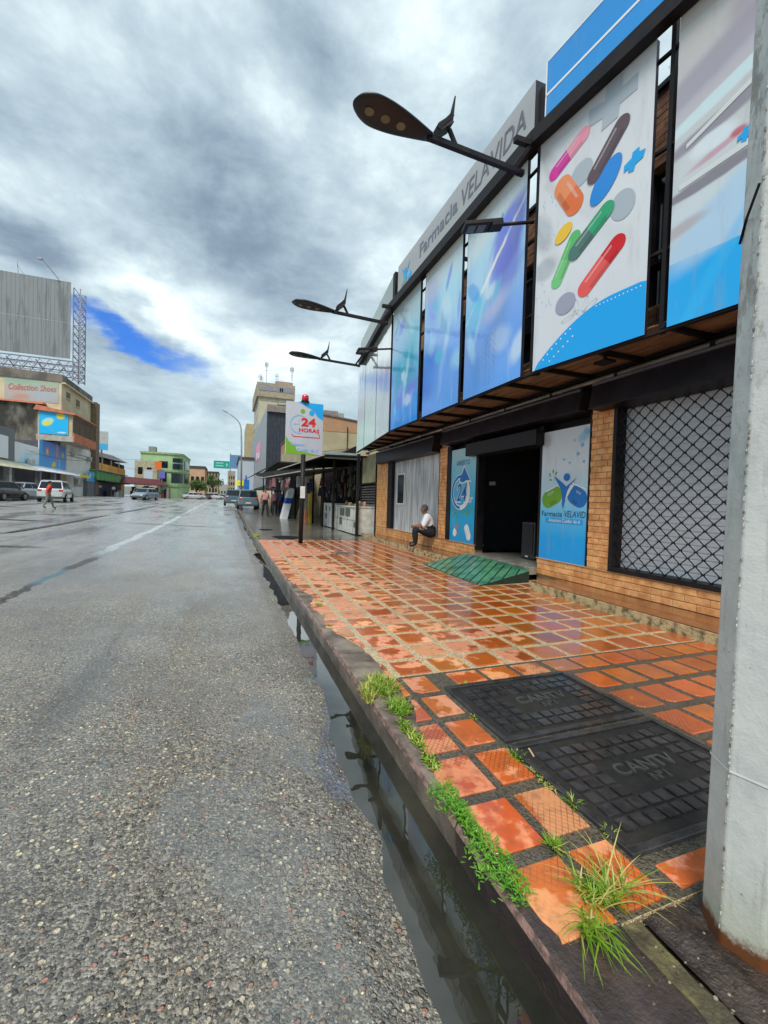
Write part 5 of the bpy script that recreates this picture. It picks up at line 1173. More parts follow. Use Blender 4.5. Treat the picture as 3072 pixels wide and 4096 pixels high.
human('person', (2.95, 29.2, gy(29.2)), math.radians(170), stand(-.12, .2, -.1, .1), dict(top=cloth('darkpink', (.30, .13, .15)), pants=cloth('black', (.012, .012, .018)), skin=SK, shoe=SHOE, sleeve=cloth('darkpink', (.30, .13, .15)), hair=HA), 'pedestrian in a dark pink top half hidden behind the one in pink', scale=1.0)
human('person', (3.45, 30.5, gy(30.5)), math.radians(150), stand(.1, -.1), dict(top=cloth('blue', (.03, .10, .42)), pants=cloth('navy', (.015, .02, .05)), skin=SK, shoe=SHOE, sleeve=cloth('blue', (.03, .10, .42)), hair=HA), 'person in blue standing beside the leaning mattress')
human('person', (-16.2, 74.5, ground_z(-16.2, 74.5)), math.radians(160), stand(.1, -.1), dict(top=cloth('white', (.78, .79, .84)), pants=cloth('navy', (.015, .02, .05)), skin=SK, shoe=SHOE, sleeve=SK, hair=HA), 'far pedestrian in white before the dark blue shop front')
human('person', (-13.6, 84, ground_z(-13.6, 84)), math.radians(100), stand(.1, -.1), dict(top=cloth('darkpink', (.30, .13, .15)), pants=cloth('black', (.012, .012, .018)), skin=SK, shoe=SHOE, sleeve=SK, hair=HA), 'far pedestrian in dark clothes by the market stalls across the road')

# ------------------------------------------------------------------ vehicles
M_TYRE = mat('tyre', (.012, .012, .013), .8); M_RIM = mat('rim', (.42, .43, .44), .3, .6)
def paint(n, c): return mat('paint_'+n, c, .28, .2, col2=tuple(x*.85 for x in c), vs=2, coat=1)
M_TAIL = mat('tail_light', (.55, .01, .01), .2, coat=1); M_HEADL = mat('head_light', (.70, .72, .74), .1, coat=1); M_PLATE = mat('number_plate', (.62, .60, .52), .5)
def car(loc, rz, pnt, kind, label, group='vehicles parked along the road', lit=False):
    """x forward. lofted lower body, glasshouse, wheels, lights"""
    r = empty('parked_car', loc, label, 'van' if kind == 'van' else 'car', group, rz)
    K = dict(hatch=(3.9, 1.70, 1.47, .92, [(-1.95, .42, .80, .70), (-1.90, .26, .93, .80), (-1.2, .20, .97, .85), (0, .18, .95, .86), (.75, .20, .92, .85), (1.4, .24, .80, .82), (1.85, .30, .66, .74), (1.95, .40, .55, .62)], (-1.72, -1.35, .35, 1.05)),
             sedan=(4.5, 1.75, 1.43, .90, [(-2.25, .42, .78, .68), (-2.18, .28, .90, .80), (-1.5, .22, .95, .86), (0, .18, .92, .88), (.8, .20, .90, .87), (1.6, .24, .80, .84), (2.12, .30, .66, .74), (2.25, .40, .55, .60)], (-1.62, -1.0, .30, 1.05)),
             van=(4.3, 1.85, 1.72, 1.02, [(-2.15, .42, .98, .74), (-2.1, .30, 1.03, .86), (-1.4, .26, 1.05, .90), (0, .24, 1.04, .92), (.8, .26, 1.02, .91), (1.5, .28, .96, .88), (2.05, .34, .80, .78), (2.15, .44, .64, .64)], (-2.05, -1.75, .45, 1.1)))[kind]
    L, W, Hc, belt, st, (c0, c1, c2, c3) = K
    q = MB(); n = 12
    for (x, zb, zt, hw) in st:
        h = zt-zb; prof = [(0, zb), (.8*hw, zb), (hw*.97, zb+.14*h), (hw, zb+.45*h), (hw*.98, zb+.75*h), (hw*.90, zb+.95*h), (hw*.72, zt+.012), (0, zt+.03)]
        ring = [(x, y, z) for y, z in prof]+[(x, -y, z) for y, z in prof[-2:0:-1]]; q.v += ring; k = len(ring)
    for i in range(len(st)-1):
        for j in range(k): a, b_ = i*k+j, i*k+(j+1) % k; q.f.append((a, b_, b_+k, a+k)); q.m.append(0)
    q.f += [tuple(range(k-1, -1, -1)), tuple(range((len(st)-1)*k, len(st)*k))]; q.m += [0, 0]
    q.build('body', pnt, r, smooth=False, local=True, bevel=.02)
    # glasshouse: pillars + roof painted, glass set proud
    zb, zt = belt-.04, Hc; hb, ht = W/2-.10, W/2-.26
    P0 = lambda x, y, z: (x, y, z)
    q = MB(); q.hexa([P0(c0, -hb, zb), P0(c3, -hb, zb), P0(c3, hb, zb), P0(c0, hb, zb), P0(c1, -ht, zt-.05), P0(c2, -ht, zt-.05), P0(c2, ht, zt-.05), P0(c1, ht, zt-.05)])
    q.hexa([P0(c1-.05, -ht-.02, zt-.06), P0(c2+.05, -ht-.02, zt-.06), P0(c2+.05, ht+.02, zt-.06), P0(c1-.05, ht+.02, zt-.06), P0(c1+.12, -ht+.14, zt), P0(c2-.12, -ht+.14, zt), P0(c2-.12, ht-.14, zt), P0(c1+.12, ht-.14, zt)])
    q.build('cabin', pnt, r, local=True, bevel=.03)
    def quadp(a, b, c, d, off, name):
        a, b, c, d = map(Vector, (a, b, c, d)); nrm = (b-a).cross(d-a).normalized()*off; q = MB(); q.hexa([a, b, c, d, a+nrm, b+nrm, c+nrm, d+nrm]); q.build(name, M_GLASSD, r, local=True)
    def lp(a, b, t): return tuple(a[i]+(b[i]-a[i])*t for i in range(3))
    for s in (-1, 1):
        B0, B1, T1, T0 = (c0, s*hb, zb), (c3, s*hb, zb), (c2, s*ht, zt-.05), (c1, s*ht, zt-.05)
        for u0, u1 in ((.06, .50), (.54, .95)):
            a, b = lp(lp(B0, B1, u0), lp(T0, T1, u0), .15), lp(lp(B0, B1, u1), lp(T0, T1, u1), .15); d_, c = lp(lp(B0, B1, u0), lp(T0, T1, u0), .88), lp(lp(B0, B1, u1), lp(T0, T1, u1), .88)
            quadp(*( (a, b, c, d_) if s < 0 else (b, a, d_, c)), .008, 'side_window')
    for x0, x1, sg, nm in ((c0, c1, -1, 'rear_window'), (c3, c2, 1, 'windscreen')):
        a, b, c, d_ = (x0, -hb*.9, zb), (x0, hb*.9, zb), (x1, ht*.92, zt-.05), (x1, -ht*.92, zt-.05)
        a, d_ = lp(a, d_, .12), lp(a, d_, .9); b, c = lp(b, c, .12), lp(b, c, .9)
        quadp(*((b, a, d_, c) if sg < 0 else (a, b, c, d_)), .008, nm)
    wr = .31 if kind != 'van' else .34; wx = L/2-.78
    for x in (-wx, wx):
        for s in (-1, 1):
            q = MB(); q.tube([(x, s*(W/2-.20), wr), (x, s*(W/2-.185), wr), (x, s*(W/2-.01), wr), (x, s*(W/2+.005), wr)], [wr*.9, wr, wr, wr*.88], 18); wh = q.build('wheel', M_TYRE, r, local=True)
            q = MB(); q.tube([(x, s*(W/2), wr), (x, s*(W/2+.012), wr)], wr*.62, 14); q.build('rim', M_RIM, wh, local=True)
    for s in (-1, 1):
        y = s*(st[0][3]-.08); MB().box(-L/2-.01, -L/2+.08, y-.13, y+.13, st[0][2]-.16, st[0][2]+.02).build('tail_light', M_TAIL if not lit else flat('lit_tail', (1.0, .06, .05), .3, 2.2), r, local=True, bevel=.02)
        y = s*(st[-1][3]-.06); MB().box(L/2-.16, L/2-.02, y-.16, y+.12, st[-1][2]-.08, st[-1][2]+.07).build('headlight', M_HEADL, r, local=True, bevel=.03)
        MB().box(c3-.28, c3-.12, s*(W/2)-.03+s*.05, s*(W/2)+.05+s*.05, belt, belt+.13).build('wing_mirror', pnt, r, local=True, bevel=.02)
    MB().box(-L/2-.02, -L/2+.01, -.24, .24, .50, .62).build('number_plate', M_PLATE, r, local=True)
    q = MB(); q.box(-L/2-.045, -L/2+.1, -W/2+.14, W/2-.14, .30, .44); q.box(L/2-.1, L/2+.04, -W/2+.2, W/2-.2, .28, .44); q.build('bumper', mat('bumper_grey', (.05, .05, .055), .6), r, local=True, bevel=.02)
    return r
def G(x, y, dz=0): return (x, y, ground_z(x, y)+dz)
car(G(-15.9, 40.0), math.radians(80), paint('black', (.012, .013, .018)), 'hatch', 'black hatchback with a lit red tail lamp at the left edge', lit=True)
car(G(-13.25, 42.3), math.radians(97), paint('pearl', (.55, .57, .58)), 'van', 'white high-roofed vehicle just behind the person in the red jacket')
car(G(-16.2, 44.6), math.radians(80), paint('silver', (.38, .41, .44)), 'sedan', 'silver car half hidden between the black hatchback and the white van')
car(G(-9.7, 60.5), math.radians(250), paint('steelblue', (.22, .29, .34)), 'hatch', 'grey-blue car standing alone on the far left side of the road')
car(G(-10.8, 64.5), math.radians(92), paint('darkgreen', (.03, .06, .05)), 'hatch', 'dark green car behind the grey-blue one on the far left')
for i, (x, y, c, nm, kd, lb) in enumerate([(-6.6, 96, (.55, .56, .58), 'pearl2', 'sedan', 'first white car of the far row, at its left end'), (-6.5, 108, (.45, .46, .48), 'pale', 'hatch', 'pale grey car second in the far row'), (-4.8, 118, (.03, .035, .05), 'ink', 'sedan', 'dark car in the middle of the far row'),
                                           (-3.2, 122, (.62, .63, .64), 'white3', 'van', 'white van towards the right end of the far row'), (-1.6, 128, (.08, .08, .09), 'char', 'hatch', 'charcoal car at the right end of the far row'), (-7.2, 128, (.35, .06, .05), 'maroon', 'hatch', 'small maroon car behind the far row')]):
    car(G(x, y), math.radians(20+35*(i % 3)), paint(nm, c), kd, lb, group='distant cars at the end of the street')
car((1.65, 40.6, gy(40.6)), math.radians(91), paint('greyblue', (.12, .19, .23)), 'van', 'blue-grey vehicle parked half on the pavement, nearest on the right')
car((.55, 48.2, gy(48.2)), math.radians(91), paint('teal', (.07, .15, .20)), 'van', 'dark blue vehicle parked behind the blue-grey one on the right')

# ------------------------------------------------------------------ market stalls past the pharmacy
M_BEIGE = mat('beige_panel', (.40, .36, .22), .7, col2=(.25, .24, .13), vs=2, bump=.2); M_CORR = mat('dark_corrugated', (.045, .05, .065), .45, .3, col2=(.03, .033, .045), vs=2)
gt = empty('service_gate', (5.2, 15.8, 0), 'narrow grey bay with a vent and painted metal gate beside the brick pier', 'gate')
MB().box(5.16, 5.3, 14.98, 15.80, 2.02, 3.1).build('panel', M_BEIGE, gt); MB().box(5.16, 5.3, 15.82, 16.75, 2.02, 3.1).build('panel', M_BEIGE, gt)
q = MB(); q.box(5.12, 5.3, 14.9, 14.98, 0, 3.1); q.box(5.12, 5.3, 16.76, 16.84, 0, 3.1); q.box(5.13, 5.3, 14.98, 16.76, 1.96, 2.01); q.build('gate_frame', M_DARK, gt)
for i in range(7): MB().hexa([(5.15, 15.0, 1.24+i*.1), (5.23, 15.0, 1.29+i*.1), (5.23, 16.74, 1.29+i*.1), (5.15, 16.74, 1.24+i*.1), (5.15, 15.0, 1.27+i*.1), (5.23, 15.0, 1.32+i*.1), (5.23, 16.74, 1.32+i*.1), (5.15, 16.74, 1.27+i*.1)]).build('vent_slat', mat('vent_grey', (.13, .12, .12), .5), gt)
def scrawl():
    m, t, b = principled('scrawled_metal'); p = t.pos(); n = t.noise(t.vm('MULTIPLY', p, (1, 9, 1.6)), 2.6, 5, .75, 1.5)
    t.put(b.inputs['Base Color'], t.ramp(n, [(.44, (.02, .02, .022)), (.50, (.10, .11, .10)), (.56, (.45, .46, .44)), (.62, (.05, .05, .05))])); b.inputs['Roughness'].default_value = .5; return m
M_SCR = scrawl()
MB().box(5.18, 5.26, 14.99, 16.75, .05, 1.20).build('gate_leaf', M_SCR, gt)
MB().box(5.26, 5.32, 14.9, 16.84, 0, 3.1).build('backing', M_BLACK, gt)
mk = empty('market_stalls', (5, 18, 0), 'row of dark roofed market stalls beyond the pharmacy', 'market stall')
MB().box(6.2, 6.3, 16.9, 60, 0, 3.3).build('back_wall', M_BLACK, mk)
q = MB(); q.hexa([(3.4, 16.2, 3.0), (6.3, 16.2, 3.05), (6.3, 27, 3.4), (2.8, 26.6, 2.98), (3.4, 16.2, 3.05), (6.3, 16.2, 3.12), (6.3, 27, 3.5), (2.8, 26.6, 3.05)]); q.build('roof', M_DARK, mk)
q = MB(); q.hexa([(3.0, 18.2, 2.50), (5.6, 18.2, 2.85), (5.6, 33, 3.05), (1.95, 33, 2.70), (3.0, 18.2, 2.53), (5.6, 18.2, 2.88), (5.6, 33, 3.09), (1.95, 33, 2.73)]); q.build('awning', mat('awning_dark', (.03, .028, .03), .6, col2=(.06, .055, .05)), mk)
MB().bar((3.0, 18.2, 2.51), (1.95, 33, 2.71), .05, .05).build('awning_edge', mat('awning_edge', (.42, .40, .36), .5), mk)
MB().bar((3.42, 16.15, 3.02), (2.8, 26.6, 3.03), .04, .05).build('roof_edge', mat('awning_edge', (.42, .40, .36), .5), mk)
q = MB(); q.hexa([(3.62, 16.9, 2.98), (5.12, 16.9, 2.98), (5.12, 17.0, 2.98), (3.62, 17.0, 2.98), (3.62, 16.9, 3.24), (5.12, 16.9, 3.24), (5.12, 17.0, 3.24), (3.62, 17.0, 3.24)]); q.build('fascia', mat('fascia_pale', (.34, .42, .40), .6, col2=(.25, .30, .29)), mk)
q = MB(); q.hexa([(2.0, 34, 3.15), (3.7, 34, 4.15), (3.7, 58, 4.5), (1.9, 58, 3.5), (2.0, 34, 3.20), (3.7, 34, 4.20), (3.7, 58, 4.55), (1.9, 58, 3.55)]); q.box(3.7, 6.5, 34, 58, 4.1, 4.2); q.hexa([(2.0, 34, 3.0), (6.5, 34, 3.0), (6.5, 34.1, 3.0), (2.0, 34.1, 3.0), (2.0, 34, 3.15), (6.5, 34, 4.12), (6.5, 34.1, 4.12), (2.0, 34.1, 3.15)]); q.build('pitched_roof', mat('roof_dark', (.028, .026, .028), .6), mk)
for (x, y, h) in ((4.45, 14.97, 3.0), (4.25, 17.9, 3.0), (4.32, 20.4, 3.0), (4.35, 23.1, 3.0), (3.9, 26.4, 3.0), (3.6, 30, 3.0), (3.2, 34, 3.2), (3.0, 40, 3.5)): MB().box(x-.045, x+.045, y-.05, y+.05, 0, h).build('post', M_DARK, mk)
q = MB()
for i in range(6): q.tube([(3.7, 27.5+i*1.5, 2.62), (3.7, 28.4+i*1.5, 2.62)], .035, 8)
q.build('ceiling_lamp', mat('unlit_tube', (.62, .62, .60), .4), mk)
M_CTR = mat('counter_white', (.62, .63, .58), .5, col2=(.48, .48, .42), vs=5); M_PIC = mat('counter_picture', (.03, .035, .03), .4, col2=(.16, .15, .13), vs=14)
def counter(y0, y1, x, z1, pics, label):
    r = empty('counter', (x, y0, 0), label, 'counter', 'white stall counters')
    MB().box(x, x+.7, y0, y1, .04, z1).build('cabinet', M_CTR, r); MB().box(x-.03, x+.73, y0-.02, y1+.02, z1+.001, z1+.04).build('top', M_CTR, r)
    for (a, b_, c, d_) in pics: MB().box(x-.012, x+.01, a, b_, c, d_).build('picture', M_PIC, r)
    q = MB()
    for y in np.arange(y0+.55, y1-.2, .85): q.box(x-.008, x+.01, y-.01, y+.01, .05, z1-.02)
    q.box(x-.009, x+.01, y0, y1, z1*.52, z1*.52+.015); q.build('frame_line', mat('frame_grey', (.25, .25, .24), .5), r)
counter(15.15, 18.55, 4.52, 1.05, [(17.0, 17.75, .68, .98), (16.15, 16.85, .68, 1.0), (17.38, 17.78, .30, .60), (15.3, 15.6, .3, .5)], 'long white stall counter with dark square pictures, nearest the pharmacy')
counter(19.3, 20.95, 4.5, 1.12, [(20.2, 20.5, .78, 1.02), (20.2, 20.55, .42, .68), (19.5, 19.7, .8, 1.0)], 'shorter white stall counter behind the long one')
rg = random.Random(21)
cols = [(.30, .22, .06), (.20, .17, .12), (.10, .10, .10), (.40, .36, .28), (.25, .06, .06), (.08, .10, .14), (.32, .28, .20), (.12, .13, .08), (.30, .16, .15)]
gm = [mat('goods%d' % i, c, .6, col2=tuple(v*.3 for v in c), vs=18) for i, c in enumerate(cols)]
for i in range(96):
    y = 15.3+rg.random()*9.5; z = 1.25+rg.random()*1.4; h = rg.uniform(.12, .5); w_ = rg.uniform(.06, .24); x = 5.25+rg.random()*.5
    q = MB(); q.hexa([(x, y, z), (x+.06, y, z), (x+.06, y+w_, z), (x, y+w_, z), (x+.01, y+w_*.15, z+h), (x+.05, y+w_*.15, z+h), (x+.05, y+w_*.85, z+h), (x+.01, y+w_*.85, z+h)]); q.bar((x+.03, y+w_/2, z+h), (x+.03, y+w_/2, z+h+.12), .012)
    q.build('hanging_goods', gm[rg.randrange(len(gm))], None, 'small assorted goods hanging in the dark market stalls behind the counters', 'merchandise', 'goods hanging in the stalls')
for i in range(22):
    y = 15.3+rg.random()*3.1; q = MB(); h = rg.uniform(.06, .22); q.tube([(4.85, y, 1.095), (4.85, y, 1.095+h*.7), (4.85, y, 1.095+h)], [.05, .055, .02], 8)
    q.build('counter_goods', gm[rg.randrange(len(gm))] if i % 4 else mat('goods_warm', (.5, .25, .12), .5), None, 'small jars and toys standing along the top of the long white counter', 'merchandise', 'goods on the long counter')
for i in range(26):
    y = 23.5+rg.random()*11; x = 2.9+rg.random()*1.6+(.0 if y > 27 else 1.0); z = 1.0+rg.random()*1.1+gy(y)
    q = MB(); h = rg.uniform(.4, .8); w_ = rg.uniform(.2, .42); q.hexa([(x, y, z), (x+w_, y, z), (x+w_, y+.08, z), (x, y+.08, z), (x+w_*.2, y, z+h), (x+w_*.8, y, z+h), (x+w_*.8, y+.06, z+h), (x+w_*.2, y+.06, z+h)])
    q.build('hanging_clothes', mat('clothes%d' % (i % 5), [(.32, .14, .16), (.18, .07, .10), (.40, .30, .30), (.05, .07, .20), (.10, .09, .10)][i % 5], .9), None, 'garments hanging under the market awning around the pedestrians', 'clothes', 'clothes hanging under the awning')
# mattresses leaning by the stalls
M_MAT = mat('mattress_white', (.70, .72, .74), .7, col2=(.55, .57, .6)); mw = empty('mattress', (3.2, 26.1, 0), 'white mattress with a blue band leaning at the stalls', 'mattress', 'leaning mattresses')
def leanslab(x0, w_, y, dy_, z0, z1, t0, t1, m_, nm, par):
    q = MB(); N = 10; 
    for a, b_ in ((t0, t1),):
        P_ = lambda t, side_, d_: (x0+w_*side_*(1 if t < .86 else math.sqrt(max(.02, 1-((t-.86)/.14)**2)))+.42*t, y+d_, z0+(z1-z0)*t)
        ts = [a+(b_-a)*i/N for i in range(N+1)]
        for i in range(N):
            t, u = ts[i], ts[i+1]; q.hexa([P_(t, -.5, 0), P_(t, .5, 0), P_(t, .5, dy_), P_(t, -.5, dy_), P_(u, -.5, 0), P_(u, .5, 0), P_(u, .5, dy_), P_(u, -.5, dy_)])
    return q.build(nm, m_, par)
leanslab(3.22, .36, 26.1, .9, .08, 1.95, 0, .50, M_MAT, 'cover', mw); leanslab(3.22, .37, 26.09, .92, .08, 1.95, .50, .68, mat('band_blue', (.01, .07, .40), .5), 'band', mw); leanslab(3.22, .36, 26.1, .9, .08, 1.95, .68, 1, M_MAT, 'cover', mw)
mw = empty('mattress', (3.6, 26.6, 0), 'grey mattress leaning directly behind the white one', 'mattress', 'leaning mattresses'); leanslab(3.55, .36, 26.5, 1.1, .08, 1.95, 0, 1, mat('mattress_grey', (.20, .20, .21), .8), 'cover', mw)
mw = empty('rolled_mat', (3.95, 26.8, 0), 'olive rolled mat behind the leaning mattresses', 'rolled mat'); leanslab(3.82, .25, 26.4, .8, .05, 1.6, 0, 1, mat('mat_olive', (.12, .11, .03), .8), 'cover', mw)
MB().box(4.08, 4.24, 22.75, 22.95, 0, 1.62).build('yellow_post', mat('yellow_paint', (.62, .42, .02), .5), None, label='bright yellow upright panel beside the market stalls', cat='panel', bevel=.01)
q = MB(); q.hexa([(3.9, 22.9, 0), (4.05, 22.9, 0), (4.05, 23.3, 0), (3.9, 23.3, 0), (3.93, 22.9, .8), (4.05, 22.9, .8), (4.05, 23.3, .8), (3.93, 23.3, .8)]); q.build('orange_crate', mat('orange_plastic', (.60, .22, .12), .5), None, label='orange plastic item at the foot of the yellow panel', cat='crate')
MB().box(3.30, 3.78, 21.9, 22.2, 1.92, 2.48).build('meter_box', mat('box_grey', (.42, .44, .46), .5), None, label='pale grey box hung at the stalls right behind the sign post', cat='box', bevel=.02)
for i, (x, y, s_) in enumerate([(1.5, 18.1, .3), (1.85, 14.5, .45)]):
    q = MB(); n = 9; q.add([(x+s_*(1+.3*math.sin(k_*2.3))*math.cos(k_*2*math.pi/n), y+s_*1.6*math.sin(k_*2*math.pi/n), .006) for k_ in range(n)], [tuple(range(n))]); q.build('pavement_hole', M_BLACK, None, kind='structure')

# ------------------------------------------------------------------ right hand buildings
b = empty('grey_hall', (5, 60, 0), 'tall shop hall with dark ribbed metal end and pale grey street face', 'building')
MB().box(4.65, 15, 58.1, 100, 3, 13.4).build('wall', mat('pale_grey_panel', (.30, .33, .36), .5, col2=(.25, .27, .30)), b)
for i in range(16): MB().box(4.70+i*.42, 4.70+i*.42+.33, 57.98, 58.09, 4.6, 12.5).build('metal_rib', M_CORR, b)
MB().box(4.62, 14, 58.02, 58.1, 4.6, 12.6).build('end_wall', M_CORR, b)
MB().box(4.60, 14, 57.6, 58.0, 12.6, 13.5).build('overhang', mat('overhang', (.24, .20, .18), .6), b)
P = Pl((4.63, 80), (4.63, 69.5), 7.6, 10.4); sg = empty('pink_sign', (4.6, 75, 7), 'bright pink sign on the grey hall street face', 'sign'); P.board('board', flat('sign_pink', (.80, .12, .35)), flat('sign_pink_edge', (.35, .02, .10)), .15, sg)
P.poly([(.1, .1), (.35, .1), (.35, .5), (.1, .6)], mWhite, 'letter', sg, .01); P.poly([(.55, .05), (.8, .05), (.8, .45), (.55, .35)], mWhite, 'letter', sg, .01)
def block(name, label, x0, x1, y0, y1, z0, z1, m_, cat='building', win=None, wm=None, face='y', group=None, roof=None, **kw):
    r = empty(name, ((x0+x1)/2, y0, z0), label, cat, group)
    MB().box(x0, x1, y0, y1, z0, z1).build('wall', m_, r)
    if roof: MB().box(x0-.2, x1+.2, y0-.2, y1+.2, z1+.002, z1+roof[1]).build('roof', roof[0], r)
    for (a, b_, c, d_, f_) in (win or []):
        q = MB()
        if f_ == 'y': q.box(a, b_, y0-.05, y0+.02, c, d_)
        elif f_ == 'x+': q.box(x1-.02, x1+.05, a, b_, c, d_)
        else: q.box(x0-.05, x0+.02, a, b_, c, d_)
        q.build('window', wm or M_GLASSD, r)
    return r
M_CREAM = mat('cream_render', (.42, .37, .24), .8, col2=(.33, .28, .17), vs=.6); M_CREAM2 = mat('tower_cream', (.45, .42, .30), .8, col2=(.38, .34, .24), vs=.3)
b = block('beige_building', 'beige end wall with a worn orange top behind the market stalls', 5.6, 14, 30, 50, 0, 6.2, M_CREAM)
MB().hexa([(5.6, 29.98, 6.2), (14, 29.98, 6.2), (14, 50, 6.2), (5.6, 50, 6.2), (5.6, 29.98, 7.35), (14, 29.98, 6.5), (14, 50, 6.5), (5.6, 50, 7.35)]).build('parapet', mat('orange_render', (.42, .22, .11), .8, col2=(.33, .2, .12)), b)
MB().hexa([(5.5, 29.9, 7.36), (14, 29.9, 6.51), (14, 50, 6.51), (5.5, 50, 7.36), (5.5, 29.9, 7.46), (14, 29.9, 6.61), (14, 50, 6.61), (5.5, 50, 7.46)]).build('roof_edge', mat('roof_edge_grey', (.16, .13, .11), .6), b)
q = MB(); q.bar((8, 29.9, 6.6), (8, 29.9, 4.2), .05); q.bar((5.6, 29.9, 4.6), (9, 29.9, 5.2), .025); q.build('cable', M_DARK, b)
MB().hexa([(4.5, 21, 3.15), (6.1, 21, 3.15), (6.1, 24, 3.15), (4.5, 24, 3.15), (4.5, 21, 3.2), (6.1, 21, 4.1), (6.1, 24, 4.1), (4.5, 24, 3.2)]).build('lean_to_roof', M_DARK, None, label='small dark sloping roof between the market fascia and the beige wall', cat='roof')
wn = []
for fl in range(10):
    for k_ in range(7): wn.append((142+k_*3.4, 144+k_*3.4, 3.5+fl*3.0, 4.9+fl*3.0, 'x-'))
b = block('tower_block', 'cream office tower with a heavy top band and rooftop aerials', 8.5, 19.4, 140, 165, 0, 33.1, M_CREAM2, win=wn)
MB().box(7.9, 19.6, 139.4, 166, 33.1, 37.5).build('top_band', mat('band_tan', (.36, .30, .21), .8), b); MB().box(8.4, 19.3, 139.3, 139.42, 35.0, 36.6).build('band_strip', mat('band_lilac', (.26, .26, .28), .7), b)
MB().box(13.8, 19.2, 142, 150, 37.5, 39.1).build('penthouse', mat('pent_pink', (.42, .28, .24), .8), b)
q = MB(); q.box(14.8, 15.2, 139.2, 139.32, 35.2, 36.2); q.box(15.4, 15.8, 139.2, 139.32, 35.2, 36.2); q.build('vent', M_BLACK, b)
MB().box(14.3, 17.4, 139.9, 139.97, 30.2, 31.2).build('window_band', M_GLASSD, b); MB().box(8.6, 19.3, 139.94, 139.98, 31.9, 32.1).build('ledge', mat('ledge_grey', (.25, .24, .22), .7), b); MB().box(14.2, 14.3, 139.8, 140, 20, 33.1).build('rib', mat('ledge_grey', (.25, .24, .22), .7), b)
for (x, z0, z1, w_) in ((10.7, 37.5, 44.2, .12), (8.8, 37.5, 40.2, .10), (9.3, 37.5, 39.6, .1), (13.9, 39, 41, .08), (18.6, 39.1, 43.6, .16)):
    q = MB(); q.bar((x, 140, z0), (x, 140, z1), w_)
    for k_ in range(3): q.bar((x-.5, 140, z1-1.1-k_*.9), (x+.5, 140, z1-1.0-k_*.9), .08); q.bar((x-.45+k_*.4, 140, z1-1.6), (x-.45+k_*.4, 140, z1-.3), .22 if w_ > .11 else .1)
    q.build('aerial', M_STEEL, b)
wn = [(192+k_*2.6, 193.6+k_*2.6, 3+fl*2.9, 4.5+fl*2.9, 'x-') for fl in range(10) for k_ in range(6)]
block('tan_tower', 'narrower tan apartment tower left of the cream office tower', 6.8, 14, 190, 212, 0, 32.5, mat('tan_render', (.40, .32, .17), .8, col2=(.33, .26, .14), vs=.4), win=wn)
b = block('blue_grey_shop', 'low blue-grey and white shop front with a brown roof line, past the hall', 1.9, 4.6, 85, 100, 0, 8.5, mat('white_blue_wall', (.42, .46, .50), .6, col2=(.36, .42, .50), vs=.5), roof=(mat('brown_roof', (.07, .05, .045), .6), .45))
P = Pl((1.45, 84.6), (2.75, 84.6), 3.5, 4.5); sg = empty('yellow_sign', (2, 84.6, 3.5), 'small yellow sign above the parked vehicles on the right', 'sign'); P.board('board', flat('sign_yellow', (.80, .75, .02)), M_EDGE, .1, sg); P.ellipse(.5, .5, .25, .2, flat('sign_orange', (.7, .5, .02)), 'spot', sg, 0, .01)
q = MB(); q.box(2.55, 3.35, 75, 76, 2.3, 4.3); q.box(2.7, 2.95, 75, 75.5, 4.3, 5.0); q.build('blue_tank', mat('tank_blue', (.01, .16, .50), .4), None, label='bright blue boxy tank beside the yellow sign', cat='tank', bevel=.05)
P = Pl((.25, 100), (2.55, 100), 7.6, 10.6); sg = empty('blue_board', (1.4, 100, 7), 'plain slate blue board behind the tall lamp post', 'billboard'); P.board('board', flat('board_slate', (.12, .24, .42)), M_EDGE, .2, sg); q = MB(); q.bar((.4, 100.3, .5), (.4, 100.3, 11), .15); q.bar((2.3, 100.3, .5), (2.3, 100.3, 7.6), .2); q.build('post', M_STEEL, sg)
P = Pl((-3.9, 130), (.3, 130), 9.35, 11.5); sg = empty('road_sign', (0, 130, 9), 'green overhead road sign at the end of the street', 'road sign'); P.board('board', flat('sign_green', (.01, .30, .22)), M_WHITEP, .1, sg)
q = MB(); q.bar((.5, 130.2, .6), (.5, 130.2, 13.4), .22); q.bar((.5, 130.2, 10.4), (-3.6, 130.2, 10.4), .14); q.build('post', M_STEEL, sg)
for i in range(2): P.poly([(.12, .62-.35*i), (.62, .62-.35*i), (.62, .78-.35*i), (.12, .78-.35*i)], flat('sign_text_pale', (.25, .55, .48)), 'lettering_line', sg, .02)
P.poly([(.8, .2), (.92, .5), (.8, .8), (.76, .5)], flat('sign_text_pale', (.25, .55, .48)), 'arrow', sg, .02)
lp_ = empty('lamp_post', (1.3, 46, 0), 'tall curved grey lamp post on the right pavement in the distance', 'lamp post')
MB().tube([(1.3, 46, .2), (1.22, 46, 6.5), (1.15, 46, 8.2), (1.02, 46, 8.75), (.75, 46, 9.15), (.2, 46, 9.55), (-.25, 46, 9.82)], [.10, .08, .065, .055, .05, .045, .04], 8).build('pole', mat('lamp_post_grey', (.30, .31, .30), .5), lp_, smooth=True)
MB().bar((-.2, 46, 9.78), (-.65, 46, 9.98), .2, .08).build('lamp_head', mat('lamp_post_grey', (.30, .31, .30), .5), lp_, bevel=.02)

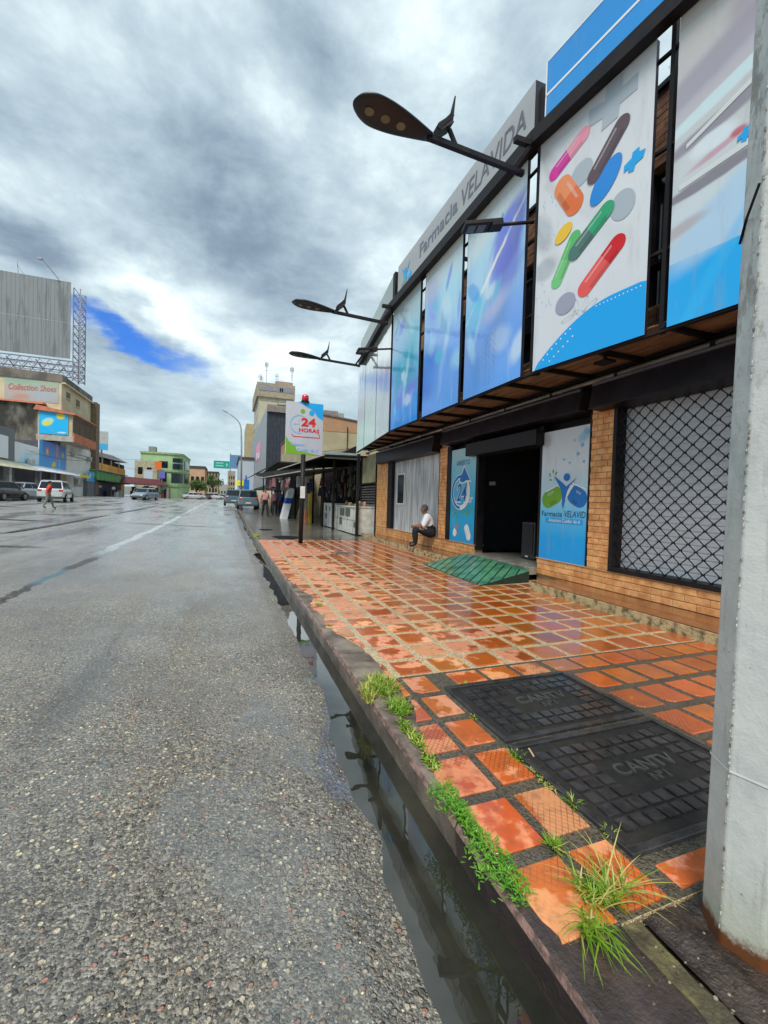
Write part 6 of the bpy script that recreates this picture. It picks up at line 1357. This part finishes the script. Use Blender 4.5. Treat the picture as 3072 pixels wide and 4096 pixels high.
# ------------------------------------------------------------------ left hand buildings
M_BEIGEL = mat('weathered_beige', (.62, .53, .34), .85, col2=(.48, .41, .27), vs=.5); M_GRIME = mat('grimy_concrete', (.19, .175, .14), .9, col2=(.035, .033, .028), vs=.55, stretch=(1, 1, .45), lo=.40, hi=.62)
M_TERRA = mat('clay_roof', (.45, .13, .06), .8, col2=(.30, .10, .05), vs=2); M_DKROOF = mat('dark_roof', (.05, .045, .045), .7)
bt = empty('beige_block', (-24, 62, .7), 'weathered beige block with a faded painted advertisement, under the billboard', 'building')
MB().box(-40, -19.02, 62, 74, .5, 14.5).build('wall', M_BEIGEL, bt); MB().hexa([(-40, 61.9, 14.5), (-18.9, 61.9, 14.5), (-18.9, 74, 14.5), (-40, 74, 14.5), (-40, 61.9, 16.0), (-18.9, 61.9, 15.4), (-18.9, 74, 15.4), (-40, 74, 16.0)]).build('parapet', mat('parapet_dark', (.09, .08, .07), .8, col2=(.2, .17, .14), vs=.6), bt)
MB().box(-19.0, -18.6, 61.9, 74.3, 14.32, 14.48).build('ledge', M_BEIGEL, bt); MB().box(-19.6, -18.3, 73.6, 75.4, 1, 14.6).build('pilaster', mat('brown_render', (.22, .16, .10), .8), bt)
for y0, z0, z1 in ((63.6, 13.0, 13.75), (67.3, 12.7, 13.6)): 
    MB().box(-19.03, -18.97, y0, y0+1.3, z0, z1).build('window', mat('window_shade', (.12, .09, .05), .6), bt); MB().box(-19.0, -18.90, y0-.1, y0+1.4, z0-.12, z0-.02).build('window_sill', M_BEIGEL, bt)
P = Pl((-24.55, 61.97), (-19.3, 61.97), 11.9, 14.75)
P.board('mural', art('art_mural', P.W/P.Hh, [(0, (.36, .36, .34)), (.4, (.42, .40, .36)), (.7, (.34, .42, .34)), (1, (.36, .38, .28))], [(.7, .3, .5, .25, 0, (.36, .42, .46, .8), .4), (.3, .15, .3, .12, 10, (.48, .24, .18, .7), .6), (.3, .85, .5, .12, 0, (.24, .40, .28, .8), .6), (.2, .45, .3, .15, 0, (.5, .30, .28, .6), .6)], .12, .8), M_BEIGEL, .03, bt)
P.text('Collection Shoes', .50, .55, 1.0, flat('faded_red', (.48, .16, .13), .8), bt, bold=.01, shear=.3, off=.02, sx=.68, rot=2)
MB().box(-40, -20.95, 61.2, 61.95, 5, 11.7).build('grimy_wall', M_GRIME, bt)
MB().hexa([(-40, 60.9, 11.75), (-20.5, 60.9, 11.5), (-20.5, 62.1, 11.5), (-40, 62.1, 11.75), (-40, 61.2, 11.95), (-20.5, 61.2, 11.75), (-20.5, 62.1, 11.75), (-40, 62.1, 11.95)]).build('tile_edge', M_TERRA, bt)
by = empty('bay_building', (-19, 60.7, 0), 'projecting upper storey with barred windows, orange ledge and clay roof', 'building')
MB().box(-20.9, -17.5, 60.7, 69.5, 7.35, 10.7).build('wall', mat('bay_beige', (.48, .42, .28), .8, col2=(.40, .34, .22)), by); MB().box(-21.0, -17.42, 60.62, 69.6, 7.3, 7.95).build('ledge', mat('bay_ledge', (.44, .42, .38), .8), by); MB().box(-17.44, -17.3, 60.60, 69.65, 7.25, 8.35).build('orange_ledge', mat('orange_ledge', (.58, .18, .08), .7), by)
MB().hexa([(-21.2, 60.3, 10.75), (-17.1, 60.3, 10.45), (-17.1, 70.3, 10.45), (-21.2, 70.3, 10.75), (-21.0, 60.5, 11.35), (-17.2, 60.4, 10.65), (-17.2, 70.2, 10.65), (-21.0, 70.2, 11.35)]).build('roof', M_TERRA, by)
for i in range(4):
    y = 60.95+i*2.15; MB().box(-17.49, -17.45, y, y+1.85, 8.4, 10.35).build('window', mat('window_brown', (.10, .065, .045), .4, col2=(.16, .12, .09), vs=3), by)
    q = MB()
    for k_ in range(7): q.box(-17.45, -17.42, y+.1+k_*.28, y+.13+k_*.28, 8.4, 10.35)
    q.build('window_bars', mat('bar_brown', (.20, .14, .09), .6), by)
MB().box(-24, -19.05, 60.9, 63.5, .6, 7.2).build('lower_wall', mat('dim_wall', (.10, .10, .12), .8), by)
def sgn(name, a, b_, z0, z1, label, am, cat='sign', th=.1): 
    P = Pl(a, b_, z0, z1); s_ = empty(name, (a[0], a[1], z0), label, cat); P.board('board', am, M_WHITEP, th, s_); return P, s_
P, s_ = sgn('blue_sign', (-20.75, 60.6), (-17.92, 60.6), 8.05, 10.75, 'blue sign with two yellow shapes on the projecting storey', art('art_y1', 1.05, [(0, (.005, .42, .80)), (1, (.01, .45, .80))], [(.74, .80, .16, .12, 0, (.75, .65, .03), .25), (.30, .55, .22, .13, 25, (.45, .70, .62, .9), .3), (.28, .45, .17, .10, 20, (.70, .66, .06), .35), (.78, .10, .16, .03, 5, (.7, .8, .85, .8), .3)], .03, .4))
P, s_ = sgn('product_poster', (-18.95, 55.5), (-18.95, 63.4), 4.0, 6.85, 'dark blue poster with yellow and red products below the projecting storey', art('art_y2', 2.6, [(0, (.03, .38, .85)), (.5, (.03, .22, .62)), (1, (.03, .12, .40))], [(.06, .5, .14, .7, 0, (.01, .36, .75), .3), (.28, .62, .14, .16, 0, (.60, .18, .04), .3), (.28, .62, .08, .1, 0, (.5, .6, .1), .3), (.65, .60, .13, .36, 0, (.50, .22, .04, .8), .5), (.88, .62, .1, .12, 0, (.6, .45, .05), .4), (.52, .14, .2, .12, 10, (.75, .60, .04), .3), (.75, .2, .03, .3, 0, (.4, .7, .8, .8), .3)], .05, .4))
P, s_ = sgn('white_sign', (-18.95, 49.9), (-18.95, 55.4), 4.05, 5.95, 'white and pale blue shop sign above the awnings on the left', art('art_y3', 2.9, [(0, (.40, .70, .85)), (.6, (.72, .80, .84)), (1, (.82, .83, .83))], [(.12, .5, .35, .5, 0, (.76, .76, .74, .9), .3), (.7, .55, .9, .02, 2, (.30, .35, .40, .7), .3), (.7, .72, .9, .02, 2, (.40, .42, .46, .7), .3)], .03, .5))
b = block('grey_shed', 'grey metal fronted shop at the left edge behind the black car', -30, -18.9, 40, 49.8, .3, 7.0, mat('grey_metal', (.16, .17, .18), .5, col2=(.13, .14, .15), vs=.4))
P, s_ = sgn('white_board', (-18.8, 45), (-18.8, 48.3), 4.2, 6.2, 'white board on the grey metal front at the left edge', flat('board_white', (.80, .82, .84)))
sh_ = empty('shop_row', (-19, 55, 0), 'low shops with cream and white awnings over dark openings', 'building')
MB().box(-26, -19.9, 49.9, 61.1, .5, 5.8).build('wall', mat('dim_wall', (.10, .10, .12), .8), sh_)
for (y0, y1, zr, zf_, m_) in ((40, 50.5, 3.95, 3.25, mat('awning_cream', (.76, .70, .48), .7)), (50.6, 66.5, 3.95, 3.3, mat('awning_white', (.76, .80, .82), .7))):
    MB().hexa([(-17.2, y0, zf_), (-17.2, y1, zf_), (-18.85, y1, zr), (-18.85, y0, zr), (-17.2, y0, zf_+.06), (-17.2, y1, zf_+.06), (-18.85, y1, zr+.06), (-18.85, y0, zr+.06)]).build('awning', m_, sh_)
MB().box(-17.25, -17.15, 62.5, 66.5, 3.2, 3.55).build('yellow_valance', flat('valance_yellow', (.70, .60, .05)), sh_)
for y in (44.2, 47.0, 53.5, 57.5): MB().box(-18.6, -18.2, y, y+.45, .5, 3.5).build('column', M_WHITEP if y < 50 else mat('lilac_wall', (.40, .36, .45), .8), sh_)
wb = block('white_building', 'plain white two storey wall beyond the projecting storey', -25, -18.9, 63.7, 73.5, .4, 7.3, mat('white_wall', (.78, .77, .72), .7, col2=(.68, .67, .62), vs=.6))
MB().box(-18.88, -18.84, 66.5, 69.6, 2.1, 3.3).build('roller_window', mat('roller_grey', (.40, .40, .38), .6), wb)
for z in (5.9, 6.3): MB().bar((-18.86, 63.7, z), (-18.86, 73.5, z+.1), .04).build('cable', M_DARK, wb)
P, s_ = sgn('blue_flag_sign', (-18.3, 69.8), (-18.3, 74), 2.9, 4.3, 'torn blue and white banner at the shop corner', art('art_y4', 3, [(0, (.01, .35, .70)), (1, (.02, .40, .72))], [(.3, .6, .3, .15, 20, (.65, .72, .78), .4), (.8, .8, .4, .3, 0, (.62, .66, .45), .4)], .2, .5))
block('grey_gate_bay', 'grey gated bay between the white wall and the green shed', -24, -18.4, 70.2, 74.5, .4, 3.0, mat('gate_grey', (.17, .19, .21), .6), cat='gate', win=[(-1, -1, 0, 0, 'y')][:0])
P, s_ = sgn('tall_sign', (-21.7, 86), (-19.6, 86), 8.75, 11.95, 'tall pale sign with a blue figure, standing behind the white building', art('art_y5', .66, [(0, (.05, .40, .72)), (.32, (.05, .42, .72)), (.36, (.42, .45, .44)), (1, (.42, .44, .44))], [(.2, .48, .12, .16, 0, (.01, .25, .52), .3), (.7, .65, .08, .05, 30, (.30, .33, .30, .6), .4)], .03, .5), 'billboard')
q = MB(); q.bar((-20.6, 86.2, .6), (-20.6, 86.2, 8.8), .25); q.build('post', M_STEEL, s_)
ob_ = block('orange_building', 'long orange market building with a dark slatted upper floor', -34, -20.6, 76, 104, .4, 5.6, mat('orange_paint', (.80, .34, .03), .7, col2=(.66, .27, .03), vs=.5))
MB().box(-33.9, -20.7, 76.1, 104, 5.6, 7.3).build('upper_gap', M_BLACK, ob_); MB().box(-34, -20.5, 76, 104, 4.6, 6.45).build('orange_parapet', mat('orange_paint', (.62, .27, .03), .7), ob_)
MB().hexa([(-34, 75.5, 7.2), (-20.2, 75.5, 7.2), (-20.2, 105, 7.9), (-34, 105, 7.9), (-34, 79, 8.6), (-22.6, 79, 8.6), (-22.6, 103, 9.2), (-34, 103, 9.2)]).build('roof', mat('grey_brown_roof', (.13, .11, .11), .7), ob_)
for y in (80, 86, 92, 98): MB().box(-20.62, -20.4, y, y+.4, .5, 7.4).build('column', mat('column_cream', (.5, .45, .33), .7), ob_)
gs = empty('green_shed', (-18, 80, 0), 'green and yellow-green clad shed above a dark stall', 'building')
for i in range(9): MB().box(-18.08, -18.0, 73+i*2.05, 74.9+i*2.05, 3.25, 4.62).build('panel', mat('panel_green', (.12, .40, .12), .6) if i < 6 else mat('panel_lime', (.30, .45, .18), .6), gs)
MB().box(-20.4, -18.1, 73, 91.4, 3.25, 4.65).build('wall', mat('panel_green', (.12, .40, .12), .6), gs); MB().box(-20.3, -17.6, 72.8, 91.6, 4.66, 4.76).build('roof', mat('shed_roof', (.45, .42, .38), .7), gs)
MB().box(-20.2, -18.6, 74.6, 91.4, .4, 3.2).build('stall_front', mat('navy_front', (.012, .014, .06), .5), gs); MB().box(-19, -17.2, 74.6, 91.6, 3.05, 3.2).build('canopy', M_DARK, gs)
MB().box(-18.58, -18.55, 75.4, 78, 2.2, 2.5).build('lettering_line', mWhite, gs)
for y, h in ((80, 1.2), (83.5, 1.0), (87, 1.3)): MB().box(-18.3, -17.7, y, y+1.5, .6, .6+h).build('stall_table', M_WHITEP if y > 83 else M_PIC, gs)
cb = block('cream_building', 'cream two storey building between the orange and green ones', -17.6, -13.6, 97.5, 102, .4, 8.1, mat('cream_wall', (.46, .42, .28), .8), win=[(-17, -16.2, 5.4, 6.8, 'y'), (-15.4, -14.6, 5.4, 6.8, 'y')])
gb = empty('green_building', (-14, 103, 0), 'pale green three storey building with a rounded corner', 'building')
foot = [(-17.5, 103), (-11.8, 103)]+[(-11.8+2.4*math.sin(math.radians(a)), 105.4-2.4*math.cos(math.radians(a))) for a in (15, 35, 55, 75, 90)]+[(-9.1, 118), (-17.5, 118)]
M_GBL = mat('pale_green', (.36, .50, .28), .75, col2=(.28, .42, .22), vs=.5); MB().prism(foot, .4, 10.3).build('wall', M_GBL, gb)
sc_ = [(-13.9+(x+13.9)*1.03, 110+(y-110)*1.03) for x, y in foot]
for z0, z1 in ((3.2, 3.75), (6.35, 6.75), (10.1, 10.5)): MB().prism(sc_, z0, z1).build('cornice', mat('green_band', (.30, .45, .20), .7), gb)
for (x0, x1, z0, z1) in ((-16.9, -15.4, 4.2, 6.0), (-15.0, -13.6, 4.2, 6.0), (-13.3, -12.5, 4.2, 6.2), (-14.0, -12.3, 7.2, 8.6)): MB().box(x0, x1, 102.93, 103.05, z0, z1).build('window', M_GLASSD, gb)
for a0, a1, z0, z1 in ((10, 70, 7.0, 8.2), (10, 70, 8.5, 9.4), (5, 85, 4.0, 6.1)):
    pts = [(-11.8+2.46*math.sin(math.radians(a)), 105.4-2.46*math.cos(math.radians(a))) for a in np.linspace(a0, a1, 6)]; ins = [(-11.8+2.3*math.sin(math.radians(a)), 105.4-2.3*math.cos(math.radians(a))) for a in np.linspace(a1, a0, 6)]
    MB().prism(pts+ins, z0, z1).build('window', mat('green_glass', (.02, .04, .05), .1), gb)
for y in (107, 110, 113.5): MB().box(-9.45, -9.1, y, y+2, 4.1, 6.1).build('window', M_GLASSD, gb); MB().box(-9.45, -9.15, y, y+2, 7.2, 9.1).build('window', M_GLASSD, gb)
MB().box(-16.5, -15.1, 106, 108, 10.5, 11.9).build('roof_box', mat('roof_box', (.24, .25, .22), .8), gb)
for (nm, lb, x0, x1, y0, z0, z1, c) in (('orange_sign', 'square orange sign at the market stalls across the road', -13.1, -12.0, 91.5, 6.1, 7.7, (.75, .16, .03)), ('lilac_sign', 'small violet-blue sign beside the green building', -12.4, -11.4, 91.5, 4.5, 5.9, (.14, .14, .50)), ('pale_sign', 'pale blue-white sign above the red market awning', -14.9, -13.4, 91, 4.2, 6.0, (.50, .58, .66))):
    P, s_ = sgn(nm, (x0, y0), (x1, y0), z0, z1, lb, flat('c_'+nm, c)); q = MB(); q.bar(((x0+x1)/2, y0+.2, .6), ((x0+x1)/2, y0+.2, z0), .1); q.build('post', M_STEEL, s_)
st_ = empty('market_stand', (-14, 90, 0), 'clutter of stalls under a dark red awning on the far left', 'market stall')
MB().hexa([(-17.5, 86, 3.2), (-10.8, 90, 3.1), (-10.8, 94, 3.1), (-17.5, 96, 3.2), (-17.5, 89, 4.5), (-12.5, 91, 4.2), (-12.5, 93, 4.2), (-17.5, 94, 4.5)]).build('awning', mat('awning_maroon', (.12, .02, .03), .7), st_)
rg = random.Random(77)
for i in range(16): x = -17.2+i*.42; MB().box(x, x+.35, 90+rg.random()*2, 93, .6, .6+rg.uniform(.8, 2.4)).build('stall_goods', gm[i % len(gm)], st_)
block('peach_building', 'peach building with a dark roof line near the street end', -11.9, -7.1, 150, 165, .5, 10.2, mat('peach', (.50, .30, .18), .8, col2=(.42, .27, .17), vs=.5), roof=(M_DKROOF, .8), win=[(-11.2+1.5*k_, -10.3+1.5*k_, 3.2+3*f_, 4.6+3*f_, 'y') for k_ in range(3) for f_ in range(2)])
block('cream_terrace', 'cream and brown buildings at the street end', -8.4, -3.6, 180, 200, .5, 10.6, mat('street_end_cream', (.40, .34, .22), .8, col2=(.24, .20, .14), vs=.6), roof=(M_DKROOF, .5), win=[(-8+1.1*k_, -7.4+1.1*k_, 3+3*f_, 4.6+3*f_, 'y') for k_ in range(4) for f_ in range(3)])
block('far_row', 'lowest pale buildings closing the street in the haze', -8, .5, 240, 260, .5, 7.8, mat('far_pale', (.36, .35, .30), .8), win=[(-7.5+1.4*k_, -6.8+1.4*k_, 3, 4.4, 'y') for k_ in range(5)])
block('far_right_block', 'pale block behind the road sign post', -.2, 3, 200, 215, .5, 12.8, mat('far_buff', (.42, .38, .28), .8), win=[(.3+.9*k_, .8+.9*k_, 4+2.6*f_, 5.4+2.6*f_, 'y') for k_ in range(3) for f_ in range(3)])
rg = random.Random(12)
for i, (y, z, par) in enumerate([(52.2, 3.0, sh_), (65.0, 5.1, wb), (71.6, 4.9, wb), (66.4, 1.6, wb)]):
    ac = MB().box(-18.85, -18.45, y, y+.9, z+.9, z+1.5).build('air_conditioner', mat('ac_case', (.55, .55, .52), .5), par, bevel=.02)
# billboard with its lattice
bb = empty('billboard', (-22, 64, 15), 'huge blank grey billboard on steel lattice above the beige block', 'billboard')
def bbmat():
    m, t, b = principled('billboard_sheet'); p = t.pos(); px, py, pz = t.xyz(p)[:3]
    rib = t.m('ABSOLUTE', t.m('SUBTRACT', t.m('FRACT', t.m('MULTIPLY', px, 2.3)), .5)); c = t.mix(t.ss(rib, .38, .47), (.20, .215, .22, 1), (.13, .145, .15, 1))
    st = t.noise(t.vm('MULTIPLY', p, (1.4, 1, .16)), 1.2, 5, .65); c = t.mix(t.m('MULTIPLY', t.ss(st, .48, .66), .6), c, (.07, .078, .075, 1)); t.put(b.inputs['Base Color'], c); b.inputs['Roughness'].default_value = .55; return m
M_BB = bbmat()
for i, (x0, x1) in enumerate([(-26.0, -23.62), (-23.58, -21.22), (-21.18, -18.8)]):
    for z0, z1 in ((17.95, 22.35), (22.4, 27.35)): MB().box(x0, x1, 64, 64.08, z0, z1).build('panel', M_BB, bb)
for i, x0 in enumerate((-30.8, -28.4)): MB().box(x0, x0+2.36, 64, 64.08, 17.95, 27.35).build('panel', M_BB, bb)
M_LAT = mat('lattice_steel', (.34, .33, .40), .5); q = MB()
for y in (64.3, 66.6):
    for z in (16.2, 17.0, 17.7): q.bar((-31, y, z), (-18.0, y, z-.02), .10)
    for i in range(13): x = -31+i; q.bar((x, y, 16.2), (x+1, y, 17.6), .06); q.bar((x+1, y, 16.2), (x, y, 17.6), .05)
for x in (-18.6, -17.9):
    for y in (64.4, 66.6):
        q.bar((x, y, 15.4), (x, y, 26.9), .10)
for k_ in range(12):
    z = 15.6+k_*.95
    q.bar((-18.6, 64.4, z), (-17.9, 66.6, z+.9), .06); q.bar((-17.9, 66.6, z), (-18.6, 64.4, z+.9), .06); q.bar((-18.6, 66.6, z), (-17.9, 66.6, z+.9), .06); q.bar((-17.9, 66.6, z), (-18.6, 66.6, z), .05); q.bar((-18.6, 64.4, z), (-18.6, 66.6, z), .05); q.bar((-18.6, 64.4, z), (-17.9, 66.6, z), .05)
for x in (-24, -21, -18.6): q.bar((x, 64.4, 15.6), (x-2.2, 66.6, 18.0), .10); q.bar((x, 66.5, 15.5), (x, 66.5, 16.4), .12); q.bar((x, 64.3, 15.3), (x, 64.3, 16.4), .12)
q.bar((-20.0, 63.9, 27.4), (-21.5, 63.2, 29.2), .10); q.bar((-21.5, 63.2, 29.2), (-21.9, 63.2, 29.25), .25); q.bar((-24.1, 64, 27.4), (-24.2, 64, 28.8), .06); q.bar((-23.6, 64, 27.4), (-24.2, 64, 28.3), .06)
q.build('lattice', M_LAT, bb)
q = MB()
for (a, b_, s_) in (((-18.5, 52, 5.2), (-18.4, 74, 6.2), .4), ((-18.2, 73, 6.0), (-10, 103, 6.9), .8), ((-20.5, 86, 8), (-17, 104, 9), .5)):
    a, b_ = Vector(a), Vector(b_); pts = [a.lerp(b_, t/10)-Vector((0, 0, s_*4*(t/10)*(1-t/10))) for t in range(11)]; q.tube(pts, .02, 4)
q.build('overhead_cable_unused' if False else 'overhead_cable', M_DARK, None, label='sagging overhead cables in front of the left hand buildings', cat='cable')

# ------------------------------------------------------------------ trees
def tree(name, loc, h, r, label, n, ls, seed, group=None):
    rg = random.Random(seed); x0, y0, z0 = loc; t = empty(name, loc, label, 'tree', group); q = MB(); tips = []
    q.tube([(x0, y0, z0), (x0+.1*r, y0, z0+h*.35), (x0-.05*r, y0+.05*r, z0+h*.6)], [.06*r+.06, .05*r+.04, .04*r], 7)
    for i in range(9):
        a = rg.random()*6.283; s_ = Vector((x0, y0, z0+h*rg.uniform(.4, .6))); e_ = Vector((x0+math.cos(a)*r*rg.uniform(.4, .9), y0+math.sin(a)*r*rg.uniform(.4, .9), z0+h*rg.uniform(.65, .98))); mdl = s_.lerp(e_, .5)+Vector((0, 0, .1*h)); q.tube([s_, mdl, e_], [.03*r+.02, .02*r+.015, .01], 5); tips += [mdl.lerp(e_, .5), e_]
    q.build('trunk', mat('bark', (.09, .07, .05), .9), t)
    q = MB()
    for i in range(n):
        c = tips[rg.randrange(len(tips))]; v = Vector((rg.gauss(0, 1), rg.gauss(0, 1), rg.gauss(0, .8)))*r*.22+c; a = Vector((rg.gauss(0, 1), rg.gauss(0, 1), rg.gauss(0, 1))).normalized(); b_ = a.orthogonal().normalized(); l_ = ls*rg.uniform(.6, 1.3)
        k0 = len(q.v); q.v += [tuple(v-a*l_), tuple(v+b_*l_*.4), tuple(v+a*l_), tuple(v-b_*l_*.4)]; q.f.append((k0, k0+1, k0+2, k0+3)); q.m.append(rg.random() < .35)
    q.m = [int(v) for v in q.m]; q.build('crown', [leaf_mat('leaf_dark'+name+str(seed), (.03, .07, .012), (.06, .11, .02)), leaf_mat('leaf_light'+name+str(seed), (.09, .16, .03), (.13, .2, .04))], t)
tree('tree', (10.5, 12.2, 0), 12.4, 2.6, 'leafy branches showing between the sign panels behind the pharmacy', 1500, .10, 1)
tree('tree', (11.5, 7.4, 0), 12.8, 2.2, 'thin twigs showing in the gap under the blue header board', 260, .10, 5)
tree('tree', (-9.0, 141, .5), 5.0, 3.0, 'small green tree in front of the peach building', 1600, .3, 2, 'trees at the street end')
tree('tree', (-5.2, 170, .5), 8.5, 3.4, 'dark tree before the cream terrace at the street end', 1500, .35, 4, 'trees at the street end')
q = MB(); q.box(-500, 500, 270, 900, .2, 5.5); q.build('far_town', mat('far_town', (.20, .23, .23), .9, col2=(.28, .30, .28), vs=.05), kind='structure')
